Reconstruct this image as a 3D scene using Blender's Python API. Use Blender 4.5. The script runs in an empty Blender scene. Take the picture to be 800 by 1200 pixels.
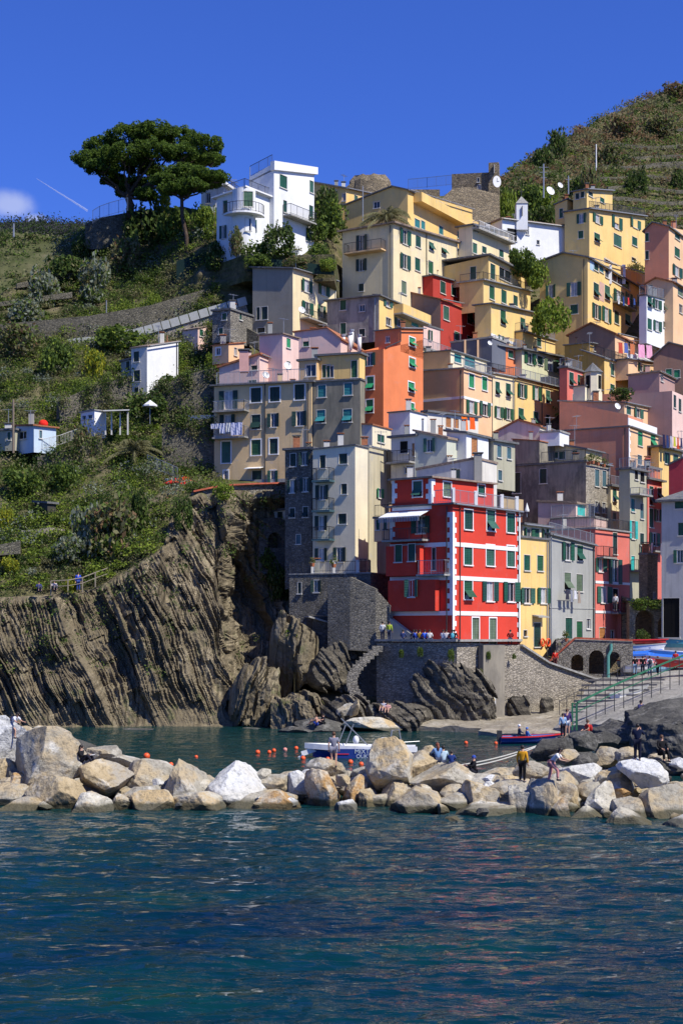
import bpy, math, random
import numpy as np
from mathutils import Vector, Matrix
random.seed(7)
F, HC, CX, HY = 1800.0, 8.0, 400.0, 740.0     # focal length in photo pixels, eye height, image centre x, horizon row
sc = bpy.context.scene
COL = sc.collection
def W(px, py, Y):
    return Vector(((px-CX)*Y/F, Y, HC+(HY-py)*Y/F))
def ppm(Y): return F/Y
ORG = {}
# ------------------------------------------------------------------ materials
def nmat(name):
    m = bpy.data.materials.new(name); m.use_nodes = True
    nt = m.node_tree; b = nt.nodes['Principled BSDF']
    return m, nt, b
def N(nt, t, **kw):
    n = nt.nodes.new(t)
    for k, v in kw.items():
        if k in n.inputs: n.inputs[k].default_value = v
        else: setattr(n, k, v)
    return n
def Lk(nt, a, b): nt.links.new(a, b)
def coords(nt, scale=(1,1,1), rot=(0,0,0)):
    g = N(nt, 'ShaderNodeNewGeometry'); mp = N(nt, 'ShaderNodeMapping')
    mp.inputs['Scale'].default_value = scale; mp.inputs['Rotation'].default_value = rot
    Lk(nt, g.outputs['Position'], mp.inputs['Vector']); return mp.outputs[0]
def noise(nt, vec, s, d=4, r=.55):
    n = N(nt, 'ShaderNodeTexNoise', Scale=s, Detail=d, Roughness=r); Lk(nt, vec, n.inputs['Vector']); return n.outputs['Fac']
def ramp(nt, fac, stops):
    r = N(nt, 'ShaderNodeValToRGB'); e = r.color_ramp.elements
    while len(e) < len(stops): e.new(.5)
    for el, (p, c) in zip(e, stops):
        el.position = p; el.color = (*c, 1) if len(c) == 3 else c
    Lk(nt, fac, r.inputs[0]); return r.outputs[0]
def mixc(nt, fac, a, b, mode='MIX'):
    m = N(nt, 'ShaderNodeMix', data_type='RGBA', blend_type=mode)
    for s, v in ((m.inputs[0], fac), (m.inputs[6], a), (m.inputs[7], b)):
        if hasattr(v, 'is_output') or hasattr(v, 'links'): Lk(nt, v, s)
        elif isinstance(v, (int, float)): s.default_value = v
        else: s.default_value = (*v, 1)
    return m.outputs[2]
def bump(nt, b, h, st=.3, dist=.05):
    n = N(nt, 'ShaderNodeBump', Strength=st, Distance=dist); Lk(nt, h, n.inputs['Height']); Lk(nt, n.outputs[0], b.inputs['Normal'])
MC = {}
def k(c, f): return tuple(min(1, x*f) for x in c)
def plaster(name, rgb, stain=.35, rough=.9):
    if name in MC: return MC[name]
    m, nt, b = nmat(name)
    v = coords(nt); vs = coords(nt, (1.6, 1.6, .22)); vb = coords(nt, (.35, .35, .35))
    n1 = noise(nt, vb, 1.0, 6, .65); n2 = noise(nt, vs, 1.5, 5, .6); n3 = noise(nt, v, 6, 3)
    c = mixc(nt, ramp(nt, n1, [(.35, (0,0,0)), (.7, (1,1,1))]), k(rgb, 1.06), k(rgb, .86))
    g = tuple(.5*sum(rgb)/3+.18*x for x in rgb)
    st = ramp(nt, n2, [(.52, (0,0,0)), (.78, (stain,)*3)])
    c = mixc(nt, st, c, g)
    c = mixc(nt, ramp(nt, n3, [(.4, (0,0,0)), (.8, (.22,.22,.22))]), c, k(rgb, .72))
    np_ = noise(nt, coords(nt, (.55, .55, .8), (.2, .1, .4)), 1.0, 7, .6)       # patches of newer render
    c = mixc(nt, ramp(nt, np_, [(.60, (0,0,0)), (.62, (stain*.9,)*3)]), c, tuple(.35*x+.65*(.55*sum(rgb)/3+.12) for x in rgb))
    nd = noise(nt, coords(nt, (2.6, 2.6, .12), (0, 0, .3)), 1.0, 3, .5)          # rain streaks
    c = mixc(nt, ramp(nt, nd, [(.56, (0,0,0)), (.70, (stain*.8,)*3)]), c, k(rgb, .55))
    Lk(nt, c, b.inputs['Base Color']); b.inputs['Roughness'].default_value = rough
    b.inputs['Specular IOR Level'].default_value = .2
    bump(nt, b, n3, .25, .03); MC[name] = m; return m
def blotch(name, rgb, rgb2, s=.5, lo=.42, hi=.55):
    if name in MC: return MC[name]
    m, nt, b = nmat(name)
    v = coords(nt, (1,1,.6)); n1 = noise(nt, v, s, 8, .7); n2 = noise(nt, coords(nt, (3,3,.5)), 1, 4)
    c = mixc(nt, ramp(nt, n1, [(lo, (0,0,0)), (hi, (1,1,1))]), rgb, rgb2)
    c = mixc(nt, ramp(nt, n2, [(.45, (0,0,0)), (.75, (.5,.5,.5))]), c, k(rgb, .55))
    Lk(nt, c, b.inputs['Base Color']); b.inputs['Roughness'].default_value = .92
    b.inputs['Specular IOR Level'].default_value = .15
    bump(nt, b, n1, .4, .05); MC[name] = m; return m
def stone(name, c1, c2, mort=(.10,.095,.085), s=2.2, asp=1.7):
    if name in MC: return MC[name]
    m, nt, b = nmat(name)
    v = coords(nt, (1, 1, asp)); nz = N(nt, 'ShaderNodeTexNoise', Scale=1.5, Detail=3); Lk(nt, v, nz.inputs['Vector'])
    wv = mixc(nt, .12, v, nz.outputs['Color'])
    vo = N(nt, 'ShaderNodeTexVoronoi', Scale=s*1.75); Lk(nt, wv, vo.inputs['Vector'])
    ve = N(nt, 'ShaderNodeTexVoronoi', Scale=s*1.75, feature='DISTANCE_TO_EDGE'); Lk(nt, wv, ve.inputs['Vector'])
    sp = N(nt, 'ShaderNodeSeparateColor'); Lk(nt, vo.outputs['Color'], sp.inputs[0])
    c = mixc(nt, sp.outputs[0], c1, c2)
    c = mixc(nt, ramp(nt, sp.outputs[1], [(.7, (0,0,0)), (1, (.8,.8,.8))]), c, k(c2, .45))
    n1 = noise(nt, coords(nt), .45, 6, .6)
    c = mixc(nt, ramp(nt, n1, [(.4, (0,0,0)), (.7, (.7,.7,.7))]), c, k(c1, .5))
    c = mixc(nt, ramp(nt, ve.outputs['Distance'], [(.0, (1,1,1)), (.07, (0,0,0))]), c, mort)
    Lk(nt, c, b.inputs['Base Color']); b.inputs['Roughness'].default_value = .93
    b.inputs['Specular IOR Level'].default_value = .2
    bump(nt, b, ramp(nt, ve.outputs['Distance'], [(0, (0,0,0)), (.12, (1,1,1))]), .8, .08); MC[name] = m; return m
def tiles(name, rgb):
    if name in MC: return MC[name]
    m, nt, b = nmat(name)
    n1 = noise(nt, coords(nt), 3.5, 4, .7); n2 = noise(nt, coords(nt), .6, 4)
    c = ramp(nt, n1, [(.3, k(rgb, .6)), (.5, rgb), (.7, k(rgb, 1.35))])
    c = mixc(nt, ramp(nt, n2, [(.45, (0,0,0)), (.7, (.6,.6,.6))]), c, k(rgb, .5))
    Lk(nt, c, b.inputs['Base Color']); b.inputs['Roughness'].default_value = .9
    bump(nt, b, n1, .6, .06); MC[name] = m; return m
def plain(name, rgb, rough=.6, spec=.3, metal=0, var=.15):
    if name in MC: return MC[name]
    m, nt, b = nmat(name)
    n1 = noise(nt, coords(nt), 2.5, 4)
    c = mixc(nt, ramp(nt, n1, [(.35, (0,0,0)), (.7, (1,1,1))]), rgb, k(rgb, 1-var))
    Lk(nt, c, b.inputs['Base Color']); b.inputs['Roughness'].default_value = rough
    b.inputs['Specular IOR Level'].default_value = spec; b.inputs['Metallic'].default_value = metal
    MC[name] = m; return m
def shut(name, rgb):
    if name in MC: return MC[name]
    m, nt, b = nmat(name)
    w = N(nt, 'ShaderNodeTexWave', wave_type='BANDS', bands_direction='Z', Scale=2.2); Lk(nt, coords(nt), w.inputs['Vector'])
    n1 = noise(nt, coords(nt), .8, 4)
    c = mixc(nt, ramp(nt, n1, [(.35, (0,0,0)), (.7, (1,1,1))]), k(rgb, 1.25), k(rgb, .75))
    c = mixc(nt, ramp(nt, w.outputs[0], [(0, (.35,.35,.35)), (.3, (0,0,0))]), c, k(rgb, .45))
    Lk(nt, c, b.inputs['Base Color']); b.inputs['Roughness'].default_value = .55
    bump(nt, b, w.outputs[0], .5, .03); MC[name] = m; return m
def rockm(name, c1, c2, c3, s=.8, dark=.5, strata=None, strength=.9, spot=None, patch=None, wet=False):
    if name in MC: return MC[name]
    m, nt, b = nmat(name)
    v = coords(nt); n1 = noise(nt, v, s, 8, .65); n2 = noise(nt, v, s*.35, 4); n3 = noise(nt, v, s*5, 6, .7)
    c = ramp(nt, n1, [(.3, c1), (.5, c2), (.68, c3)])
    if strata:
        sv = coords(nt, strata[0], strata[1]); s1 = noise(nt, sv, 1.0, 6, .7)
        c = mixc(nt, ramp(nt, s1, [(.38, (1,1,1)), (.56, (0,0,0))]), c, k(c1, .45))
        c = mixc(nt, ramp(nt, s1, [(.58, (0,0,0)), (.72, (.8,.8,.8))]), c, k(c3, 1.2))
    c = mixc(nt, ramp(nt, n2, [(.42, (0,0,0)), (.62, (1,1,1))]), c, k(c2, dark))
    if spot:
        c = mixc(nt, ramp(nt, noise(nt, v, s*.9, 5, .7), [(.56, (0,0,0)), (.66, (.85,.85,.85))]), c, spot)
    if patch:
        c = mixc(nt, ramp(nt, noise(nt, coords(nt, (1,1,1.4), (.5,.3,0)), s*.55, 5, .62), [(.47, (0,0,0)), (.58, (.9,.9,.9))]), c, patch)
    c = mixc(nt, ramp(nt, n3, [(.35, (.6,.6,.6)), (.5, (0,0,0))]), c, k(c1, .45))
    if wet:   # tide mark: dark algae up to about half a metre above the water
        g_ = N(nt, 'ShaderNodeNewGeometry'); sx_ = N(nt, 'ShaderNodeSeparateXYZ'); Lk(nt, g_.outputs['Position'], sx_.inputs[0])
        a_ = N(nt, 'ShaderNodeMath', operation='MULTIPLY_ADD'); Lk(nt, n1, a_.inputs[0]); a_.inputs[1].default_value = -.45; Lk(nt, sx_.outputs[2], a_.inputs[2])
        c = mixc(nt, ramp(nt, a_.outputs[0], [(.0, (.9,.9,.9)), (.16, (0,0,0))]), c, (.06,.055,.03))
    Lk(nt, c, b.inputs['Base Color']); b.inputs['Roughness'].default_value = .93
    b.inputs['Specular IOR Level'].default_value = .25
    ad = N(nt, 'ShaderNodeMath', operation='ADD'); Lk(nt, n1, ad.inputs[0]); Lk(nt, n3, ad.inputs[1])
    bump(nt, b, ad.outputs[0], strength, .12); MC[name] = m; return m
def leafm(name, c1, c2):
    if name in MC: return MC[name]
    m, nt, b = nmat(name)
    v = coords(nt); n1 = noise(nt, v, 1.7, 3)
    c = ramp(nt, n1, [(.3, c1), (.7, c2)])
    b.inputs['Roughness'].default_value = .7; b.inputs['Specular IOR Level'].default_value = .2
    tr = N(nt, 'ShaderNodeBsdfTranslucent'); mx = N(nt, 'ShaderNodeMixShader'); mx.inputs[0].default_value = .42
    Lk(nt, c, b.inputs['Base Color']); Lk(nt, c, tr.inputs[0])
    Lk(nt, b.outputs[0], mx.inputs[1]); Lk(nt, tr.outputs[0], mx.inputs[2])
    Lk(nt, mx.outputs[0], nt.nodes['Material Output'].inputs[0]); MC[name] = m; return m
GREEN = shut('green_shutter', (.006,.068,.038)); GREEN2 = shut('deep_green_shutter', (.006,.05,.034)); GREEN3 = shut('faded_green_shutter', (.03,.10,.065)); GREEN4 = shut('old_green_shutter', (.012,.075,.03))
TEAL = shut('teal_shutter', (.02,.16,.17)); LGREEN = shut('bright_green_shutter', (.02,.22,.085))
OLIVE = shut('grey_green_shutter', (.10,.14,.085)); BLUEG = shut('blue_grey_shutter', (.05,.11,.13)); BROWN = shut('brown_shutter', (.36,.15,.045))
TURQ = shut('turquoise_shutter', (.03,.42,.38)); DARKG = shut('dark_shutter', (.006,.03,.022))
WHITE = plain('white_paint', (.78,.77,.74), .7, .2, 0, .1); PALE = plain('pale_trim', (.6,.58,.52), .8, .2)
GLASS = plain('window_glass', (.02,.025,.03), .08, .6, 0, .3); CURT = plain('curtained_glass', (.42,.43,.44), .25, .5, 0, .35)
DARKIN = plain('dark_interior', (.012,.012,.012), .9, .1)  # near-black panel colour standing in for shade inside openings, some built as shutters
SLATE = tiles('slate_roof', (.13,.13,.13)); TERRA = tiles('terracotta_roof', (.34,.125,.055)); CONC = tiles('concrete_roof', (.30,.29,.26)); OLDTILE = tiles('weathered_tile_roof', (.27,.20,.15))
IRON = plain('dark_iron', (.05,.05,.05), .5, .4, .3); GALV = plain('grey_metal', (.35,.36,.36), .45, .4, .5)
# ------------------------------------------------------------------ mesh builder
class MB:
    def __init__(s): s.v=[]; s.f=[]; s.m=[]
    def poly(s, pts, mi=0):
        n=len(s.v); s.v += [tuple(p) for p in pts]; s.f.append(tuple(range(n, n+len(pts)))); s.m.append(mi)
    def hexa(s, a, b, mi=0):        # a: 4 pts ring, b: 4 pts ring
        n=len(s.v); s.v += [tuple(p) for p in a]+[tuple(p) for p in b]
        for f in ((3,2,1,0),(4,5,6,7),(0,1,5,4),(1,2,6,5),(2,3,7,6),(3,0,4,7)): s.f.append(tuple(n+i for i in f)); s.m.append(mi)
    def prism(s, ring, vec, mi=0):  # extrude polygon by vec
        n=len(s.v); k_=len(ring); vec=Vector(vec)
        s.v += [tuple(p) for p in ring]+[tuple(Vector(p)+vec) for p in ring]
        s.f.append(tuple(range(n+k_-1, n-1, -1))); s.f.append(tuple(range(n+k_, n+2*k_))); s.m += [mi, mi]
        for i in range(k_): j=(i+1)%k_; s.f.append((n+i, n+j, n+k_+j, n+k_+i)); s.m.append(mi)
    def bar(s, p, q, w, h=None, mi=0, up=(0,0,1)):
        p=Vector(p); q=Vector(q); d=(q-p); 
        if d.length<1e-6: return
        d.normalize(); u=Vector(up)
        if abs(d.dot(u))>.97: u=Vector((1,0,0))
        a=d.cross(u).normalized(); b=a.cross(d).normalized(); h=h or w
        r=[a*w/2+b*h/2, -a*w/2+b*h/2, -a*w/2-b*h/2, a*w/2-b*h/2]
        s.hexa([p+x for x in r], [q+x for x in r], mi)
    def tube(s, pts, rad, seg=8, mi=0, cap=True):
        pts=[Vector(p) for p in pts]; n0=len(s.v)
        if not hasattr(rad,'__len__'): rad=[rad]*len(pts)
        ref=None
        for i,p in enumerate(pts):
            d=(pts[min(i+1,len(pts)-1)]-pts[max(i-1,0)]).normalized()
            u=Vector((0,0,1)) if abs(d.z)<.9 else Vector((1,0,0))
            if ref is not None: u=ref
            a=d.cross(u).normalized(); b=a.cross(d).normalized(); ref=b
            for j in range(seg):
                t=2*math.pi*j/seg; s.v.append(tuple(p+(a*math.cos(t)+b*math.sin(t))*rad[i]))
        for i in range(len(pts)-1):
            for j in range(seg):
                k2=(j+1)%seg; s.f.append((n0+i*seg+j, n0+i*seg+k2, n0+(i+1)*seg+k2, n0+(i+1)*seg+j)); s.m.append(mi)
        if cap:
            s.f.append(tuple(n0+j for j in range(seg-1,-1,-1))); s.f.append(tuple(n0+(len(pts)-1)*seg+j for j in range(seg))); s.m += [mi,mi]
    def ball(s, c, r, seg=10, rings=7, mi=0, sc3=(1,1,1)):
        c=Vector(c); n0=len(s.v)
        for i in range(1,rings):
            ph=math.pi*i/rings
            for j in range(seg):
                t=2*math.pi*j/seg; s.v.append((c.x+r*sc3[0]*math.sin(ph)*math.cos(t), c.y+r*sc3[1]*math.sin(ph)*math.sin(t), c.z+r*sc3[2]*math.cos(ph)))
        s.v.append((c.x,c.y,c.z+r*sc3[2])); s.v.append((c.x,c.y,c.z-r*sc3[2])); T=len(s.v)-2; B=T+1
        for i in range(rings-2):
            for j in range(seg):
                k2=(j+1)%seg; s.f.append((n0+i*seg+j, n0+(i+1)*seg+j, n0+(i+1)*seg+k2, n0+i*seg+k2)); s.m.append(mi)
        for j in range(seg):
            k2=(j+1)%seg; s.f.append((T, n0+j, n0+k2)); s.m.append(mi)
            o=n0+(rings-2)*seg; s.f.append((B, o+k2, o+j)); s.m.append(mi)
    def build(s, name, mats, parent=None, origin=None, smooth=False):
        if not s.v: return None
        if origin is None:
            origin = Vector(np.mean(np.array(s.v), axis=0)) if parent is not None else Vector((sum(p[0] for p in s.v)/len(s.v), sum(p[1] for p in s.v)/len(s.v), min(p[2] for p in s.v)))
        origin = Vector(origin)
        me = bpy.data.meshes.new(name); me.from_pydata([(p[0]-origin.x, p[1]-origin.y, p[2]-origin.z) for p in s.v], [], s.f)
        if not isinstance(mats,(list,tuple)): mats=[mats]
        for m in mats: me.materials.append(m)
        me.polygons.foreach_set('material_index', s.m)
        if smooth: me.polygons.foreach_set('use_smooth', [True]*len(s.f))
        me.update()
        o = bpy.data.objects.new(name, me); COL.objects.link(o)
        if parent is not None:
            o.parent = parent; o.location = origin-ORG[parent.name]
        else: o.location = origin
        ORG[o.name] = origin
        return o
def tag(o, label, cat, group=None, kind=None):
    if label: o['label']=label
    if cat: o['category']=cat
    if group: o['group']=group
    if kind: o['kind']=kind
    return o
def struct(o, label=None):
    o['kind']='structure'
    if label: o['label']=label
    return o
def thing(name, loc, label, cat, group=None):
    o = bpy.data.objects.new(name, None); COL.objects.link(o); o.location = loc; o.empty_display_size=.3
    ORG[o.name]=Vector(loc); return tag(o, label, cat, group)
# numpy value noise
def _h(ix, iy, iz, seed):
    n = (ix*374761393 + iy*668265263 + iz*2147483647 + seed*974711) & 0xffffffff
    n = ((n ^ (n >> 13))*1274126177) & 0xffffffff
    return ((n ^ (n >> 16)) & 0xffff)/65535.0
def vn(x, y, z, seed=0):
    x=np.asarray(x,float); y=np.asarray(y,float)+0*x; z=np.asarray(z,float)+0*x
    ix=np.floor(x).astype(np.int64); iy=np.floor(y).astype(np.int64); iz=np.floor(z).astype(np.int64)
    fx=x-ix; fy=y-iy; fz=z-iz; fx=fx*fx*(3-2*fx); fy=fy*fy*(3-2*fy); fz=fz*fz*(3-2*fz); r=0
    for a in (0,1):
        for b in (0,1):
            for c in (0,1):
                r = r + _h(ix+a,iy+b,iz+c,seed)*(fx if a else 1-fx)*(fy if b else 1-fy)*(fz if c else 1-fz)
    return r*2-1
def fbm(x, y, z, o=4, seed=0, g=.5):
    r=0; a=1
    for i in range(o): r = r+a*vn(x*2**i, y*2**i, z*2**i, seed+i); a*=g
    return r
# ------------------------------------------------------------------ houses
class Face:
    def __init__(s, O, u, n): s.O=O; s.u=u; s.n=n
    def hit(s, px):
        dx=(px-CX)/F; ux,uy=s.u.x,s.u.y
        u=(s.O.x-dx*s.O.y)/(dx*uy-ux); return u, s.O.y+u*uy
    def at(s, u, z, d=0): 
        p=s.O+s.u*u+s.n*d; return Vector((p.x,p.y,z))
    def z(s, px, py): 
        u,Y=s.hit(px); return HC+(HY-py)*Y/F
    def rect(s, px, py, w, h):
        u0,_=s.hit(px-w/2); u1,_=s.hit(px+w/2); _,Y=s.hit(px)
        z0=HC+(HY-py-h/2)*Y/F; z1=HC+(HY-py+h/2)*Y/F
        return min(u0,u1), max(u0,u1), z0, z1
def wallface(mb, fc, L, zb, top, ops, mi=0, rev=.16):
    zm=min(p[1] for p in top)
    ops=[(max(.02,a),min(L-.02,b),max(c,zb+.02),min(d,zm-.02)) for a,b,c,d in ops if b>.1 and a<L-.1 and c<zm-.2]
    ops=[o for o in ops if o[1]-o[0]>.05 and o[3]-o[2]>.05]
    us=sorted({0,L,*[o[0] for o in ops],*[o[1] for o in ops]}); zs=sorted({zb,zm,*[o[2] for o in ops],*[o[3] for o in ops]})
    for i in range(len(us)-1):
        run=None
        for j in range(len(zs)-1):
            cu=(us[i]+us[i+1])/2; cz=(zs[j]+zs[j+1])/2
            if any(o[0]<cu<o[1] and o[2]<cz<o[3] for o in ops): continue
            mb.poly([fc.at(us[i],zs[j]),fc.at(us[i+1],zs[j]),fc.at(us[i+1],zs[j+1]),fc.at(us[i],zs[j+1])],mi)
    for a,b,c,d in ops:
        for p,q in (((a,c),(b,c)),((b,c),(b,d)),((b,d),(a,d)),((a,d),(a,c))):
            mb.poly([fc.at(*p),fc.at(*q),fc.at(*q,-rev),fc.at(*p,-rev)],mi)
        mb.poly([fc.at(a,c,-rev),fc.at(b,c,-rev),fc.at(b,d,-rev),fc.at(a,d,-rev)],mi)
    up=[p for p in top if p[1]>zm+1e-4]
    if up:
        ring=[(0,zm)]+[p for p in top if not(p[1]<=zm+1e-4 and p[0] in(0,L))]+[(L,zm)]
        mb.poly([fc.at(*p) for p in ring],mi)
class House:
    def __init__(s, label, Y, xc, yt, yb, mat, name='house', cat='house', **kw):
        s.p0=W(xc,yb,Y); s.root=thing(name, s.p0, label, cat, kw.pop('group',None)); s.blocks=[]
        s.mat=mat; s.blk(Y,xc,yt,yb,mat,**kw)
    def blk(s, Y, xc, yt, yb, mat=None, xl=None, xr=None, th=35, LL=6., RR=6., tl=None, tr=None, roof='flat', rm=None, apex=None,
            matR=None, wins=(), oh=.35, rt=.2, rh=1.2, rise=None, shutter=None, maxL=14, maxR=16, surround=None, zlow=None):
        mat=mat or s.mat; t=math.radians(th); C=W(xc,yb,Y); C0=Vector((C.x,C.y,0))
        ld=Vector((-math.cos(t),math.sin(t),0)); rd=Vector((math.sin(t),math.cos(t),0)); nL=-rd; nR=-ld
        nL=Vector((-math.sin(t),-math.cos(t),0)); nR=Vector((math.cos(t),-math.sin(t),0))
        fl=Face(C0,ld,nL); fr=Face(C0,rd,nR)
        if xl is not None:
            LL=fl.hit(xl)[0]
            if not 0<LL<maxL*2.2: LL=maxL
        if xr is not None:
            RR=fr.hit(xr)[0]
            if not 0<RR<maxR*2.2: RR=maxR
        zb=C.z; zC=HC+(HY-yt)*Y/F
        zL=zC if tl is None else HC+(HY-tl)*fl.at(LL,0).y/F
        zR=zC if tr is None else HC+(HY-tr)*fr.at(RR,0).y/F
        zD=zL+zR-zC
        if zlow: zb=zlow
        topL=[(0,zC),(LL,zL)]; topR=[(0,zC),(RR,zR)]; B={'fl':fl,'fr':fr,'LL':LL,'RR':RR,'zb':zb,'zC':zC,'zL':zL,'zR':zR}
        if roof=='gableL':
            ua,Ya=fl.hit(apex[0]); za=HC+(HY-apex[1])*Ya/F; ua=min(max(ua,.1*LL),.9*LL); topL=[(0,zC),(ua,za),(LL,zL)]
        if roof=='gableR':
            ua,Ya=fr.hit(apex[0]); za=HC+(HY-apex[1])*Ya/F; ua=min(max(ua,.1*RR),.9*RR); topR=[(0,zC),(ua,za),(RR,zR)]
        wl=[w for w in wins if w[0]=='L']; wr=[w for w in wins if w[0]=='R']
        opl=[s.oprect(fl,w) for w in wl]; opr=[s.oprect(fr,w) for w in wr]
        mb=MB(); wallface(mb,fl,LL,zb,topL,opl,0); wallface(mb,fr,RR,zb,topR,opr,1)
        P=lambda a,b,z: Vector((C0.x+ld.x*a+rd.x*b, C0.y+ld.y*a+rd.y*b, z))
        fb=Face(P(LL,0,0),rd,-nR); fk=Face(P(0,RR,0),ld,-nL)
        if roof=='gableR': wallface(mb,fb,RR,zb,[(0,zL),(ua,za),(RR,zD)],[],0)
        else: wallface(mb,fb,RR,zb,[(0,zL),(RR,zD)],[],0)
        if roof=='gableL': wallface(mb,fk,LL,zb,[(0,zR),(ua,za),(LL,zD)],[],0)
        else: wallface(mb,fk,LL,zb,[(0,zR),(LL,zD)],[],0)
        wo=mb.build('wall',[mat,matR or mat],s.root)
        # roof
        rm=rm or SLATE; rb=MB(); a0,a1,b0,b1=-oh,LL+oh,-oh,RR+oh
        zz=lambda a,b: zC+(zL-zC)*a/LL+(zR-zC)*b/RR
        if roof in('flat','shed'):
            ring=[(a0,b0),(a0,b1),(a1,b1),(a1,b0)]; lo=[P(a,b,zz(a,b)+.005) for a,b in ring]; rb.hexa(lo,[p+Vector((0,0,rt)) for p in lo])
        elif roof=='gableL':
            for (u0,z0) in ((0,zC),(LL,zL)):
                sl=(z0-za)/(u0-ua); e=a0 if u0==0 else a1; ze=za+sl*(e-ua)
                lo=[P(e,b0,ze+.01),P(ua,b0,za+.01),P(ua,b1,za+.01),P(e,b1,ze+.01)]; rb.hexa(lo,[p+Vector((0,0,rt)) for p in lo])
        elif roof=='gableR':
            for (u0,z0) in ((0,zC),(RR,zR)):
                sl=(z0-za)/(u0-ua); e=b0 if u0==0 else b1; ze=za+sl*(e-ua)
                lo=[P(a0,e,ze+.01),P(a0,ua,za+.01),P(a1,ua,za+.01),P(a1,e,ze+.01)]; rb.hexa(lo,[p+Vector((0,0,rt)) for p in lo])
        elif roof=='hip':
            ring=[(a0,b0),(a0,b1),(a1,b1),(a1,b0)]; lo=[P(a,b,zC+.005) for a,b in ring]; up=[p+Vector((0,0,rt)) for p in lo]
            m=min(LL,RR)/2
            if LL>RR: r1,r2=P(m,RR/2,zC+rt+rh),P(LL-m,RR/2,zC+rt+rh)
            else: r1,r2=P(LL/2,m,zC+rt+rh),P(LL/2,RR-m,zC+rt+rh)
            rb.hexa(lo,up)
            if LL>RR: 
                rb.poly([up[0],up[1],r1]); rb.poly([up[1],up[2],r2,r1]); rb.poly([up[2],up[3],r2]); rb.poly([up[3],up[0],r1,r2])
            else:
                rb.poly([up[3],up[0],r1]); rb.poly([up[0],up[1],r2,r1]); rb.poly([up[1],up[2],r2]); rb.poly([up[2],up[3],r1,r2])
        if roof!='none': 
            B['roof']=rb.build('roof',rm,s.root)
        s.blocks.append(B); s.cur=B
        for f,ww,oo in ((fl,wl,opl),(fr,wr,opr)):
            for w,r in zip(ww,oo): s.window(f,w,r,shutter or GREEN)
        return s
    def oprect(s, f, w):
        px,py,ww,hh,st=w[1:6]
        if 'o' in st: ww=ww*.46
        return f.rect(px,py,ww,hh)
    def window(s, f, w, r, sh):
        st=w[5]; sh=w[6] if len(w)>6 else sh
        a,b,c,d=r; wd=b-a; ht=d-c; rnd=random.Random(int(w[1]*31+w[2]*17)); rev=.16
        if sh is GREEN: sh=rnd.choice([GREEN,GREEN,GREEN2,GREEN3,GREEN4])
        if d>s.cur['zC']+3: pass
        fb=MB(); fr_=.07 if 'W' not in st else .14
        B=lambda m,u0,u1,z0,z1,d0,d1: m.hexa([f.at(u0,z0,d0),f.at(u1,z0,d0),f.at(u1,z1,d0),f.at(u0,z1,d0)],[f.at(u0,z0,d1),f.at(u1,z0,d1),f.at(u1,z1,d1),f.at(u0,z1,d1)])
        wh='W' in st; e=.12 if wh else .05; o=.035 if wh else .02
        B(fb,a-e,a,c-e,d+e,.002,o); B(fb,b,b+e,c-e,d+e,.002,o); B(fb,a,b,d,d+e,.002,o); B(fb,a-.1,b+.1,c-.1,c,.002,.12)
        wo=fb.build('door' if 'd' in st else 'window', WHITE if wh else PALE, s.root)
        if any(x in st for x in 'op'):
            m=MB(); B(m,a+.01,b-.01,c+.01,d-.01,-rev+.012,-rev+.03); m.build('pane', CURT if (rnd.random()<.55 and 'p' not in st) else GLASS, wo)
            m=MB(); 
            if ht>.6 and wd>.3:
                t=.05; B(m,a,a+t,c,d,-rev+.031,-rev+.07); B(m,b-t,b,c,d,-rev+.031,-rev+.07); B(m,(a+b)/2-t/2,(a+b)/2+t/2,c+t,d-t,-rev+.031,-rev+.07); B(m,a+t,b-t,d-t,d,-rev+.031,-rev+.07); B(m,a+t,b-t,c,c+t,-rev+.031,-rev+.07)
                m.build('sash',WHITE,wo)
        if 'o' in st:
            sw=wd*.55
            for (u0,u1,sg) in ((a-sw,a-.02,-1),(b+.02,b+sw,1)):
                m=MB(); tl=rnd.uniform(0,.14)
                q=[f.at(u0,c,.04 if sg>0 else .04+tl),f.at(u1,c,.04 if sg<0 else .04+tl)]
                q2=[p+f.n*.05 for p in q]; up=Vector((0,0,ht))
                m.hexa([q[0],q[1],q2[1],q2[0]],[q[0]+up,q[1]+up,q2[1]+up,q2[0]+up]); m.build('shutter',sh,wo)
        elif 'c' in st or 'd' in st:
            mid=(a+b)/2
            if wd<.9 and 'd' not in st or 'd' in st and wd<1.1: m=MB(); B(m,a+.01,b-.01,c+.01,d-.01,-.10,-.05); m.build('shutter' if 'd' not in st else 'door_leaf',sh,wo)
            else:
                for u0,u1 in ((a+.01,mid-.012),(mid+.012,b-.01)):
                    m=MB(); B(m,u0,u1,c+.01,d-.01,-.10,-.05); m.build('shutter' if 'd' not in st else 'door_leaf',sh,wo)
        elif 'a' in st:
            zc=c+ht*.48; m=MB(); B(m,a+.01,b-.01,zc,d-.01,-.08,-.03); m.build('shutter',sh,wo)
            out=.45*rnd.uniform(.7,1.1); m=MB(); zt=c+ht*.48; zb_=c+ht*.10
            m.hexa([f.at(a,zt,-.02),f.at(b,zt,-.02),f.at(b,zt,.03),f.at(a,zt,.03)],[f.at(a,zb_,out),f.at(b,zb_,out),f.at(b,zb_,out+.05),f.at(a,zb_,out+.05)]); m.build('tilted_shutter',sh,wo)
            m=MB(); B(m,a+.01,b-.01,c+.01,zc-.01,-rev+.012,-rev+.03); m.build('pane',GLASS,wo)
    def F(s, f, b=-1): return s.blocks[b]['fl' if f=='L' else 'fr']
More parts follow.
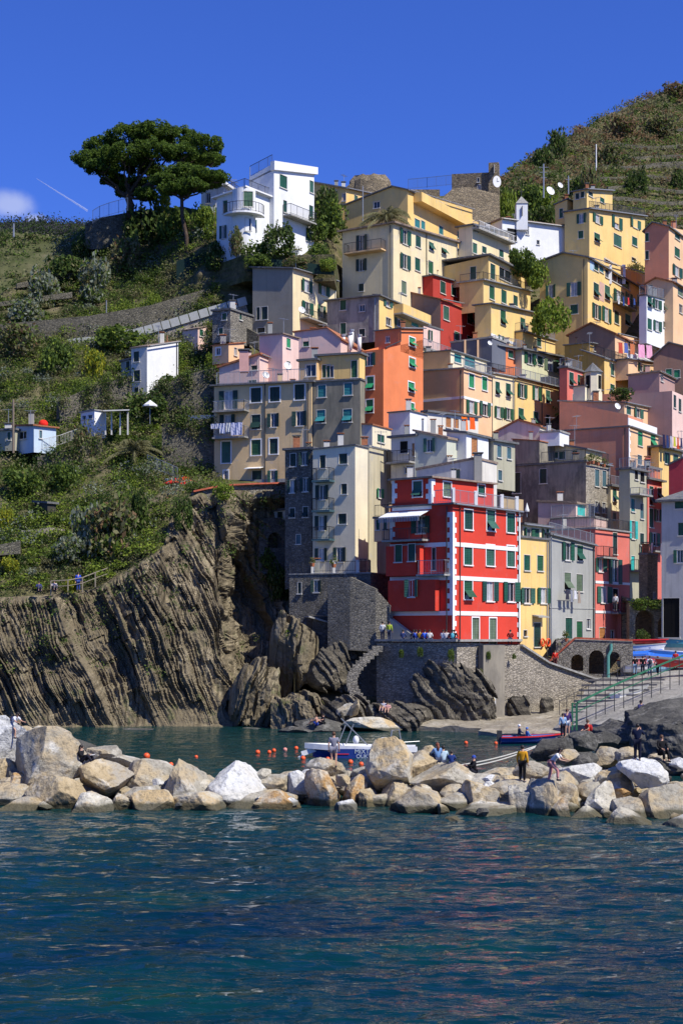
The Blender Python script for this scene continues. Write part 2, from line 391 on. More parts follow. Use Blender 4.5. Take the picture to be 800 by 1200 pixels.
    def balcony(s, f, x0, x1, y, dep=1.0, rail=10, mat=None, rmat=None, b=-1, solid=False):
        fc=s.F(f,b); u0,Y0=fc.hit(x0); u1,Y1=fc.hit(x1); u0,u1=min(u0,u1),max(u0,u1); z=HC+(HY-y)*(Y0+Y1)/2/F; h=rail*(Y0+Y1)/2/F
        m=MB(); m.hexa([fc.at(u0,z-.16,.003),fc.at(u1,z-.16,.003),fc.at(u1,z-.16,dep),fc.at(u0,z-.16,dep)],[fc.at(u0,z,.003),fc.at(u1,z,.003),fc.at(u1,z,dep),fc.at(u0,z,dep)])
        bo=m.build('balcony',mat or CONC,s.root)
        e=.06; pts=[fc.at(u0+e,z,.05),fc.at(u0+e,z,dep-e),fc.at(u1-e,z,dep-e),fc.at(u1-e,z,.05)]
        m=railing(pts,h,solid); m.build('railing',rmat or IRON,bo); return bo
    def band(s, f, y, h=5, b=-1, mat=None, x0=None, x1=None, y1=None, name='cornice_band', d=.05):
        B=s.blocks[b]; fc=s.F(f,b); L=B['LL'] if f=='L' else B['RR']; ua=0.; ub=L
        if x0 is not None: q=sorted((fc.hit(x0)[0],fc.hit(x1)[0])); ua,ub=max(0,q[0]),min(L,q[1])
        z=HC+(HY-y)*fc.at(0,0).y/F if b is not None else 0; hh=h*fc.at(0,0).y/F/2
        m=MB(); m.hexa([fc.at(ua-(d if ua<.01 else 0),z-hh,.003),fc.at(ub,z-hh,.003),fc.at(ub,z-hh,d),fc.at(ua-(d if ua<.01 else 0),z-hh,d)],[fc.at(ua-(d if ua<.01 else 0),z+hh,.003),fc.at(ub,z+hh,.003),fc.at(ub,z+hh,d),fc.at(ua-(d if ua<.01 else 0),z+hh,d)])
        m.build(name,mat or WHITE,s.root)
    def pipe(s, f, px, y0, y1, b=-1, mat=None):
        fc=s.F(f,b); u,Y=fc.hit(px); m=MB(); z0=HC+(HY-y1)*Y/F; z1=HC+(HY-y0)*Y/F
        m.tube([fc.at(u,z0,.07),fc.at(u,z1,.07),fc.at(u,z1+.15,-.05)],.055,6); m.build('drainpipe',mat or IRON,s.root)
    def chimney(s, px, py0, py1, Y, w=.5, mat=None):
        a=W(px,py0,Y); b_=W(px,py1,Y); m=MB(); hw=w/2
        m.hexa([a+Vector((x,y,-.4)) for x,y in((-hw,-hw),(hw,-hw),(hw,hw),(-hw,hw))],[b_+Vector((x,y,0)) for x,y in((-hw,-hw),(hw,-hw),(hw,hw),(-hw,hw))])
        c=m.build('chimney',mat or PALE,s.root); m=MB(); hw*=1.35
        m.hexa([b_+Vector((x,y,.1)) for x,y in((-hw,-hw),(hw,-hw),(hw,hw),(-hw,hw))],[b_+Vector((x,y,.2)) for x,y in((-hw,-hw),(hw,-hw),(hw,hw),(-hw,hw))])
        for x,y in((-1,-1),(1,-1),(1,1),(-1,1)): m.bar(b_+Vector((x*hw*.6,y*hw*.6,0)),b_+Vector((x*hw*.6,y*hw*.6,.1)),.06)
        m.build('chimney_cap',SLATE,c)
    def roofrail(s, b=-1, h=1.0, sides='LR', mat=None, ins=.05, rt=.2, solid=False):
        B=s.blocks[b]; fl=B['fl']; fr=B['fr']; z=max(B['zC'],0)+rt+.01; C=fl.O
        c=Vector((C.x,C.y,z)); pts=[]
        if 'L' in sides: pts.append(fl.at(B['LL']-ins,B['zL']+rt+.01,-ins))
        pts.append(c-fl.n*ins-fr.n*ins)
        if 'R' in sides: pts.append(fr.at(B['RR']-ins,B['zR']+rt+.01,-ins))
        m=railing(pts,h,solid); m.build('railing',mat or IRON,s.root)
def railing(pts, h, solid=False):
    m=MB(); up=Vector((0,0,h))
    for i in range(len(pts)-1):
        p,q=Vector(pts[i]),Vector(pts[i+1]); L=(q-p).length; 
        if L<.05: continue
        if solid: m.bar(p+up/2,q+up/2,.1,h); continue
        m.bar(p+up,q+up,.05); m.bar(p+up*.1,q+up*.1,.03)
        n=max(1,int(L/.16))
        for j in range(n+1):
            r=p.lerp(q,j/n); w=.02
            if j in(0,n) or j%8==0: w=.05
            m.bar(r,r+up,w)
    return m
def dish(px, py, Y, r=.4, label=None, group=None):
    c=W(px,py,Y); o=thing('satellite_dish',c-Vector((0,0,r*1.4)),label,'satellite dish',group or 'satellite dishes')
    m=MB(); n=14; d=Vector((.45,-.8,.35)).normalized(); a=d.cross(Vector((0,0,1))).normalized(); b=a.cross(d)
    def P(rr,t,k_): return c+(a*math.cos(t)+b*math.sin(t))*rr+d*k_
    for i in range(n):
        t0,t1=2*math.pi*i/n,2*math.pi*(i+1)/n
        m.poly([P(0,0,-.1),P(r*.6,t0,-.05),P(r*.6,t1,-.05)]); m.poly([P(r*.6,t0,-.05),P(r,t0,.04),P(r,t1,.04),P(r*.6,t1,-.05)])
        m.poly([P(0,0,-.13),P(r*.6,t1,-.08),P(r*.6,t0,-.08)]); m.poly([P(r*.6,t0,-.08),P(r*.6,t1,-.08),P(r,t1,.01),P(r,t0,.01)]); m.poly([P(r,t0,.01),P(r,t1,.01),P(r,t1,.04),P(r,t0,.04)])
    m.build('reflector',WHITE,o,smooth=False); m=MB(); m.bar(c-d*.12,c-d*.12-Vector((0,0,r*1.4)),.05); m.build('mast',GALV,o)
    m=MB(); m.bar(P(r*.9,-math.pi/2,.0),c+d*r*.8,.03); m.ball(c+d*r*.8,.05,6,4); m.build('receiver_arm',GALV,o); return o
# ------------------------------------------------------------------ the town
YEL=plaster('yellow_plaster',(.78,.53,.19)); YEL2=plaster('warm_yellow_plaster',(.78,.55,.21),.25); PYEL=plaster('pale_yellow_plaster',(.76,.63,.37)); CREAM=plaster('cream_plaster',(.76,.67,.47),.3)
OCH=plaster('ochre_plaster',(.48,.30,.075),.4); BEI=plaster('beige_plaster',(.72,.51,.26),.45); RED=plaster('red_plaster',(.62,.055,.032),.10); DRED=plaster('dark_red_plaster',(.42,.05,.035),.1)
ORA=plaster('orange_plaster',(.74,.22,.085),.12); TAN=plaster('tan_plaster',(.66,.43,.21),.15); PEACH=plaster('peach_plaster',(.78,.50,.28),.2); SALM=plaster('salmon_plaster',(.68,.29,.17),.25)
PINK=plaster('pale_pink_plaster',(.76,.53,.45),.35); MAUVE=plaster('mauve_plaster',(.44,.27,.23),.25); COR=plaster('coral_plaster',(.64,.17,.13),.2); CRIM=plaster('crimson_plaster',(.5,.06,.07),.1)
WHT=plaster('white_plaster',(.76,.76,.74),.15); OFFW=plaster('off_white_plaster',(.66,.62,.53),.55); GREYP=plaster('grey_plaster',(.34,.34,.31),.5); GREENB=plaster('grey_green_plaster',(.40,.38,.27),.5)
LGREY=plaster('light_grey_plaster',(.50,.49,.46),.5); BRN=plaster('brown_plaster',(.33,.20,.14),.3); BLOT=blotch('blotched_grey_render',(.20,.19,.17),(.36,.34,.29)); BLOT2=blotch('dark_stained_render',(.17,.155,.125),(.33,.29,.22),.45)
GBLUE=plaster('blue_grey_plaster',(.14,.15,.18),.4); STONE=stone('rubble_stone',(.34,.31,.25),(.22,.20,.17)); LST=stone('pale_rubble_stone',(.50,.45,.36),(.36,.31,.25),(.2,.18,.15),2.6)
BST=stone('brown_rubble_stone',(.36,.28,.18),(.24,.20,.14)); GST=stone('grey_quay_stone',(.44,.385,.30),(.30,.262,.205),(.17,.15,.12),1.9,2.4)
H={}
def ws(s):
    """window rows written as text: face px py w h style[:material]"""
    out=[]
    for t in s.strip().split(';'):
        q=t.split()
        if not q: continue
        if float(q[3])<1.5 or float(q[4])<1.5: continue
        st=q[5].split(':'); w=(q[0],float(q[1]),float(q[2]),float(q[3]),float(q[4]),st[0])
        if len(st)>1: w=w+({'T':TEAL,'B':BROWN,'L':LGREEN,'O':OLIVE,'G':BLUEG,'Q':TURQ,'D':DARKG,'N':DARKIN}[st[1]],)
        out.append(w)
    return out
# --- big red house on the quay
r=House('tall bright red house with white corner quoins and bands above the quay wall',129,530,591,756,RED,xl=457,xr=608.7,th=37,roof='flat',oh=.25,rt=.15,
 wins=ws('R 548.5 609 9.5 23 cW;R 574.6 610 9.5 24 aW;R 598 612.6 9.5 23 cW;R 548 650 9.5 24 cW;R 574 651 9.5 24 cW;R 598 652 9 24 cW;R 548 690.6 9.5 23 aW;R 573.5 693 19 23 oW;R 598 693.6 19 23 oW;R 556.8 739.5 8 31 dW:O;R 577 740 8 31 dW:O;L 493 615 22 20 o;L 501 688 8 21 a;L 483 689 18 20 o;L 508 655 4 26 d:D'))
H['red']=r
for y in (637.5,677,718.5): 
    r.band('R',y,5); r.band('L',y,5)
def quoin(h, b, f, px, y0, y1, both=False, mat=None):
    B=h.blocks[b]; m=MB(); fc=h.F(f,b); u0,Yq=fc.hit(px); z0=HC+(HY-y1)*Yq/F; z1=HC+(HY-y0)*Yq/F; n=int((z1-z0)/.42)
    L=B['LL'] if f=='L' else B['RR']; side=1 if u0<L/2 else -1; e=0 if side==1 else L
    for i in range(n):
        w=.52 if i%2 else .26; a,b_=(e,e+side*w); a,b_=min(a,b_),max(a,b_); za=z0+i*(z1-z0)/n; zb=za+(z1-z0)/n
        if side==1: a-=.05
        m.hexa([fc.at(a,za,.004),fc.at(b_,za,.004),fc.at(b_,za,.055),fc.at(a,za,.055)],[fc.at(a,zb,.004),fc.at(b_,zb,.004),fc.at(b_,zb,.055),fc.at(a,zb,.055)])
    m.build('corner_quoins',mat or WHITE,h.root)
quoin(r,0,'R',531,600,752); quoin(r,0,'L',529,600,719); quoin(r,0,'R',607,600,752); quoin(r,0,'L',459,600,635)
r.pipe('R',538,594,752,mat=plain('brown_pipe',(.14,.05,.04)))
# penthouse storey, set back on the terrace
fl=r.F('L',0); u,Yp=fl.hit(505)
r.blk(Yp,505,560,590.5,RED,xl=459.5,xr=578,th=37,roof='shed',tr=568,rm=OLDTILE,oh=.3,rt=.15,wins=ws('R 523.5 573.5 9 17 cW:O;R 563.5 574 8 12 cW;L 489 573 10 18 aW'))
quoin(r,1,'L',504,561,590); quoin(r,1,'L',461,561,590); quoin(r,1,'R',506,561,589)
r.band('L',594,5,b=1)
B0=r.blocks[0]; fr0=B0['fr']; fl0=B0['fl']; zt=B0['zC']+.17
m=railing([fl0.at(u-.3,zt,-.08),fl0.at(.1,zt,-.08),fr0.at(B0['RR']-.1,zt,-.08)],1.1); tr_=m.build('terrace_railing',GALV,r.root)
for q in (.3,3.9,8.2,B0['RR']-.3):
    m=MB(); c=fr0.at(q,zt,-.15); m.bar(c,c+Vector((0,0,1.25)),.42,.3); m.build('terrace_pillar',WHITE,r.root)
m=MB(); a_=fr0.at(8.4,zt+.55,-.2); m.bar(a_+fr0.u*.1,a_+fr0.u*3.6,.04,1.0); m.build('reed_screen',plain('reed_matting',(.50,.36,.18)),r.root)
m=MB(); a_=fr0.at(12-.0,zt+.5,-.2); m.bar(a_,a_+fr0.u*(B0['RR']-12.5 if B0['RR']>13 else .5),.04,.9)
r.balcony('L',455.5,503,633,1.1,13); r.balcony('L',494,527,673,.9,16,rmat=GALV); 
m=MB(); f=fl0; u1,_=f.hit(455); u2,_=f.hit(503); z=HC+(HY-600)*f.at(5,0).y/F
m.hexa([f.at(u1,z,.02),f.at(u2,z,.02),f.at(u2,z-.55,1.5),f.at(u1,z-.55,1.5)],[f.at(u1,z+.05,.02),f.at(u2,z+.05,.02),f.at(u2,z-.5,1.5),f.at(u1,z-.5,1.5)])
aw=m.build('awning',plain('awning_cloth',(.75,.75,.73),.8),r.root)
m=MB(); n=26
for i in range(n):
    a=u1+(u2-u1)*i/n; b=u1+(u2-u1)*(i+.5)/n; m.hexa([f.at(a,z-.54,1.5),f.at(b,z-.54,1.5),f.at(b,z-.54,1.53),f.at(a,z-.54,1.53)],[f.at(a,z-.95,1.5),f.at(b,z-.95,1.5),f.at(b,z-.95,1.53),f.at(a,z-.95,1.53)])
m.build('scalloped_valance',plain('awning_grey',(.35,.36,.38),.8),aw)
def bay(h, f, x0, x1, y0, y1, dep, wins, mat, b=0):
    fc=h.F(f,b); u0,Ya=fc.hit(x0); u1,Yb=fc.hit(x1); u0,u1=min(u0,u1),max(u0,u1); z0=HC+(HY-y1)*(Ya+Yb)/2/F; z1=HC+(HY-y0)*(Ya+Yb)/2/F
    m=MB(); O=fc.at(0,0,dep); f2=Face(Vector((O.x,O.y,0)),fc.u,fc.n)
    m.hexa([fc.at(u0,z0,.003),fc.at(u1,z0,.003),fc.at(u1,z0,dep),fc.at(u0,z0,dep)],[fc.at(u0,z1,.003),fc.at(u1,z1,.003),fc.at(u1,z1,dep),fc.at(u0,z1,dep)])
    m.build('bay',mat,h.root)
    for w in wins:
        # surface-mounted: windows of the bay sit proud of it
        r_=h.oprect(f2,w); O3=fc.at(0,0,dep+.12); f3=Face(Vector((O3.x,O3.y,0)),fc.u,fc.n); h.window(f3,w,r_,GREEN)
bay(r,'L',457.5,497,640,675,.7,ws('L 467.5 648.6 8 20 c;L 483 647.5 8 20 c'),RED)
bay(r,'L',460,515,680,716,.7,ws('L 483 689.5 15 20 o'),RED)
m=MB(); f=fl0; z0=HC+(HY-752)*f.at(5,0).y/F
m.prism([f.at(6.3,z0,.3),f.at(2.6,z0,.3),f.at(6.3,z0+2.3,.3)],f.n*.5); m.build('outside_stair_wall',GREYP,r.root)
r.chimney(480,556,548,132.5,.5)
# --- row right of the red house
Y1=fr0.at(B0['RR'],0).y
y=House('narrow yellow house with orange life rings by its door, right of the red house',Y1+.4,609,630,772,YEL,xr=642,roof='flat',LL=5,oh=.15,
 wins=ws('R 617 659.5 7 18 c;R 632.5 660 7 18 c;R 617 698 17 18 o;R 636 698 15 18 o;R 629 744 8 28 d:D;R 615 742 4 7 p'))
y.blk(Y1+1.6,612,615,632,PYEL,xr=643,roof='flat',oh=.4,LL=4,wins=ws('R 619 625 12 12 o;R 628 625.5 7 12 c;R 638 626 8 12 o'))
m=MB(); f=y.F('R',0); u,_=f.hit(629); zc=f.z(629,722); m.hexa([f.at(u-1,zc,.01),f.at(u+1,zc,.01),f.at(u+1,zc-.15,.7),f.at(u-1,zc-.15,.7)],[f.at(u-1,zc+.12,.01),f.at(u+1,zc+.12,.01),f.at(u+1,zc-.03,.7),f.at(u-1,zc-.03,.7)]); m.build('door_canopy',CONC,y.root)
H['yellow']=y; Y2=y.blocks[0]['fr'].at(y.blocks[0]['RR'],0).y
g=House('narrow grey house with arched doorway, laundry hanging from its middle window',Y2+.4,643.5,627,768,GREYP,xr=696,roof='shed',tr=640,LL=5,oh=.2,
 wins=ws('R 664.5 646 14 21 o;R 679 648 7 18 a;R 664.5 681 7.5 20 a:O;R 678.5 683 7.5 20 c:O;R 666 740 8 32 d;R 678.5 741 7 26 d;R 689 731 4.5 12 p'))
g.pipe('R',644.6,630,765,mat=GALV); g.band('R',712,1.2,mat=GREYP); H['grey']=g; Y3=g.blocks[0]['fr'].at(g.blocks[0]['RR'],0).y
g.roofrail(0,1.0,'R',mat=GALV)
r2=House('coral red house with white bands and two balconies beside the grey house',Y3+.3,697,620,752,COR,xr=737,roof='flat',LL=5,oh=.1,rm=CONC,
 wins=ws('R 720 637 5 25 c:D;R 703 662 12 16 o;R 720 670 16 29 o;R 707 697 17 19 o;R 720.5 702 6 24 c:N;R 705 743 7 15 c:B;R 717 745 5 13 p;R 730 741 4.5 15 c'))
for yy in (682,717): r2.band('R',yy,3)
r2.balcony('R',698,714,653,.8,12); r2.balcony('R',714.5,736,718,.9,11,rmat=plain('red_rail',(.3,.05,.05)))
r2.roofrail(0,1.0,'LR')
H['coral']=r2
Y4=r2.blocks[0]['fr'].at(r2.blocks[0]['RR'],0).y
gb=House('grey-green narrow house with turquoise shutters above the double arch',Y4+.3,737.5,550,706,GREENB,xr=757,roof='flat',LL=1.2,oh=.3,
 wins=ws('R 741 592 4.5 15 c:T;R 751.5 599 4 18 c:G;R 741 621 9 21 o:Q;R 751.5 632 4.5 14 c:D;R 741 660 4 17 c:Q;R 752 648 5 13 c:D;R 745 556 4 12 c:N;R 752 559 5 12 c:N'))
gb.balcony('R',737.5,753,580,1.1,7,rmat=GALV); gb.balcony('R',748,757,650,.8,12,mat=TEAL); gb.balcony('R',738,757,669,.9,12)
gb.roofrail(0,1.0,'LR',rt=.2,mat=GALV)
y21=House('small yellow house squeezed between the stone house and the grey-green house',164,715,570,622,PYEL,xr=733,roof='flat',oh=.3,LL=1,wins=ws('R 719.5 580 4.5 15 a;R 727.5 582 4.5 15 a;R 719.5 605.5 4 9 c:O;R 727.5 606 4 9 c:O'))
y21.roofrail(0,1.0,'LR',mat=GALV)
p22=House('coral pink narrow house with long balconies left of the pale grey house',Y4+4,758,562,705,COR,xr=775,th=35,roof='flat',LL=1,oh=.4,wins=ws('R 762.5 581 4.5 22 a;R 772 578 4.5 12 a;R 762.5 607 5 22 c;R 770 604 9 14 o;R 766 632 13 15 o'))
p22.balcony('R',759,773,646,.8,9); p22.roofrail(0,1.1,'LR',mat=GALV); p22.blk(Y4+6,759,548,562,ORA,xr=773,roof='flat',oh=.2,LL=1)
gr=House('pale grey house with dark green shutters at the right edge, dark archway under it',146,862,585,765,LGREY,xl=774.5,RR=6,th=28,roof='hip',rh=1.6,oh=.5,
 wins=ws('L 796 589 12 14 c;L 799 620 10 15 c;L 796 652 15 15 o;L 786 724 19 46 c:N'))
H['rgrey']=gr
# --- double arch below
arch=thing('stone_arcade',W(760,757,151),'old stone double arch overgrown with green plants beside the boats','arcade')
def arcwall(root, x0, x1, yt, yb, Y, arches, mat, thick=1.2, yt2=None, th=0, name='wall'):
    """wall with arched openings cut through: arches = (px centre, py top, py bottom, half width px)"""
    t=math.radians(th); O=W(x0,yb,Y); fc=Face(Vector((O.x,O.y,0)),Vector((math.cos(t),-math.sin(t),0)),Vector((-math.sin(t),-math.cos(t),0)))
    L=fc.hit(x1)[0]; zb=O.z; z0=HC+(HY-yt)*Y/F; z1=z0 if yt2 is None else HC+(HY-yt2)*fc.at(L,0).y/F
    aa=[]
    for (cx,at_,ab,hw) in arches:
        u,Ya=fc.hit(cx); r_=hw*Ya/F; aa.append((u,HC+(HY-at_)*Ya/F,max(zb,HC+(HY-ab)*Ya/F),r_))
    N_=max(40,int(L/.12)); m=MB(); us=[L*i/N_ for i in range(N_+1)]
    top=lambda u: z0+(z1-z0)*u/L
    def bot(u):
        for (c,zt,zb_,r_) in aa:
            d=abs(u-c)
            if d<r_: return zt-r_+math.sqrt(max(0,r_*r_-d*d)), zb_
        return None
    for i in range(N_):
        a,b=us[i],us[i+1]; mid=bot((a+b)/2)
        if mid is None: m.hexa([fc.at(a,zb,0),fc.at(b,zb,0),fc.at(b,zb,-thick),fc.at(a,zb,-thick)],[fc.at(a,top(a),0),fc.at(b,top(b),0),fc.at(b,top(b),-thick),fc.at(a,top(a),-thick)])
        else:
            za=bot(a)[0] if bot(a) else mid[0]-.3; zc=bot(b)[0] if bot(b) else mid[0]-.3
            m.hexa([fc.at(a,za,0),fc.at(b,zc,0),fc.at(b,zc,-thick),fc.at(a,za,-thick)],[fc.at(a,top(a),0),fc.at(b,top(b),0),fc.at(b,top(b),-thick),fc.at(a,top(a),-thick)])
            if mid[1]>zb+.1: m.hexa([fc.at(a,zb,0),fc.at(b,zb,0),fc.at(b,zb,-thick),fc.at(a,zb,-thick)],[fc.at(a,mid[1],0),fc.at(b,mid[1],0),fc.at(b,mid[1],-thick),fc.at(a,mid[1],-thick)])
    m.build(name,mat,root); return fc,L
fc,L=arcwall(arch,737,790,706,762,151,[(755,715,758,11),(779,722,785,9)],STONE,1.6,718)
m=MB(); m.hexa([fc.at(0,3,-4),fc.at(L,3,-4),fc.at(L,3,-4.5),fc.at(0,3,-4.5)],[fc.at(0,11.6,-4),fc.at(L,10,-4),fc.at(L,10,-4.5),fc.at(0,11.6,-4.5)]); m.build('back_wall',BST,arch)
m=MB(); m.hexa([fc.at(0,11.1,-1.6),fc.at(L,10,-1.6),fc.at(L,10,-4),fc.at(0,11.1,-4)],[fc.at(0,11.4,-1.6),fc.at(L,10.3,-1.6),fc.at(L,10.3,-4),fc.at(0,11.4,-4)]); m.build('vault_top',STONE,arch)
b_=House('tall brown stone pier with a dark doorway above the double arch',153,758,650,712,BST,xl=748,xr=770,roof='flat',oh=.05,wins=ws('R 766 698 3 8 p'),name='stone_pier',cat='pier')
# --- promenade arcade with ramp coping
arc2=thing('stone_arcade',W(690,795,139),'stone arcade of three arches with a brick-red sloping coping below the grey house','arcade')
fc2,L2=arcwall(arc2,651,741,749,800,139,[(676,767,786,7.5),(698.5,762,790,8.5),(719,764,792,7)],STONE,1.4,752,th=8)
m=MB(); m.hexa([fc2.at(0,2,-4),fc2.at(L2,2,-4),fc2.at(L2,2,-4.4),fc2.at(0,2,-4.4)],[fc2.at(0,7,-4),fc2.at(L2,7,-4),fc2.at(L2,7,-4.4),fc2.at(0,7,-4.4)]); m.build('back_wall',BST,arc2)
BRK=tiles('brick_coping',(.42,.10,.05))
zt=HC+(HY-749)*139/F
m=MB(); m.bar(fc2.at(1.7,zt+.1,-.3),fc2.at(L2,zt-.1,-.3),.8,.16); m.bar(fc2.at(1.7,zt+.1,-.3),fc2.at(-.8,zt-2.2,-.3),.8,.16); m.build('brick_coping',BRK,arc2)
m=MB(); m.hexa([fc2.at(0,zt-.02,-1.4),fc2.at(L2,zt-.25,-1.4),fc2.at(L2,zt-.25,-9),fc2.at(0,zt-.02,-9)],[fc2.at(0,zt+.05,-1.4),fc2.at(L2,zt-.17,-1.4),fc2.at(L2,zt-.17,-9),fc2.at(0,zt+.05,-9)]); m.build('terrace_paving',CONC,arc2)
m=MB(); p=fc2.at(fc2.hit(712)[0],0,.12); m.tube([Vector((p.x,p.y,2.2)),Vector((p.x,p.y,5.8)),Vector((p.x,p.y,6.3))+Vector((.25,0,0)),Vector((p.x,p.y,6.9))+Vector((.25,0,0))],.14,8); m.build('green_pipe',plain('green_pipe_paint',(.10,.30,.26)),arc2)
# --- second rank
s49=House('big dark grey house with a rubble stone side and a roof terrace of green doors',160,686,541,640,BLOT2,xl=600,xr=714,roof='flat',matR=LST,oh=.15,maxL=20,
 wins=ws('L 605 566 9 24 c:D;L 636 558 8 17 c:D;R 699 560 5 20 c:G;R 707.5 561 4.5 19 c:G;R 698.5 594 3.5 13 p;R 707 595 3.5 12 p'))
B=s49.blocks[0]; f=B['fl']; u,Yq=f.hit(631.5)
s49.blk(Yq,631.5,517,542,BLOT2,xl=600,roof='flat',RR=5,rm=TERRA,oh=.1,tl=515,rt=.1)
s49.blk(164,686,527,541,PYEL,xl=640,roof='shed',tl=519,RR=4,oh=.3,wins=ws('L 650 529 6 16 c;L 658 530 7 16 c;L 673 532 6 10 c'))
m=railing([f.at(u-.2,B['zC']+.22,-.1),f.at(.1,B['zC']+.22,-.1),B['fr'].at(B['RR']-.1,B['zC']+.22,-.1)],1.1); m.build('railing',IRON,s49.root)
H['stained']=s49
p50=House('low pink lean-to with a turquoise door in front of the dark stained house',157,674,590,630,PINK,xl=630,xr=686,roof='shed',tl=588,th=28,rm=OLDTILE,oh=.2,wins=ws('R 680.5 598 9 13 c:Q'))
p50b=House('long low pale pink terrace wall house under the dark stained house',155.5,696,607,640,PINK,xl=645,RR=4,roof='flat',rm=CONC,oh=.1,th=28)
p50b.roofrail(0,1.2,'L',mat=GALV)
h48=House('white gable wall house with a low white ledge above the dark stained house',166,632,500,522,OFFW,xl=580,xr=656,tl=507,roof='gableL',apex=(607,493),rm=TERRA,oh=.15,th=28,maxL=20)
h48.blk(164,655,506,522,WHT,xl=632,RR=3,roof='flat',oh=.1,th=28,rm=CONC)
h47=House('narrow beige house with blue-grey shutters right of the white block',147,578,517,572,GREENB,xr=603,LL=1.5,roof='shed',tr=521,oh=.3,wins=ws('R 584.5 529 5 14 c:G;R 596 531 5 14 c:G;R 585.5 557 4.5 12 c:G'))
h45=House('pale green house with a sloping tiled roof and green shuttered window behind the red house',142,523,514,565,plaster('pale_green_plaster',(.56,.58,.46)),xl=486,xr=546,roof='shed',tl=506,tr=518,th=28,rm=OLDTILE,oh=.2,
 wins=ws('L 503 521.5 14 16 o;R 538.5 525 6 11 c'))
h45b=House('bright white block with a tall brown shutter behind the pale green house',143.5,546,508,565,WHT,xr=572,xl=523,tl=506,tr=514,roof='shed',oh=.25,wins=ws('R 555.5 524 7 22 c:B'))
h45c=House('shaded white house with a dark balcony left of the pale green house',143.5,486,511,565,OFFW,xl=458,RR=4,roof='flat',rm=SLATE,oh=.3,wins=ws('L 473 524 9 14 c:N;L 484 527 3 15 c:B;L 478 551 9 8 p'))
h45c.balcony('L',459,486,542,1,13)
h46=House('low pale grey wall house with a sloping top just behind the red penthouse',138.5,557,538,590,OFFW,xl=488,RR=5,roof='shed',tl=551,rm=OLDTILE,th=28,oh=.1,wins=ws('L 536 556 5.5 12 c:O'))
h46.chimney(559.5,566,533,138,.7,plain('grey_chimney',(.28,.27,.24)))
h44=House('white house with brown shutters and a grey roof slab, orange towels on its terrace',151,480,482,520,WHT,xl=455,xr=500,th=32,roof='flat',oh=.12,rt=.12)
h44.blk(154,500,483,520,OFFW,xl=497,xr=560,tr=490,roof='shed',oh=.3,wins=ws('R 525 495 6 12 c:B;R 534 496 6 12 c:B'))
h44.chimney(495,508,493,147,.18,GALV)
# tall pale building over the cove
h13=House('tall pale narrow building with green-floored balconies above the cove',138,416,522,672,CREAM,xl=366.5,xr=431,th=28,tl=527,roof='shed',oh=.12,rt=.12,rm=SLATE,
 wins=ws('L 378 541 6.5 15 c:D;L 402 537.6 9.5 12 c:D;L 377.6 577 15 17 o:D;L 403 573 6.5 12 c:D;L 376.6 613 14 17 o:D;L 401 608 9.5 12 c:D;L 376.5 650 15 15 o:D;L 398 650 15 17 o:D'))
for yy in (563.5,598.5,632): h13.balcony('L',371,392,yy,1.0,14,mat=BLUEG)
h13.blk(142.5,432,524,672,plaster('old_cream_plaster',(.52,.46,.31),.7),xl=418,xr=463,th=28,roof='flat',rm=CONC,oh=.05,wins=ws('R 444.5 578 8 11 o:L'))
h13.pipe('L',367.5,528,668,mat=GALV); H['pale']=h13
# small orange annex between pale building and red house
h17=House('small orange annex jutting out left of the red house',136.5,459,607,634,PEACH,xl=438,RR=4,th=35,roof='flat',oh=.1,wins=ws('L 442.5 615 4 12 c;L 451 614 4 13 c'))
h17.roofrail(0,1.0,'LR')
h13s=House('dark grey stone house with green shutters left of the tall pale building',141,366,526,690,stone('dark_rubble_stone',(.24,.22,.18),(.15,.14,.12)),xl=334,RR=5,th=28,roof='flat',oh=.2,
 wins=ws('L 343.5 539 6.5 15 c:D;L 357 537.6 12 15 o:D;L 342.5 570 11 15 o:D;L 358 568 13 16 o:D;L 342.5 601 6 11 a:D;L 358 600 6 12 a:D;L 349.6 632 5 11 c:G'))
m=MB(); 
low=thing('stone_annex',W(320,672,146),'low stone annex with a dark arched opening left of the dark stone house','annex')
fcx,Lx=arcwall(low,304,337,608,672,146,[(322,624,642,9)],stone('dark_rubble_stone',(.24,.22,.18),(.15,.14,.12)),2.5,606,th=-28)
shed=House('tiny white shed with a dark door on top of the stone annex',147,334,598,608.5,OFFW,xl=315,RR=3,th=28,roof='shed',tl=600,oh=.25,wins=ws('L 328 602.6 6 8 c:D'),name='shed',cat='shed')
h16=House('low pale grey wall house with a small green window above the tall pale building',147,436,498,530,LGREY,xl=385,xr=458,th=28,tl=495.5,roof='shed',rm=TERRA,matR=CREAM,oh=.12,rt=.12,wins=ws('R 446 514 8 9 c'))
h16b=House('small coral house with terrace chairs above the dark stone house',150,385,500,528,COR,xl=349,RR=4,th=28,roof='flat',rm=TERRA,oh=.15,wins=ws('L 359 509 6 10 c:D;L 375 508 7 11 c:D'))
h16b.roofrail(0,.1,'L')
t13=House('stone terrace building with a flat parapet terrace below the tall pale building',134,434,672,752,stone('dark_rubble_stone',(.24,.22,.18),(.15,.14,.12)),xl=339,RR=5,th=25,roof='flat',rm=CONC,oh=.05,rt=.1,maxL=20,
 wins=ws('L 351 689 4 13 c:D;L 370.6 687 12 14 o:D'),name='terrace_building')
t13.roofrail(0,.9,'L')
for px in (365.6,391,418):
    m=MB(); f=t13.F('L'); uu,_=f.hit(px); z=t13.blocks[0]['zC']+.1; m.bar(f.at(uu,z,-.15),f.at(uu,z+1.1,-.15),.3); po=m.build('terrace_pillar',PALE,t13.root)
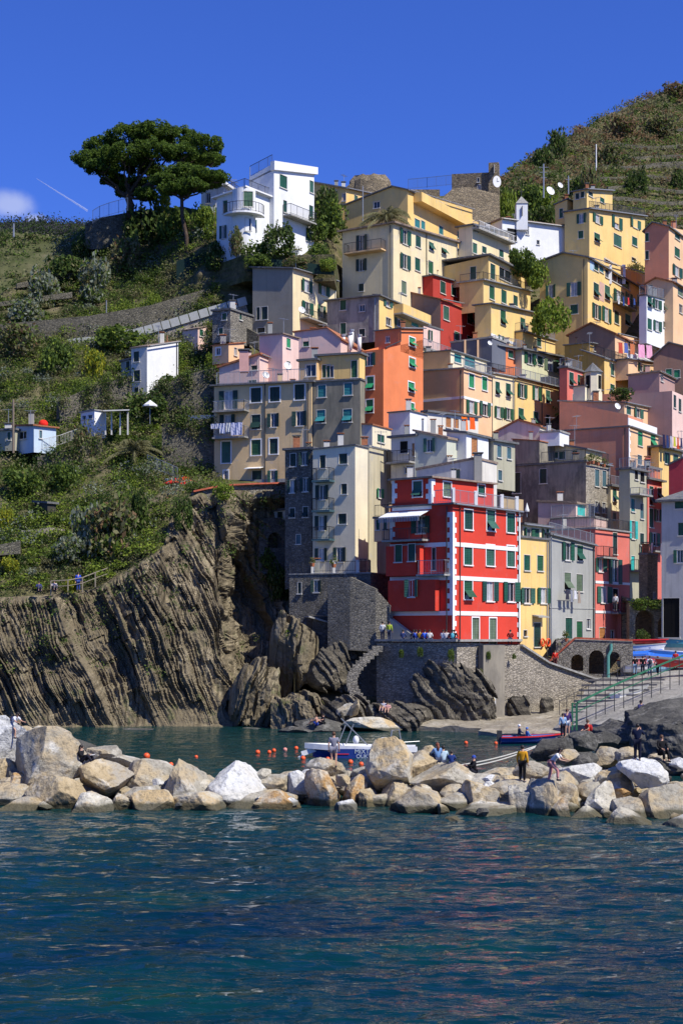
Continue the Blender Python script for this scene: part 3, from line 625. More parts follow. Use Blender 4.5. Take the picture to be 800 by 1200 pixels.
# --- orange tower and beige block
o10=House('tall slim orange tower house with white framed tilted shutters',160,449,409,585,ORA,xl=423,xr=495.5,th=30,roof='none',tr=398,
 wins=ws('R 482.5 425 7 11 aW:L;R 481.5 453.6 7 11 aW:L;R 481.5 477 7 10 aW:L;L 433 421 14 15 o;L 433.6 449 8 15 aW:L;L 433 476 8 15 aW:L'))
f=o10.F('R',0); u,Yq=f.hit(469)
o10.blk(Yq,469,385,412,ORA,xl=439,xr=495.5,th=30,roof='flat',oh=.18,rt=.12,tr=385.5,wins=ws('R 482.5 400.7 7 10 aW:L;L 454 398 4 7 p'))
m=MB(); m.tube([f.at(u-.1,HC+(HY-388)*Yq/F,.08),f.at(u-.1,HC+(HY-400)*Yq/F,.08),f.at(.3,HC+(HY-407)*160/F,.08)],.07,6); m.build('drainpipe',IRON,o10.root)
H['orange']=o10
bg=House('long beige house with two laundry balconies on the left edge of the town',148.8,365,448,572,BEI,xl=251,RR=7,th=22,tl=453,roof='flat',oh=.35,rt=.16,maxL=22,
 wins=ws('L 300 463 12 17 cW:D;L 322 462 11.5 17 cW:D;L 351 459.5 11.5 18 cW:D;L 300 494.5 10.5 17 a:D;L 320.5 492.5 14 16 o:D;L 351 490.5 17 17 o:D;L 300 524.4 11 18 cW;L 320.7 523 9.5 18 cW:D;L 301 559 11 15 d:D;L 320 558.5 12 14 oW;L 268 469 22 22 o:D;L 267 497 18 22 o:D;L 265 530 10.5 25 cW;L 265 557 5 11 pW'))
bg.balcony('L',254.5,292,482,1.1,11,rmat=GALV); bg.balcony('L',254.5,292,513,1.1,12,rmat=GALV)
bg.pipe('L',310.7,450,566); bg.band('L',563.5,8,mat=plaster('grey_plinth',(.30,.30,.30)),name='plinth',d=.03)
m=MB(); f=bg.F('L'); a,_=f.hit(291); b,_=f.hit(309); z=f.z(300,548); m.hexa([f.at(a,z,.01),f.at(b,z,.01),f.at(b,z-.2,1),f.at(a,z-.2,1)],[f.at(a,z+.06,.01),f.at(b,z+.06,.01),f.at(b,z-.14,1),f.at(a,z-.14,1)]); m.build('door_canopy',WHITE,bg.root)
B=bg.blocks[0]; m=railing([B['fl'].at(B['LL']-.2,B['zL']+.18,-.15),B['fl'].at(.5,B['zC']+.18,-.15)],1.2); m.build('terrace_railing',GALV,bg.root)
H['beige']=bg
gg=House('dark grey rendered house with teal shutters between the beige house and the orange tower',147.2,422,445,560,blotch('grey_green_render',(.19,.175,.13),(.27,.24,.17),.4),xl=365.6,RR=1.2,th=22,tl=448,roof='flat',oh=.1,rt=.16,
 wins=ws('L 377 458.5 9.5 14 c:T;L 407.7 456 9.5 14 c:T;L 376 488 10 15 a:T;L 407 487 10 15 a:T'))
gg.pipe('L',366.5,450,540)
y15=House('small yellow rooftop house with a tan side above the dark grey house',152,421,415,450,YEL,xl=371,RR=1.5,th=22,tl=418,roof='flat',oh=.3,wins=ws('L 382 435 9 15 c;L 386.5 435.5 8 14 p;L 415 432.5 7 20 c'))
y15.blk(153,371,422,450,TAN,xl=350,RR=4,th=22,roof='flat',oh=.2,wins=ws('L 364 434 12 14 p'))
p14=House('pale pink house with stepped roofs above the beige house',158,304,416,452,PINK,xl=257,RR=6,th=22,tl=431,roof='shed',rm=TERRA,oh=.2,wins=ws('L 298 428 7 11 c:D;L 296 449 9 7 c:O'))
p14.blk(159,331,391.5,452,PINK,xl=304,xr=350,th=32,tl=393.5,roof='flat',rm=OLDTILE,oh=.2,rt=.12,wins=ws('R 338 402 4.5 11 c:L;R 338 427 4 7 c'))
p14.blk(164,399,397,440,PINK,xl=345,RR=7,th=20,tl=389.5,roof='gableL',apex=(383,384.5),rm=TERRA,oh=.2,rt=.12,wins=ws('L 358.5 400 7 12 c'))
p14.chimney(286,432,412,157,.9,plain('pink_chimney',(.6,.33,.28)))
# --- middle slope
h9=House('blotched grey stone house with yellow side terraces above the pink house',171,444,347,400,BLOT,xl=383,xr=496,tl=353,th=28,roof='flat',matR=YEL,oh=.35,rt=.14,maxL=20,
 wins=ws('L 402 357.5 7 12 c;L 424 361 6 8 p;L 402 385 6.5 13 c;L 424 390 7 9 c:D;L 444 382 0 0 c;R 454 356 10 7 o;R 455 377 6 9 p;R 467 378 11 9 o;R 486 379 8 8 c:Q'))
h9.balcony('R',461,494,374,1.2,10,solid=True,rmat=YEL)
h8=House('small pale pink terrace house between the orange tower and the dark red house',178,495.5,408,440,PEACH,xl=488,xr=530,th=30,roof='flat',oh=.25,rm=CONC,wins=ws('R 501 398 1 1 p;R 501.5 419 11 12 o;R 520.5 421 11 12 o'))
h8.blk(181,496,381,409,PINK,xl=490,xr=518,roof='flat',oh=.1,wins=ws('R 503.5 393 5 12 o'))
h8.roofrail(0,1.0,'R',mat=GALV)
h3=House('large pale cream house with a hipped roof and a wide side balcony, below the palm',182,460.5,262,352,PYEL,xl=401,xr=536,tl=272,tr=285,th=30,roof='shed',rm=OLDTILE,oh=.5,rt=.18,maxL=20,
 wins=ws('L 424 284.5 13 18 o:D;L 423.6 310.5 12 14 o:D;L 423 337 6 9 c:D;R 474 277.6 12 17 o;R 489.7 281.8 6 16 c;R 505 286 5.5 15 a;R 519.6 290.7 5.5 15 a;R 474 306.5 12 17 o;R 489 310 6 15 c;R 504.5 313.5 5.5 15 c;R 473 337 5.5 15 c:O'))
h3.balcony('L',408,452,296,1.2,11,mat=TAN); h3.pipe('R',499,275,345)
h4=House('big yellow house with a long solid balcony, its gable side behind the cream house',191,477.4,223,330,YEL2,xl=404,xr=553,tl=241,tr=246,th=30,roof='gableL',apex=(459.5,219),rm=SLATE,oh=.25,rt=.15,maxL=24,matR=YEL,
 wins=ws('L 441 240 7 8 p;R 490 232 9 8 p;R 516.5 243 6 12 c;R 537 247 6 10 c;R 488.7 262 6 10 c:T;R 495.5 264 4.5 10 c:T;R 516.5 270 5 10 c:T;R 538 276 5 9 c:T;R 537 296 9 9 c:N'))
h4.balcony('R',484,551,254,1.2,9,mat=YEL,solid=True,rmat=YEL); h4.balcony('R',537,552,288,.9,8,mat=YEL,solid=True,rmat=YEL)
h5=House('cream and pale pink terrace house with white railings below the castle',196,553,264,320,CREAM,xr=598,LL=2,tr=274,roof='shed',oh=.4,rt=.18,matR=PYEL,wins=ws('R 556 291 5 12 c;R 567 293 5 8 c;R 587 297 5 9 c;R 557 268 5 8 o;R 575 272 8 8 o'))
h5.balcony('R',553,596,277,1.0,8,rmat=WHITE)
h2=House('house with a blank grey side and a pale yellow front below the white villa',169.5,343,315,400,PYEL,xl=296,xr=394,tl=314,tr=330,th=28,roof='shed',rm=SLATE,oh=.3,rt=.15,maxL=20,
 wins=ws('R 359 335 13 14 o;R 379 339 13 14 o;R 359.5 361 13 14 o;R 376.5 365 9 14 o;L 302.5 367.5 4 15 c:D;L 310 367 7 15 c:D;L 306 387 9 6 p'))
h2.balcony('R',351,382,378,1.2,9)
# override side colour
[c for c in h2.root.children if c.name.startswith('wall')][0].data.materials[0]=plaster('plain_grey_render',(.31,.28,.21),.3)
v=House('white villa with green shutters, rounded balcony and roof terrace beside the pine',176,287,221,312,WHT,xl=254,xr=334,tl=232.5,th=34,roof='shed',rm=WHITE,oh=.45,rt=.16,
 wins=ws('L 264 242.5 5 15 c;L 262 272 8 15 o;L 293 233 0 0 c;R 292 234 12 18 c;R 292 263 16 15 o;R 336 0 0 0 c'))
v.blk(179.5,321,191,316,WHT,xl=292,xr=368,tl=208,tr=198,th=34,roof='none',wins=ws('R 332 213 8.5 15 c;R 365 219 4.5 14 c;R 334 242 4 14 c;R 364.5 248 4.5 14 c;R 361 275 5 15 c;R 337 267 5 7 c'))
B=v.blocks[1]; m=MB(); f=B['fr']; 
m.hexa([f.at(-.3,B['zC']-.9,-.3),f.at(B['RR']+.4,B['zR']-.6,-.3),f.at(B['RR']+.4,B['zR']-.6,.3),f.at(-.3,B['zC']-.9,.3)],[f.at(-.3,B['zC']+.15,-.3),f.at(B['RR']+.4,B['zR']+.25,-.3),f.at(B['RR']+.4,B['zR']+.25,.3),f.at(-.3,B['zC']+.15,.3)]); m.build('parapet',WHITE,v.root)
m=MB(); m.hexa([f.at(0,B['zC']-.9,-.3),f.at(B['RR'],B['zR']-.6,-.3),f.at(B['RR'],B['zR']-1.4,-B['LL']),f.at(0,B['zC']-1.7,-B['LL'])],[f.at(0,B['zC']-.7,-.3),f.at(B['RR'],B['zR']-.4,-.3),f.at(B['RR'],B['zR']-1.2,-B['LL']),f.at(0,B['zC']-1.5,-B['LL'])])
m.build('roof',CONC,v.root)
m=railing([B['fl'].at(B['LL'],B['zL']+.1,-.2),B['fl'].at(.4,B['zC']-.2,-.2)],1.3); m.build('railing',IRON,v.root)
v.roofrail(0,1.0,'LR',rt=.18); 
# rounded corner bay with curved balcony
B=v.blocks[0]; C=B['fl'].O; bis=(B['fl'].n+B['fr'].n).normalized(); c0=C-bis*.9; m=MB(); 
ring=lambda r_,z,n=16,a0=-1.5,a1=1.5: [Vector((c0.x,c0.y,z))+(bis*math.cos(a0+(a1-a0)*i/(n-1))+Vector((-bis.y,bis.x,0))*math.sin(a0+(a1-a0)*i/(n-1)))*r_ for i in range(n)]
zb_=HC+(HY-312)*176/F; zt_=B['zC']; R1=ring(1.35,zb_); m.prism(R1,(0,0,zt_-zb_-.02)); m.build('rounded_bay',WHT,v.root)
zs_=HC+(HY-250.5)*176/F; m=MB(); m.prism(ring(2.4,zs_-.2),(0,0,.2)); bo=m.build('balcony',WHITE,v.root); pts=ring(2.32,zs_); m=railing(pts,1.1); m.build('railing',IRON,bo)
v.balcony('R',331,362,258,1.2,12,b=1)
for (px,py,w,h_,st) in ((291,233,11,18,'c'),(291,263,7,15,'p')):
    q=C+bis*.5; tdir=Vector((-bis.y,bis.x,0)); f3=Face(Vector((q.x,q.y,0)),tdir,bis); wq=('R',px,py,w,h_,st); v.window(Face(Vector((q.x,q.y,0)),tdir,bis),wq,f3.rect(px,py,w,h_),GREEN)
v2=House('low white flat roofed house with a flag mast behind the villa',190,262,218,262,WHT,xl=236,RR=8,th=20,roof='flat',rm=WHITE,oh=.6,rt=.3,wins=ws('L 247 234 0 0 p;L 244 232 5 12 p'))
v2.roofrail(0,1.0,'LR')
ys=House('long low yellow house behind the white villa',198,405,221,285,YEL,xl=366,xr=442,tl=214,tr=229,th=25,roof='shed',rm=SLATE,oh=.3,rt=.2,maxL=30,wins=ws('L 391 227 5 9 p;L 403 231 4 9 p;R 417 233 4 8 c;R 430 236 4 8 p'))
# --- dark red pair
h7=House('small dark red house with a flat slate roof between the yellow houses',188,507,323,352,DRED,xl=476.6,xr=540,tl=328,tr=332.5,th=30,roof='shed',oh=.3,rt=.15,wins=ws('L 487.6 339 7 9 c:D;R 518.6 337 6 14 c;R 531.5 340 6 14 c'))
h7b=House('dark red house with a brown side wall and tiled roof edge',184,516,351,420,DRED,xl=472.7,xr=558,tl=347,tr=360,th=30,roof='gableL',apex=(480,343),rm=TERRA,oh=.2,rt=.12,wins=ws('R 522.5 367 6.5 16 c;R 550.5 372 6.5 16 a;R 535 394 5.5 10 c;R 550 399 6 10 c'))
[c for c in h7b.root.children if c.name.startswith('wall')][0].data.materials[0]=BRN
h6=House('yellow stepped house with three tiers and slate terraces above the dark red house',190.5,572,300,332,YEL2,xl=507,xr=616,tl=315,tr=316,th=30,roof='hip',rm=SLATE,rh=.9,oh=.5,rt=.2,maxL=24,
 wins=ws('L 554 320 6.5 15 c;R 577 318.6 5.5 18 c;R 591.6 322 14 14 p'))
h6.blk(187.5,566,328.5,365,YEL2,xl=538,xr=621,tr=342,th=30,roof='flat',oh=.3,rt=.15,rm=CONC,wins=ws('R 576 343 6 16 c;R 590 347 6 17 c;R 603.6 350 5 17 c'))
h6.roofrail(1,.9,'LR',rt=.15)
h6.blk(184.5,575,356,412,YEL2,xl=556,xr=630,tr=368,th=30,roof='shed',oh=.3,rt=.15,wins=ws('R 589 372 6 17 a;R 612 378 5.5 18 a;R 586 399 6 12 o'))
h6.band('R',392,3,b=2)
h39=House('low blue-grey wall house with peach pillars left of the terracotta terrace house',182,576,396,430,GBLUE,xl=528,RR=4,tl=402,th=30,roof='flat',rm=CONC,oh=.1,maxL=20)
for px in (545,560):
    m=MB(); f=h39.F('L'); uu,_=f.hit(px); m.bar(f.at(uu,h39.blocks[0]['zb']+1,.12),f.at(uu,f.z(px,399),.12),.5,.2); m.build('wall_pillar',PEACH,h39.root)
h38=House('terracotta orange house strip with two green windows in the middle of the town',183.5,580,405,440,ORA,xr=614,LL=1,tr=411,roof='flat',oh=.3,wins=ws('R 584.5 412.5 6 9 c;R 598 415 6 9 c'))
h38.roofrail(0,1.0,'LR',mat=GALV)
h40=House('pale green-yellow house with a row of green shutters left of the bell turret',187,611,410,500,plaster('pale_lime_plaster',(.62,.60,.38)),xr=666,LL=1.5,tr=421,roof='shed',oh=.5,wins=ws('R 620 420 13 13 o;R 632.5 422.5 6 10 c;R 644 428 14 14 o:O;R 656 430 12 14 o;R 657.5 459 5.5 14 c:G;R 640 454 6 10 p'))
h41=House('small yellow terrace house above the pale green-yellow house',190,612,389,418,YEL2,xl=600,xr=650,tr=400,roof='flat',oh=.2,wins=ws('R 631 400 5 12 c'))
h41.roofrail(0,1.0,'LR',mat=GALV)
h42=House('narrow salmon house with a laundry line left of the bell turret',182,664,431,500,COR,xr=684.5,LL=1,roof='flat',tr=437,oh=.2,wins=ws('R 669 444 5 15 a;R 678.5 446 4.5 13 a;R 673 467 5 9 c'))
h42.roofrail(0,1.0,'LR',mat=GALV)
# --- peach / yellow terrace row in the centre
h35=House('tan house with pale bands and bright green shutters right of the orange tower',170,543,432,505,TAN,xl=478,xr=576,tl=436,th=33,roof='flat',rm=CONC,matR=PEACH,oh=.15,rt=.15,maxL=24,
 wins=ws('R 552 446.5 6 16 cW:L;R 567.3 449.5 6 16 cW:L;R 552 477 13 15 o;R 567.5 479 13 16 o'))
h35.blk(173.4,527.5,411,436,TAN,xl=470,xr=570,tl=416,th=33,roof='flat',oh=.15,rt=.12,maxL=24,matR=CREAM,wins=ws('R 536 420 8 10 c:T;R 550 424 12 12 c:T'))
h35.band('R',465.5,3,b=0); h35.band('L',465.5,3,b=0); h35.roofrail(0,.95,'R',mat=GALV,rt=.15)
f35=h35.F('R',0); u,Yq=f35.hit(576.5)
h36=House('cream narrow section with grey tilted shutters between the tan and the yellow house',Yq,577,438,510,PYEL,xr=602,LL=5,tr=443,roof='flat',rm=CONC,oh=.15,wins=ws('R 582.5 455 5 15 a;R 595 457 5.5 15 a;R 583.5 483 10 13 o;R 595 485 11 13 o'))
h36.roofrail(0,1.0,'LR')
u,Yq=f35.hit(602.5)
h37=House('long yellow house with white window and grey drainpipe in the centre of the town',Yq,603,442,515,YEL2,xr=655.5,LL=5,tr=455,roof='flat',oh=.25,rt=.15,
 wins=ws('R 611 458 11 16 o;R 628 461 10 16 o;R 641.5 465 5 15 a;R 610 486 6 15 a;R 627.5 490 6 15 a;R 641.5 493 5 14 a'))
h37.pipe('R',634,450,505); h37.roofrail(0,1.0,'LR',mat=GALV,rt=.15)
# --- right side
h26=House('big salmon house with white quoins and a white balcony storey on the right',169,736,500,600,SALM,xl=655,xr=771.5,th=30,roof='flat',matR=PEACH,oh=.15,rt=.15,maxL=22,
 wins=ws('R 749.5 514 5.5 17 c:L;R 764.5 516 5.5 17 a:L;R 749 539 5 11 c:G;R 764 541 5 11 c:G'))
f=h26.F('L',0); u,Yq=f.hit(722)
h26.blk(170.6,735.5,486,500,SALM,xl=655,RR=5,th=30,tl=470,roof='none')
B=h26.blocks[0]
h26.blk(173.5,731,472,500,PEACH,xl=655,xr=760,th=30,tl=470.5,tr=478,roof='shed',rm=CONC,oh=.2,rt=.15,maxL=24,wins=ws('R 736 481 5 10 c;R 747 484 10 11 o'))
m=MB(); fr=B['fr']; z=B['zC']+.16; m.bar(fr.at(.1,z+.45,-.1),fr.at(B['RR']-.5,z+.45,-.1),.08,.8); m.build('white_balustrade',WHITE,h26.root)
quoin(h26,0,'R',737,502,590)
h26.pipe('R',741,503,560,mat=plain('pink_pipe',(.6,.3,.22)))
h27=House('mauve house with a big blank side wall behind the salmon house',179,787,458,560,MAUVE,xl=722,xr=800,th=30,roof='none',matR=PINK,maxL=26,wins=ws('R 790 470.5 3 15 c:D;R 796 475 3 15 c:D'))
h27.blk(181,772,436,470,MAUVE,xl=735.5,xr=790,tl=440,tr=445,th=30,roof='shed',rm=OLDTILE,oh=.2,rt=.15,wins=ws('R 775 443 3 8 p'))
h27.blk(181.5,735.5,460,500,SALM,xl=690,RR=4,tl=463,th=30,roof='none')
h28=House('ochre house with a yellow front and long green shutters, centre right',184,707.5,420,500,OCH,xl=681,xr=737,tr=428,th=30,roof='flat',matR=YEL,oh=.2,rt=.15,tl=411,wins=ws('R 717 433 4 14 c;R 728.5 436 4 14 c;R 717 454 5 7 c'))
h28.blk(187.5,690,402,440,OCH,xl=661,xr=712,tr=407,th=30,roof='flat',oh=.2,rt=.12,wins=ws('R 697 408 4 8 p;R 705 411 4 5 p'))
h28.roofrail(0,1.0,'LR')
turret=thing('bell_turret',W(694,470,177.5),'small pale octagonal bell turret with a pointed grey roof','turret')
m=MB(); c=W(694,470,177.5); zt_=HC+(HY-437)*177.5/F
for i in range(8):
    pass
ringp=[Vector((c.x+1.0*math.cos(math.pi/8+math.pi*i/4),c.y+1.0*math.sin(math.pi/8+math.pi*i/4),c.z)) for i in range(8)]
m.prism(ringp,(0,0,zt_-c.z)); m.build('belfry',CREAM,turret)
m=MB(); r8=[Vector((c.x+1.25*math.cos(math.pi/8+math.pi*i/4),c.y+1.25*math.sin(math.pi/8+math.pi*i/4),zt_)) for i in range(8)]; ap=Vector((c.x,c.y,zt_+1.2))
for i in range(8): m.poly([r8[i],r8[(i+1)%8],ap])
m.poly(r8[::-1]); m.build('roof',SLATE,turret)
for a in (-.75,-2.35):
    m=MB(); n_=Vector((math.cos(a),math.sin(a),0)); q=c+n_*.9; q.z=zt_-1.9; m.bar(q,q+Vector((0,0,1.5)),.5,.16,up=n_); m.build('bell_opening',DARKIN,turret)
h43=House('cream house below the bell turret with one green shutter',176.5,685,452,500,CREAM,xr=705,LL=1.5,roof='flat',tr=458,oh=.15,rt=.1,wins=ws('R 689 462 4 12 c:L'))
h29=House('brown gabled house with a terracotta roof and a white balustrade balcony',188,720,391,445,BRN,xl=666,xr=766,tl=393,tr=402,th=30,roof='gableL',apex=(692.5,379),rm=TERRA,oh=.3,rt=.15,maxL=26,matR=PEACH,
 wins=ws('R 737 404 10 12 o:B;R 752 407 8 10 p'))
h29.blk(186.5,735.5,421,445,PEACH,xl=720,xr=780,tr=427,th=30,roof='flat',oh=.25,rt=.15,wins=ws('R 751 431 9 9 o;R 764.5 432.5 5 9 c'))
B=h29.blocks[1]; m=MB(); fr=B['fr']; z=B['zC']+.16; Lr=B['RR']
m.bar(fr.at(0,z+.95,-.1),fr.at(Lr-.6,z+.95,-.1),.12); m.bar(fr.at(0,z+.1,-.1),fr.at(Lr-.6,z+.1,-.1),.12)
for i in range(int(Lr/.3)): m.bar(fr.at(i*.3,z+.1,-.1),fr.at(i*.3,z+.95,-.1),.1)
m.build('white_balustrade',WHITE,h29.root)
h30=House('brown gabled house above the mauve house at the right edge',187,835,415,600,BRN,xl=765,RR=6,tl=418,th=22,roof='gableL',apex=(783,402),rm=SLATE,oh=.3,rt=.15,maxL=26,wins=ws('L 783 437 7 9 c:L;L 792.5 438 7 9 c:L'))
h12b=House('large yellow gabled house with a pillared loggia and painted wall patches',196,688,302,415,YEL2,xl=632,xr=757.5,tl=307.5,tr=322,th=30,roof='gableL',apex=(660,297),rm=SLATE,oh=.35,rt=.18,maxL=26,
 wins=ws('L 645 341.5 12 15 o;L 672 339 17 16 o;L 672 362.5 9 11 c;R 697.5 311 6 12 c;R 704 313 5 12 c:T;R 749 327 6 11 c;R 755 329 4 11 c:T;R 698 340 6 16 a;R 711 343 6 16 a;R 724 348 12 15 o;R 736 351 8 15 o;R 748.5 353 5 13 c;R 698 365 10 17 o;R 710 369 11 17 o;R 722 372 5.5 15 c:D;R 735 375 6 13 a;R 748 379 5.5 15 c;R 723 321.5 29 22 p'))
for px in (714,730):
    m=MB(); f=h12b.F('R'); uu,Yq=f.hit(px); m.bar(f.at(uu,f.z(px,333),.0),f.at(uu,f.z(px,310.5),.0),.45); m.build('loggia_column',WHITE,h12b.root)
h12b.balcony('R',717,738,359,1.0,9); h12b.balcony('R',640,640.1,360,.1,1) if 0 else None
BLUEW=plain('faded_blue_mural',(.38,.52,.60)); PK=plain('faded_pink_mural',(.6,.38,.3))
for (px,py,w,h_,mm) in ((693,311,5,12,BLUEW),(704.5,342,5.5,22,PK),(741,354,5,12,BLUEW),(742,372,4,22,PK)):
    f=h12b.F('R'); a,b,c_,d=f.rect(px,py,w,h_); m=MB(); m.hexa([f.at(a,c_,.003),f.at(b,c_,.003),f.at(b,c_,.02),f.at(a,c_,.02)],[f.at(a,d,.003),f.at(b,d,.003),f.at(b,d,.02),f.at(a,d,.02)]); m.build('painted_panel',mm,h12b.root)
h12=House('tall yellow apartment house with two balconies high on the green hillside',206,690,245,325,YEL2,xl=661,xr=755,tl=249,tr=254,th=35,roof='flat',oh=.35,rt=.18,maxL=20,
 wins=ws('L 680.6 256 11 11 o;L 680 275 6 9 c;R 699.6 256.5 12 10 o;R 722 261 12 14 o;R 743.6 262 12 10 o;R 699 278.5 6.5 10 a;R 723 282 9 14 c;R 743 283 6 10 c;R 742 304 5 4 p'))
h12.blk(209,687,222,247,YEL2,xl=671,xr=717,tr=224,th=35,roof='flat',oh=.3,rt=.15,wins=ws('L 676 230 4 7 c:D;L 682 228 4 7 c:D;R 691.5 226 5 8 c:D;R 705 232 5 11 c'))
h12.blk(211,664,234,262,YEL2,xl=650,RR=6,tl=240,th=35,roof='shed',oh=.2,rt=.15,wins=ws('L 657 250 4 11 c;L 661 241 0 0 p'))
h12.balcony('R',713,734,270,1.0,7); h12.balcony('R',713,734,292,1.0,7); h12.pipe('R',692,247,320); h12.roofrail(0,.9,'R')
h32=House('salmon gabled house at the right edge above the red roof',203,783,266,345,SALM,xl=755,xr=812,tl=270,tr=272,th=30,roof='gableL',apex=(764,261),rm=SLATE,oh=.3,rt=.15,matR=PEACH,wins=ws('L 757.5 278 4 10 c;L 757.5 299 4 10 c;R 793 275.5 6 10 c;R 792.8 296 6 11 c;R 792.5 318 11 12 o'))
h34=House('peach house with a terracotta roof at the right edge below the salmon house',197,788,331,440,PEACH,xl=756,xr=815,th=30,roof='gableL',apex=(768,326),tl=333,rm=TERRA,oh=.3,rt=.15,wins=ws('R 796.5 341 6 12 c:O;R 797 362 4 10 p'))
h33=House('white house with a grey railed terrace and green shutters on the right',193,757,346,402,WHT,xr=788,LL=1,tr=354,roof='flat',oh=.15,rt=.12,wins=ws('R 760.5 353.5 5 12 a;R 768.5 356.5 10 11 o;R 779.5 359 5 12 a;R 760.5 380 5 13 c;R 769 382 9 12 o;R 779 381 5 7 c'))
h33.roofrail(0,1.1,'LR',mat=GALV)
# between: fill right edge
h25=House('yellow house under a laundry pergola at the right edge',174,771.5,524,600,YEL,xr=815,LL=1,roof='flat',oh=.5,rt=.2,wins=ws('R 781 537 6 13 c;R 791 539 6 13 c;R 799 541 3 13 c'))
h24=House('crimson rendered wall house above the pale grey house at the right edge',160,800,537,600,CRIM,xl=783,xr=830,tl=545,roof='shed',th=30,oh=.1)
# church
ch=House('small white church with an arched porch and slim bell tower under the hill',204,588,257,300,WHT,xr=674,LL=7,tr=268,th=62,roof='shed',rm=OLDTILE,oh=.3,rt=.2,name='church',cat='church',wins=ws('R 599.5 275 11 14 c:N;R 617.5 270 3.5 10 p;R 663 276 3 6 p;R 630 284 3 5 p'))
m=MB(); c=W(610.5,262,205.5); zt_=HC+(HY-240)*205.5/F; hw=.75
q=lambda z,k_: [Vector((c.x+x*k_,c.y+y_*k_,z)) for x,y_ in((-1,-1),(1,-1),(1,1),(-1,1))]
m.hexa(q(c.z-1,.75),q(zt_,.75)); bt=m.build('bell_tower',WHT,ch.root); m=MB(); b4=q(zt_,.85); ap=Vector((c.x,c.y,HC+(HY-230)*205.5/F))
for i in range(4): m.poly([b4[i],b4[(i+1)%4],ap])
m.poly(b4[::-1]); m.build('spire',CONC,bt); m=MB(); m.bar(Vector((c.x,c.y-.76,zt_-1.7)),Vector((c.x,c.y-.76,zt_-.4)),.5,.05); m.build('bell_opening',DARKIN,bt)
m=MB(); m.bar(ap,ap+Vector((0,0,.9)),.06); m.bar(ap+Vector((-.25,0,.6)),ap+Vector((.25,0,.6)),.06); m.build('cross',IRON,bt)
# castle
CST=stone('castle_stone',(.34,.27,.17),(.20,.16,.11),(.14,.12,.09),2.0,1.5)
ca=House('ruined stone castle keep with a bell gable on the ridge',214,572,202,280,CST,xl=529,xr=584,tl=204,th=20,roof='none',name='castle',cat='castle',wins=ws('L 560 211 2.5 5 p;L 561 221 3.5 9 p'))
ca.blk(213.4,584,190,270,CST,xl=572,RR=1.6,th=10,roof='none')
a=ca.F('L',1); m=MB(); uu,Yq=a.hit(578.5); m.bar(a.at(uu,a.z(578,204),.05),a.at(uu,a.z(578,193.5),.05),.75,.12); m.build('bell_opening',plain('sky_lit_opening',(.35,.33,.3)),ca.root)  # pale panel: sky light behind the opening is put into its colour
m=MB(); cc=W(581.5,213,212.6); nn=Vector((.35,-.93,0)); n=20; tt=Vector((.93,.35,0))
rg=[cc+tt*(.62*math.cos(2*math.pi*i/n))+Vector((0,0,.80*math.sin(2*math.pi*i/n))) for i in range(n)]
m.prism(rg,nn*.12); ck=m.build('clock_face',WHITE,ca.root); m=MB(); c2=cc+nn*.14; m.bar(c2,c2+Vector((0,0,.5)),.05,.03); m.bar(c2,c2+tt*.35+Vector((0,0,.1)),.06,.03); m.build('clock_hands',IRON,ck)
cw=thing('castle_wall',W(550,285,211),'long sloping brown stone curtain wall below the castle keep','castle wall')
m=MB(); p=[W(511,238,211),W(530,221,211.5),W(548,219,212),W(585,228,212.5),W(586,285,210.5),W(505,285,209.5),W(503,242,210)]; m.prism(p,(0,3,0)); m.build('rampart',CST,cw)
tw=thing('round_tower',W(432,232,218),'low round ruined stone tower on the ridge behind the yellow houses','tower')
m=MB(); c=W(434,232,220); R_=lambda r_,z: [Vector((c.x+r_*math.cos(2*math.pi*i/18)*(1+.04*math.sin(i*5)),c.y+r_*.6*math.sin(2*math.pi*i/18),z+.25*math.sin(i*2.3))) for i in range(18)]
r0,r1,r2_=R_(3.3,c.z-2),R_(2.9,c.z+2.2),R_(2.2,c.z+3)
for i in range(18): j=(i+1)%18; m.poly([r0[i],r0[j],r1[j],r1[i]]); m.poly([r1[i],r1[j],r2_[j],r2_[i]])
m.poly(r2_); m.build('wall',CST,tw)
m=MB(); p=[W(395,228,219),W(414,212,219),W(447,211,219),W(462,222,219),W(515,222,219),W(515,250,219),W(395,250,219)]; m.prism(p,(0,3,0)); m.build('lower_rampart',CST,tw)
# left slope houses
l1=House('small white and grey hillside house with a tiled roof among the terraces',163.5,172.5,406,468,OFFW,xl=154,xr=209,tr=400.5,th=30,roof='shed',rm=OLDTILE,matR=WHT,oh=.12,rt=.12,wins=ws('L 160 418 6.5 12 c:D;L 160.6 440.5 7.5 13 c:D;L 160 458 5 8 c:D'))
l1.blk(166,156,421,445,GREYP,xl=142,RR=5,tl=424,roof='shed',oh=.15,wins=ws('L 150 429 4 11 c:D'))
l2=House('tiny pink hut above the white hillside house',172.5,232,385,410,PINK,xl=214,xr=248,tr=381,roof='shed',rm=OLDTILE,oh=.12,rt=.1,wins=ws('R 236 390 4 8 c;R 243 391 3 7 c'))
l3=House('small rough stone house with a white parapet left of the grey and yellow house',168,270,363,400,STONE,xl=249,xr=296,tl=365,th=30,roof='flat',oh=.15,wins=ws('L 266 371 0 0 c;R 282 371 3 8 c;L 259 388 5 7 c;L 263 371 5 8 c'))
l4=House('little peach hut with a terracotta roof edge above the beige house',162.5,268,403,425,PEACH,xl=249,xr=286,tr=402,roof='shed',rm=TERRA,oh=.15,rt=.1,wins=ws('L 256 412 5 8 pW;R 276 412 3 9 p'))
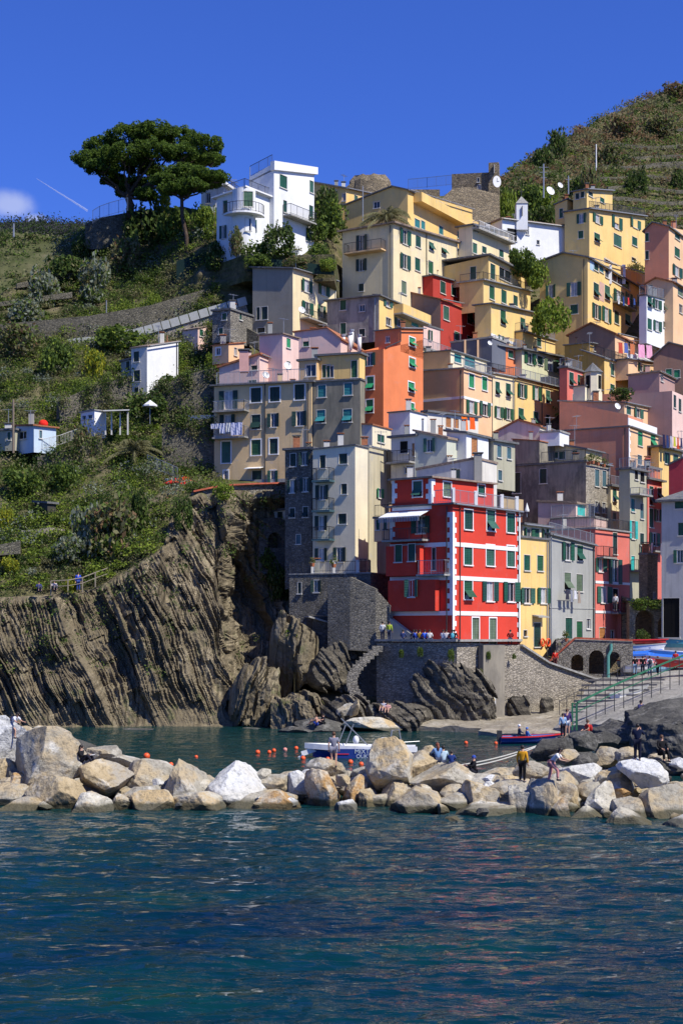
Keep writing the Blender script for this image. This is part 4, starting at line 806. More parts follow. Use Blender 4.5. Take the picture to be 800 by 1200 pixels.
l5=House('pale blue hut with a flat red roof and terrace on the left slope',152.5,40,499,530,plaster('pale_blue_plaster',(.50,.60,.68)),xl=19,xr=66,tl=499.5,th=45,roof='flat',rm=TERRA,oh=.25,rt=.15,wins=ws('L 27 510 9 9 p;R 48 509 3 9 c:G'))
l6=House('low green-grey hut at the left edge of the slope',153.5,18,504,528,GREENB,xl=-12,RR=5,th=20,roof='flat',oh=.2,wins=ws('L 11 511 4 9 c'))
l7=House('white box hut with high slit windows on the left slope',155,111,481,512,WHT,xl=95,xr=124,tl=484,th=40,roof='shed',rm=CONC,oh=.12,rt=.12,wins=ws('L 99 489.5 4 4 p;L 106 488.5 5 4 p'))
l8=thing('pergola',W(140,482,155),'open garden pergola with white posts beside the white box hut','pergola')
for px in (124,131,141,150):
    m=MB(); m.bar(W(px,482,155),W(px,498,155)-Vector((0,0,1)),.14); m.build('post',PALE,l8)
m=MB(); m.hexa([W(121,482,154),W(152,481,154),W(152,481,157),W(121,482,157)],[W(121,482,154)+Vector((0,0,.12)),W(152,481,154)+Vector((0,0,.12)),W(152,481,157)+Vector((0,0,.12)),W(121,482,157)+Vector((0,0,.12))]); m.build('canopy',PALE,l8)
l9=House('tiny dark wooden hut with a flat roof in the scrub on the left slope',145.5,56,590,610,plain('dark_wood',(.05,.045,.035)),xl=41,xr=66,tl=589,roof='flat',oh=.2,th=40,name='hut',cat='hut')

# roof clutter, drainpipes and aerials on the houses (parts of each house)
crn=random.Random(77)
def clutter(h):
    for bi,B in enumerate(h.blocks):
        fl,fr,LL,RR=B['fl'],B['fr'],B['LL'],B['RR']
        if LL<.9 or RR<2.5 or 'roof' not in B: continue
        z0=max(B['zC'],B['zL'],B['zR'])
        for q in range(crn.choice([1,1,2])):
            a=crn.uniform(.2,.85)*LL; b=crn.uniform(.15,.6)*RR; z=B['zC']+(B['zL']-B['zC'])*a/LL+(B['zR']-B['zC'])*b/RR
            c=fl.O+fl.u*a+fr.u*b; c=Vector((c.x,c.y,z-.1)); hh=crn.uniform(.7,1.5); w=crn.uniform(.28,.5)
            m=MB(); m.bar(c,c+Vector((0,0,hh)),w,w*1.3); ch_=m.build('chimney',crn.choice([h.mat,PALE,GREYP,TERRA]),h.root); m=MB(); m.bar(c+Vector((0,0,hh+.1)),c+Vector((0,0,hh+.17)),w*1.4,w*1.7); 
            for s_ in (-1,1): m.bar(c+Vector((s_*w*.4,0,hh)),c+Vector((s_*w*.4,0,hh+.1)),.08)
            m.build('chimney_cap',crn.choice([SLATE,TERRA]),ch_)
        if crn.random()<.6:
            a=crn.uniform(.1,.9)*LL; b=crn.uniform(.1,.8)*RR; z=B['zC']+(B['zL']-B['zC'])*a/LL+(B['zR']-B['zC'])*b/RR; c=fl.O+fl.u*a+fr.u*b; c=Vector((c.x,c.y,z)); hh=crn.uniform(1.6,2.8)
            m=MB(); m.bar(c,c+Vector((0,0,hh)),.05); d=Vector((crn.uniform(-1,1),crn.uniform(-1,1),0)).normalized()
            m.bar(c+Vector((0,0,hh-.1))-d*.6,c+Vector((0,0,hh-.1))+d*.6,.03)
            for t in (-.5,-.25,0,.25,.5): e=d.cross(Vector((0,0,1)))*.3; m.bar(c+Vector((0,0,hh-.1))+d*t-e,c+Vector((0,0,hh-.1))+d*t+e,.025)
            m.build('aerial',GALV,h.root)
        if RR>5 and B['zC']-B['zb']>5 and crn.random()<.7:
            u=RR-.35; m=MB(); m.tube([fr.at(u,B['zb']+.1,.08),fr.at(u,B['zR']-.15,.08)],.05,6); m.build('drainpipe',crn.choice([IRON,GALV]),h.root)
        if LL>4 and B['zC']-B['zb']>5 and crn.random()<.6:
            u=crn.uniform(.25,.6); m=MB(); m.tube([fl.at(u,B['zb']+.1,.08),fl.at(u,B['zC']-.15,.08)],.05,6); m.build('drainpipe',crn.choice([IRON,GALV]),h.root)
        if RR>5 and crn.random()<.8:   # eaves gutter
            m=MB(); m.tube([fr.at(.0,B['zC']+.02,.38),fr.at(RR,B['zR']+.02,.38)],.07,6); m.build('gutter',GALV,h.root)
for h_ in [x for x in list(globals().values()) if isinstance(x,House)]: clutter(h_)
# ------------------------------------------------------------------ terrain
PYS=[1000,870,850,800,750,700,650,600,585,570,560,500,450,400,350,300,250,200,150,100,40]
COLS={
-250:[118,122,126,128,131,134,140,146,148,150,151,158,164,172,181,191,202,214,226,238,250],
0:   [118,126,130,132,134,136,141,147,149,151,152,159,166,174,183,193,204,216,228,240,250],
100: [118,126,130,132,134,136,141,147,149,151,152,159,166,174,183,193,204,216,228,240,250],
180: [118,126,130,131.5,133,135,138,144,147,150,151,160,167,174,182,190,198,210,222,235,250],
235: [118,126,130,131.5,133,134.5,137,140,142,146,152.5,164,170,174,177,181,190,204,220,235,250],
265: [118,126,130,131.8,134,135.5,137.5,140,142,146,154.5,163,168,172,176,180,188,204,220,235,250],
285: [118,126,130,136,141,145,146,144,144,147,154.5,163,168,172,176,180,188,204,220,235,250],
335: [118,124,130,138,144,148,150,151,149,150,154.5,165,169,173,177,181,189,208,220,235,250],
345: [118,122,127,136,146,152,155,158,160,161,162,168,172,176,179,182,190,202,228,240,250],
375: [118,122,127,136,147,153,156,159,161,162,163,170,175,179,182,184,190,200,218,232,245],
400: [118,122,127,136,147,153,156,160,162,163,165,172,178,184,189,191,198,208,224,236,248],
440: [118,122,127,136,148,154,158,162,163,164,166,173,180,188,196,206,214,222,230,240,250],
470: [118,128,132,140,150,156,160,163,164,166,168,176,184,192,200,208,216,224,232,240,250],
600: [118,132,136,141,158,163,167,170,171,172,174,182,190,197,204,212,222,250,280,320,360],
700: [118,132,136,146,164,170,174,178,180,181,182,190,196,203,210,218,232,262,292,325,360],
800: [118,132,136,148,166,174,180,184,186,187,188,194,202,210,218,228,246,270,298,328,360],
1050:[118,132,136,148,166,174,180,184,186,187,188,194,202,210,218,228,246,270,298,328,360]}
CK=sorted(COLS); CV=np.array([COLS[c] for c in CK],float); PA=-np.array(PYS,float)
def D(px,py):
    px=np.atleast_1d(np.asarray(px,float)); py=np.atleast_1d(np.asarray(py,float))
    px,py=np.broadcast_arrays(px,py)
    rows=np.stack([np.interp(-py,PA,CV[i]) for i in range(len(CK))],0)
    i=np.clip(np.searchsorted(CK,px,side='right')-1,0,len(CK)-2); c=np.array(CK,float)
    t=(px-c[i])/(c[i+1]-c[i]); t=np.clip(t,0,1)
    a=np.take_along_axis(rows,i[None],0)[0]; b=np.take_along_axis(rows,(i+1)[None],0)[0]
    return a*(1-t)+b*t
CRX=[-250,-60,0,50,75,100,130,150,190,240,262,300,360,400,430,460,520,590,610,650,700,750,800,1050]
CRY=[460,380,348,315,285,268,266,250,242,246,245,262,258,236,226,228,228,206,192,166,140,117,98,30]
crest=lambda px: np.interp(px,CRX,CRY)
CTX=[-250,0,60,110,150,190,200,215,235,250,335,345]; CTY=[720,700,697,690,668,642,605,588,577,572,571,600]
ctop=lambda px: np.interp(px,CTX,CTY)
STR=lambda X,Z: .87*X+.49*Z
def strat(X,Y,Z):
    w=fbm(X*.06,Y*0,Z*.06,2,5)*1.5+fbm(X*.5,0,Z*.5,3,9)*.12; c=STR(X,Z)+w
    along=-.49*X+.87*Z
    j=c+fbm(X*1.1,0,Z*1.1,2,31)*.06; saw=lambda q,s,l: ((q*s+vn(q*s*.37,0,along*l*.6,12)*1.1)%1)
    d=vn(c*.30,0,along*.06,1)*1.0+saw(j,.62,.03)*.40*(1+vn(c*.5,0,along*.2,14))+saw(j,1.55,.06)*.42*(1+.8*vn(c*.8,0,along*.4,15))+saw(j,3.3,.1)*.20
    blk=np.floor(c*1.1)*7.3; d+=_h((blk*3).astype(np.int64),np.floor(along*.42+blk).astype(np.int64),np.zeros_like(blk).astype(np.int64),4)*.7
    d+=vn(c*.13,0,along*.02,51)*1.5; cr=vn(c*.33,0,along*.035,52); d-=np.clip((cr-.42)/.12,0,1)*1.6
    d+=fbm(X*.9,0,Z*.9,4,6)*.30
    return d
def sheet(name, pxs, rows, py_of, disp, mat, back=None, smooth=True, kind='structure'):
    nx=len(pxs); V=[];
    P=np.array([[ (px, py_of(px,t)) for t in rows] for px in pxs]); px=P[...,0]; py=P[...,1]
    Y=D(px.ravel(),py.ravel()).reshape(px.shape)
    X=(px-CX)*Y/F; Z=HC+(HY-py)*Y/F
    X,Y,Z=disp(X,Y,Z,px,py)
    if back:
        X=np.concatenate([X,X[:,-1:]],1); Y=np.concatenate([Y,Y[:,-1:]+back[0]],1); Z=np.concatenate([Z,Z[:,-1:]-back[1]],1)
    nr=X.shape[1]; v=np.stack([X,Y,Z],-1).reshape(-1,3)
    i,j=np.meshgrid(np.arange(nx-1),np.arange(nr-1),indexing='ij'); a=(i*nr+j).ravel()
    f=np.stack([a,a+nr,a+nr+1,a+1],-1)
    me=bpy.data.meshes.new(name); me.from_pydata(v.tolist(),[],f.tolist())
    for m in (mat if isinstance(mat,list) else [mat]): me.materials.append(m)
    if smooth: me.polygons.foreach_set('use_smooth',[True]*len(f))
    o=bpy.data.objects.new(name,me); COL.objects.link(o); o['kind']=kind; return o
SROT=(0,math.radians(29.5),0)
CLIFF=rockm('cliff_rock',(.12,.095,.058),(.23,.188,.118),(.355,.30,.20),.6,.72,((3.2,.15,.14),SROT),1.0,(.10,.11,.045))
def cl_disp(X,Y,Z,px,py):
    fade=np.clip((ctop(px)-py)/-8,0,1)*np.clip((870-py)/14,0.0,1)
    d=strat(X,Y,Z)+fbm(X*.15,0,Z*.15,3,40)*1.3
    wl=np.clip((850-py)/40,0,1)
    X=X+fade*np.clip((px-250)/20,0,1)*(fbm(Y*.35,0,Z*.3,5,77)*.8+strat(X,Y,Z)*.35)
    return X,Y-d*fade*(.35+.65*wl),Z+fade*fbm(X*.8,Y*0,Z*.8,2,21)*.15
cl=sheet('cliff',np.arange(-150,345,1.0),np.linspace(0,1,230),lambda px,t: 872+(float(ctop(px))-872)*t,cl_disp,CLIFF,smooth=False)
# hillside
m,nt,b=nmat('hillside_soil'); v_=coords(nt); n1=noise(nt,v_,.25,8,.65); n2=noise(nt,v_,1.6,6,.7); n3=noise(nt,coords(nt,(.05,.05,1.2)),1,3)
c=ramp(nt,n1,[(.33,(.08,.09,.03)),(.48,(.13,.125,.05)),(.6,(.18,.15,.085)),(.75,(.22,.18,.12))]); c=mixc(nt,ramp(nt,n2,[(.4,(.8,.8,.8)),(.6,(0,0,0))]),c,(.04,.045,.02)); c=mixc(nt,ramp(nt,n3,[(.48,(0,0,0)),(.6,(.5,.5,.5))]),c,(.16,.13,.09))
Lk(nt,c,b.inputs['Base Color']); b.inputs['Roughness'].default_value=.95; b.inputs['Specular IOR Level'].default_value=.1; bump(nt,b,n2,1.0,.25); SOIL=m
def hl_disp(X,Y,Z,px,py):
    a=np.clip((py-ctop(px)*0-crest(px))/20,0.15,1)
    town=((px>335)&(py>200)&(py<760)).astype(float)
    d=fbm(X*.12,Y*.12,Z*.12,4,60)*1.5+fbm(X*.6,Y*.6,Z*.6,3,70)*.5
    ter=np.where((px>600)&(py<260),.8,0)*np.abs(((Z/3.2)%1)-.5)*2.4
    s=np.where(py<ctop(px)+1,1,0); s=np.where(px>345,1,s)*np.clip((ctop(px)-py)/14,0,1) if False else 1
    e=np.where(px<345,np.clip((ctop(px)-py)/16,0,1),np.clip((872-py)/30,0,1))
    return X,Y+(d*(1-.7*town)+ter)*e+town*1.0,Z+fbm(X*.5,Y*.5,0*Z,2,80)*.2*e*a
hx=np.concatenate([np.arange(-250,345,3.0),np.arange(345,600,6.),np.arange(600,1051,3.5)])
hl=sheet('hillside',hx,np.concatenate([np.linspace(0,.02,2),np.linspace(.03,1,150)]),lambda px,t: (float(ctop(px)) if px<345 else 872.)*(1-t)+float(crest(px))*t,hl_disp,SOIL,back=(60,12))
# far hills
def far(name,xs,ys,Y,mat,amp,ybot=430,depth=150):
    px=np.arange(-400,420,3.0); V=[]; n=26
    P=[]; 
    for x in px:
        yt=float(np.interp(x,xs,ys))
        for j in range(n):
            t=j/(n-1); y_=ybot+(yt-ybot)*t; Yd=Y-depth*(1-t)*.6
            P.append(((x-CX)*Yd/F,Yd,HC+(HY-y_)*Yd/F))
    P=np.array(P); X,Yy,Z=P.T; nn=fbm(X*.03,Yy*.03,Z*.03,4,90)*amp; tt=np.tile(np.linspace(0,1,n),len(px)); P[:,1]+=nn*3; P[:,2]+=nn*.35+fbm(X*.2,Yy*.2,Z*.1,2,95)*amp*.16
    f=[]
    for i in range(len(px)-1):
        for j in range(n-1): a=i*n+j; f.append((a,a+n,a+n+1,a+1))
    me=bpy.data.meshes.new(name); me.from_pydata(P.tolist(),[],f); me.materials.append(mat); o=bpy.data.objects.new(name,me); COL.objects.link(o); o['kind']='structure'; return o
m,nt,b=nmat('terraced_grass'); v_=coords(nt); n1=noise(nt,v_,.08,6,.6); w=N(nt,'ShaderNodeTexWave',wave_type='BANDS',bands_direction='Z',Scale=.09,Distortion=6.0,Detail=4.0); Lk(nt,coords(nt),w.inputs['Vector'])
c=ramp(nt,n1,[(.35,(.05,.06,.022)),(.5,(.085,.09,.04)),(.65,(.13,.115,.065))]); c=mixc(nt,ramp(nt,w.outputs[0],[(.0,(.7,.7,.7)),(.3,(0,0,0))]),c,(.07,.075,.035)); c=mixc(nt,ramp(nt,noise(nt,v_,.3,6,.7),[(.55,(0,0,0)),(.62,(.9,.9,.9))]),c,(.05,.06,.025))
Lk(nt,c,b.inputs['Base Color']); b.inputs['Roughness'].default_value=1; b.inputs['Specular IOR Level'].default_value=.05; bump(nt,b,n1,.8,2); TG=m
far('terraced_hill',[-400,-100,0,50,100,150,420],[262,268,271,276,281,300,420],420,TG,2.0)
far('forest_ridge',[-400,0,40,110,150,420],[255,263,260,265,275,330],1050,leafm('far_forest',(.018,.03,.018),(.035,.045,.03)),4,ybot=300,depth=200)
# ------------------------------------------------------------------ sea
def water(name,x0,x1,y0,y1,nx,ny,mat,geo=True):
    ys=np.geomspace(y0,y1,ny) if geo else np.linspace(y0,y1,ny); xs=np.linspace(x0,x1,nx)
    Xg,Yg=np.meshgrid(xs,ys,indexing='ij')
    if geo: Xg=Xg*(.45+.55*Yg/y1)
    A=np.clip((150-Yg)/60,0,1)*np.where(Yg>68,.55,1)
    Z=A*(.07*vn(Xg*.25,Yg*.6,0,1)+.06*fbm(Xg*.6+3,Yg*1.9,0,4,4)-.06*np.abs(vn(Xg*1.0,Yg*3.2,0,7)))
    v=np.stack([Xg,Yg,Z],-1).reshape(-1,3); i,j=np.meshgrid(np.arange(nx-1),np.arange(ny-1),indexing='ij'); a=(i*ny+j).ravel()
    f=np.stack([a,a+ny,a+ny+1,a+1],-1); me=bpy.data.meshes.new(name); me.from_pydata(v.tolist(),[],f.tolist()); me.polygons.foreach_set('use_smooth',[True]*len(f)); me.materials.append(mat)
    o=bpy.data.objects.new(name,me); COL.objects.link(o); o['kind']='structure'; return o
m,nt,b=nmat('sea_water'); v_=coords(nt,(.75,1.7,1),(0,0,.12)); n1=noise(nt,v_,1.5,4,.52); n0=noise(nt,coords(nt,(.8,1.5,1),(0,0,-.2)),.45,3,.5); mu=N(nt,'ShaderNodeMath',operation='MULTIPLY_ADD'); Lk(nt,n0,mu.inputs[0]); mu.inputs[1].default_value=2.2; Lk(nt,n1,mu.inputs[2]); n2=noise(nt,coords(nt,(.12,.2,1)),1,4)
gm=N(nt,'ShaderNodeNewGeometry'); sx=N(nt,'ShaderNodeSeparateXYZ'); Lk(nt,gm.outputs['Position'],sx.inputs[0])
mr=N(nt,'ShaderNodeMapRange'); mr.inputs[1].default_value=45; mr.inputs[2].default_value=80; Lk(nt,sx.outputs[1],mr.inputs[0])
c=ramp(nt,n2,[(.35,(.0007,.014,.030)),(.55,(.001,.023,.032)),(.7,(.002,.033,.030))]); c=mixc(nt,mr.outputs[0],c,(.003,.030,.030))
Lk(nt,c,b.inputs['Base Color']); b.inputs['Roughness'].default_value=.05; b.inputs['IOR'].default_value=1.33; b.inputs['Specular IOR Level'].default_value=.5
bump(nt,b,mu.outputs[0],1.0,.165); SEA=m
water('sea',-75,75,20,175,480,900,SEA)
m=MB(); 
for (a,b_,c_,d) in ((-900,-74,-60,1400),(74,900,-60,1400)): m.poly([(a,c_,-.12),(b_,c_,-.12),(b_,d,-.12),(a,d,-.12)])
m.poly([(-74,-60,-.12),(74,-60,-.12),(74,22,-.12),(-74,22,-.12)]); o=m.build('open_sea',SEA); struct(o)
# ------------------------------------------------------------------ rocks
RM=[rockm('boulder_grey',(.24,.215,.17),(.38,.35,.28),(.52,.48,.40),1.0,.8,spot=(.60,.58,.52),patch=(.42,.33,.20),wet=True),
    rockm('boulder_tan',(.30,.22,.12),(.46,.36,.21),(.56,.47,.32),1.0,.85,spot=(.56,.52,.43),patch=(.34,.31,.25),wet=True),
    rockm('boulder_orange',(.34,.18,.06),(.50,.30,.12),(.56,.44,.28),1.3,.85,spot=(.56,.50,.38),patch=(.50,.45,.35),wet=True),
    rockm('boulder_white',(.40,.40,.38),(.60,.60,.58),(.76,.76,.75),.9,.92,patch=(.55,.53,.47),wet=True),
    rockm('boulder_dark',(.06,.057,.05),(.11,.105,.09),(.18,.17,.15),1.2,.7,spot=(.24,.23,.20)),
    rockm('boulder_pale',(.36,.33,.26),(.52,.48,.38),(.64,.61,.52),1.0,.85,spot=(.68,.66,.60),patch=(.46,.33,.16),wet=True),
    rockm('strata_rock',(.075,.066,.05),(.16,.14,.105),(.27,.235,.175),1.2,.7,((.5,.5,2.2),(0,0,0)),1.0)]
def boulder(px,py,w,h,Y,mi,label,rot=0,ang=.5,seed=None,name='boulder',group='boulders of the breakwater',depth=None,cat='boulder'):
    seed=seed if seed is not None else int(px*13+py*7)
    import bmesh
    rn=random.Random(seed); bm=bmesh.new(); bmesh.ops.create_icosphere(bm,subdivisions=5,radius=1)
    P=np.array([v.co[:] for v in bm.verts]); 
    P*=(1+.10*fbm(P[:,0]*1.3+seed%97,P[:,1]*1.3,P[:,2]*1.3,2,seed%50))[:,None]
    for k_ in range(15):   # chop with planes: facets
        n=np.array([rn.gauss(0,1) for _ in range(3)]); n/=np.linalg.norm(n); d=rn.uniform(.52,.86); q=P@n; ex=np.maximum(q-d,0); P-=np.outer(ex*.98,n)
    nn=fbm(P[:,0]*1.7+seed%97,P[:,1]*1.7,P[:,2]*1.7,5,seed%50,.55); P*=(1+.035*nn)[:,None]
    n2_=fbm(P[:,0]*6,P[:,1]*6,P[:,2]*6+seed%31,3,seed%40); P*=(1+.026*n2_)[:,None]
    P/= np.array([np.ptp(P[:,0])/2,np.ptp(P[:,1])/2,np.ptp(P[:,2])/2])
    hw=w*Y/F/2; hh=h*Y/F/2; dp=depth or (hw*.5+hh*.5)*1.05
    # tilt in the image plane before fitting
    t=math.radians(rot); P=P*np.array([hw,dp,hh]); 
    if rot:
        R_=np.array([[math.cos(t),0,-math.sin(t)],[0,1,0],[math.sin(t),0,math.cos(t)]]); P=P@R_.T
        P[:,0]*=hw/(np.ptp(P[:,0])/2); P[:,2]*=hh/(np.ptp(P[:,2])/2)
    me=bpy.data.meshes.new(name)
    for v,p in zip(bm.verts,P): v.co=p
    bm.to_mesh(me); bm.free(); me.materials.append(RM[mi]); 
    o=bpy.data.objects.new(name,me); COL.objects.link(o); o.location=W(px,py,Y); ORG[o.name]=o.location.copy()
    return tag(o,label,cat,group)
YS=lambda px: float(np.interp(px,[0,400,560,700,800],[4.6,4.2,2.6,1.4,0]))
BL=[ # px,py,w,h,Y,material,rot,label
(58,884,92,76,68,0,25,'huge pointed grey boulder with a tan face, tallest at the left end of the breakwater'),
(4,864,56,58,71,3,10,'bright white boulder at the left edge with a girl climbing on it'),
(30,860,24,18,72,0,0,'small grey boulder wedged behind the white one at the left'),
(44,858,24,16,74,5,10,'pale flat boulder peeking out behind the huge pointed one'),
(63,928,72,40,66,1,0,'broad orange-tan boulder below the huge pointed one'),
(25,944,62,24,65,1,0,'low wet brown boulder at the waterline at the left edge'),
(107,942,54,24,64.6,5,5,'pale domed boulder at the waterline in front of the tan block'),
(126,912,68,48,67.5,1,-8,'tan block boulder with a person in black sitting above it'),
(172,913,66,46,68.5,0,0,'smooth rounded grey-green boulder left of the grey pyramid'),
(178,933,52,22,65.5,5,0,'low pale boulder with brown spots at the foot of the smooth grey one'),
(141,937,32,17,65.5,1,0,'small tan boulder between the tan block and the low pale one'),
(8,905,34,44,69,1,10,'tan boulder below the bright white boulder at the left edge'),
(24,920,34,30,67.5,2,0,'dark orange boulder squeezed left of the broad orange-tan one'),
(121,886,42,28,72,0,0,'grey rounded boulder behind the reading person'),
(150,893,50,18,72,0,-5,'flat grey boulder behind the smooth rounded one'),
(223,910,56,58,67.5,0,20,'grey pyramid shaped boulder with a sharp tip'),
(278,917,74,50,67.5,3,-8,'large whitish boulder with rough top right of the grey pyramid'),
(228,936,72,22,65.5,5,0,'long low pale boulder under the grey pyramid'),
(320,921,40,24,68.5,0,0,'low grey-tan boulder right of the large whitish one'),
(324,938,60,20,65.5,2,3,'rusty orange flat boulder at the waterline'),
(310,938,84,24,66.8,0,0,'long grey slab boulder behind the rusty orange one'),
(350,920,38,38,68.5,3,20,'whitish leaning boulder with grey side left of the girl'),
(382,919,46,46,67.5,2,15,'orange and white boulder under the girl in the patterned dress'),
(382,903,48,34,70,0,0,'grey boulder the girl in the patterned dress stands on'),
(406,942,28,18,65,3,0,'small white boulder at the waterline below the orange and white one'),
(414,928,32,34,67.5,2,-15,'tan wedge boulder left of the tall brown-grey one'),
(432,934,34,26,67,1,10,'small sandy boulder at the foot of the tall brown-grey one'),
(438,914,36,26,70,5,0,'pale boulder half hidden left of the tall brown-grey one'),
(458,898,54,68,68.5,5,-15,'tall upright brown-grey boulder, highest in the middle of the breakwater'),
(493,897,38,44,71,1,0,'tan rounded boulder behind the tall upright one'),
(523,914,86,52,69,0,0,'big flat-topped grey boulder under the seated group'),
(490,935,76,42,66,1,-25,'slanting tan boulder split by a crack at the waterline'),
(462,927,34,32,67.5,1,0,'small tan boulder left of the slanting one'),
(571,948,88,20,65.5,5,0,'long flat cream and orange boulder at the waterline'),
(542,966,70,17,62.8,5,0,'low boulder standing alone in the water in front of the others'),
(566,928,48,28,67,1,0,'warm tan boulder below the big flat-topped one'),
(571,914,20,14,69,3,0,'small bright white boulder behind the warm tan one'),
(594,925,40,34,68.5,1,15,'tan boulder with a dark cleft left of the man in yellow'),
(612,938,36,40,66.5,0,20,'whitish grey boulder with a steep face under the man in yellow'),
(633,934,44,44,66,0,-10,'mottled grey boulder in front of the girl in pink trousers'),
(621,905,46,32,70,1,0,'orange-stained boulder beside the man in yellow'),
(661,933,38,38,67.5,1,0,'brown-grey boulder the girl in pink trousers steps on'),
(680,908,54,34,70,3,-5,'pale smooth grey-white boulder in front of the girl in pink trousers'),
(700,934,50,42,66.3,5,-35,'sandy block tilted to the right'),
(714,914,36,32,69,5,0,'pale boulder left of the bright white painted-looking one'),
(752,908,58,36,68.5,3,-20,'large bright white boulder tilted to the right'),
(685,952,40,17,65,5,0,'low cream boulder at the waterline below the tilted sandy block'),
(656,942,24,24,65.3,2,0,'small orange block at the waterline'),
(731,944,52,28,65.8,0,-5,'grey boulder between the sandy block and the big grey one'),
(775,937,62,46,67,0,-10,'big grey boulder near the right edge with white streaks'),
(737,960,58,22,63.6,5,0,'low cream boulder in the water near the right edge'),
(795,963,44,20,63.8,3,0,'white boulder at the waterline at the right edge'),
(728,930,30,16,68,2,0,'reddish brown boulder squeezed above the grey ones at the right'),
(772,900,36,22,71,4,0,'dark speckled boulder right of the bright white one'),
(796,896,28,18,71,3,0,'white rounded boulder at the right edge'),
(790,925,34,20,69,1,0,'tan slab boulder at the right edge above the big grey one'),
(645,878,52,28,76,4,10,'dark jagged rock beside the moored rowing boat'),
(708,868,36,22,79,4,0,'dark brown boulder at the foot of the outcrop'),
(681,868,32,26,78,4,-20,'dark leaning rock right of the seated person in red'),
(712,888,34,26,74,1,0,'rounded tan boulder in the shade of the outcrop'),
(732,887,30,28,74,1,0,'brown boulder below the standing person in black'),
(690,893,46,24,74,4,0,'dark cracked rock with pale streaks behind the smooth pale boulder'),
(663,888,40,20,75,1,0,'brown rock behind the girl in pink trousers'),
(770,890,24,14,72.5,0,0,'small grey rock between the two people in black'),
(97,878,30,22,74,4,0,'dark rock behind the person in black'),
(196,921,22,26,69.5,4,0,'dark rock in the gap left of the grey pyramid'),
(250,925,22,20,69,0,0,'grey rock in the gap right of the grey pyramid'),
(500,880,16,16,73,1,0,'small tan rock behind the tall upright boulder'),
]
for (px,py,w,h,Y,mi,rot,lab) in BL:
    w*=1.05; h*=.99; Y+=YS(px)
    if py+h/2>936 and Y<67.6+YS(px): t_=py-h/2; h=h*1.5+10; py=t_+h/2
    boulder(px,py,w,h,Y,mi,lab,rot)
srn=random.Random(19)
for i in range(64):
    px=srn.uniform(2,798); q=srn.random(); Y=64.2+q*6.5+YS(px); py=HY+F*HC/Y-4-q*10-(22 if q>.4 else 0)*srn.random(); w=srn.uniform(9,22)
    boulder(px,py,w,w*srn.uniform(.55,.9),Y,srn.choice([0,1,1,2,5,5,3,4]),'small stone lying in the gaps or at the waterline of the breakwater',srn.uniform(-25,25),seed=i+500,name='stone',group='small stones of the breakwater',cat='stone')
for i in range(26):
    px=830+i*9+srn.uniform(-5,5) if i<17 else -25-(i-17)*17; w=srn.uniform(35,62); boulder(px,srn.uniform(905,945),w,w*.75,66+srn.random()*4+(0 if px>0 else 4),srn.choice([0,1,5,3]),'boulder of the breakwater beyond the edge of the picture',srn.uniform(-20,20),seed=i+900)
# submerged core of the breakwater, seen only between the boulders
rn=random.Random(3)
fills=MB()
for i in range(220):
    px=rn.uniform(-180,980); Y=rn.uniform(66.5,73)+YS(px); r_=rn.uniform(.5,1.0); c=W(px,0,Y); c.z=rn.uniform(-.3,.45+ (Y-YS(px)-66)*.14)
    fills.ball(c,r_,9,6,0,(rn.uniform(.8,1.5),1,rn.uniform(.5,.8)))
a=np.array(fills.v); nn=fbm(a[:,0]*1.3,a[:,1]*1.3,a[:,2]*1.3,3,3)*.18; a+=nn[:,None]; fills.v=[tuple(x) for x in a]
o=fills.build('rubble_core',RM[0]); tag(o,None,None,None,'stuff'); o['label']='small rubble packed between the boulders'
# rocks of the cove
def slabs(name,label,px,py,Y,w,h,dep,n,dip,seed,mat=None,cat='rock',taper=.5,yaw=0,kind=None):
    """outcrop of parallel rock beds: one rough mass whose layers step in and out; dip leans the beds"""
    import bmesh
    bm=bmesh.new(); bmesh.ops.create_icosphere(bm,subdivisions=6,radius=1); P=np.array([v.co[:] for v in bm.verts]); rn=random.Random(seed); n=int(n*1.5)
    for k_ in range(7):
        q_=np.array([rn.gauss(0,1),rn.gauss(0,1),rn.gauss(0,.8)]); q_/=np.linalg.norm(q_); q=P@q_; P-=np.outer(np.maximum(q-rn.uniform(.55,.8),0)*.95,q_)
    P[:,2]=np.sign(P[:,2])*np.abs(P[:,2])**.8
    t=math.radians(dip); S=np.array([w*Y/F*.55,dep*.6,h*Y/F*.62]); P=P*S; ax=np.array([math.cos(t),.25,math.sin(t)]); ax/=np.linalg.norm(ax); up=np.array([-math.sin(t),0,math.cos(t)])
    c=P@ax+fbm(P[:,0]*.3,P[:,1]*.3,P[:,2]*.3,3,seed)*.5; th=2*S[0]/n; al=P@up
    k_=np.floor(c/th+vn(c/th*.4,0,0,seed)*.8).astype(np.int64); z0=np.zeros_like(k_)
    r1=_h(k_,z0,z0,seed); seg=np.floor(al/1.3+r1*5).astype(np.int64); r2=_h(k_,seg,z0,seed+1)
    sc_=.70+.38*r1+.16*r2+.04*fbm(P[:,0]*2.5,P[:,1]*2.5,P[:,2]*2.5,4,seed+5); base=np.outer(P@ax,ax); P=base+(P-base)*sc_[:,None]; 
    for v,p in zip(bm.verts,P): v.co=p
    me=bpy.data.meshes.new(name); bm.to_mesh(me); bm.free(); me.materials.append(mat or RM[6]); o=bpy.data.objects.new(name,me); COL.objects.link(o); o.location=W(px,py-h*.36,Y); ORG[o.name]=o.location.copy(); tag(o,label,cat,None,kind); return o
slabs('rock_outcrop','dark fan of steep rock beds leaning against the quay wall',530,862,127,95,92,3.5,17,38,1,taper=.35)
slabs('rock_outcrop','low ribbed rock beds left of the dark fan at the waterline',470,866,125,80,44,3.5,15,40,2,taper=.5)
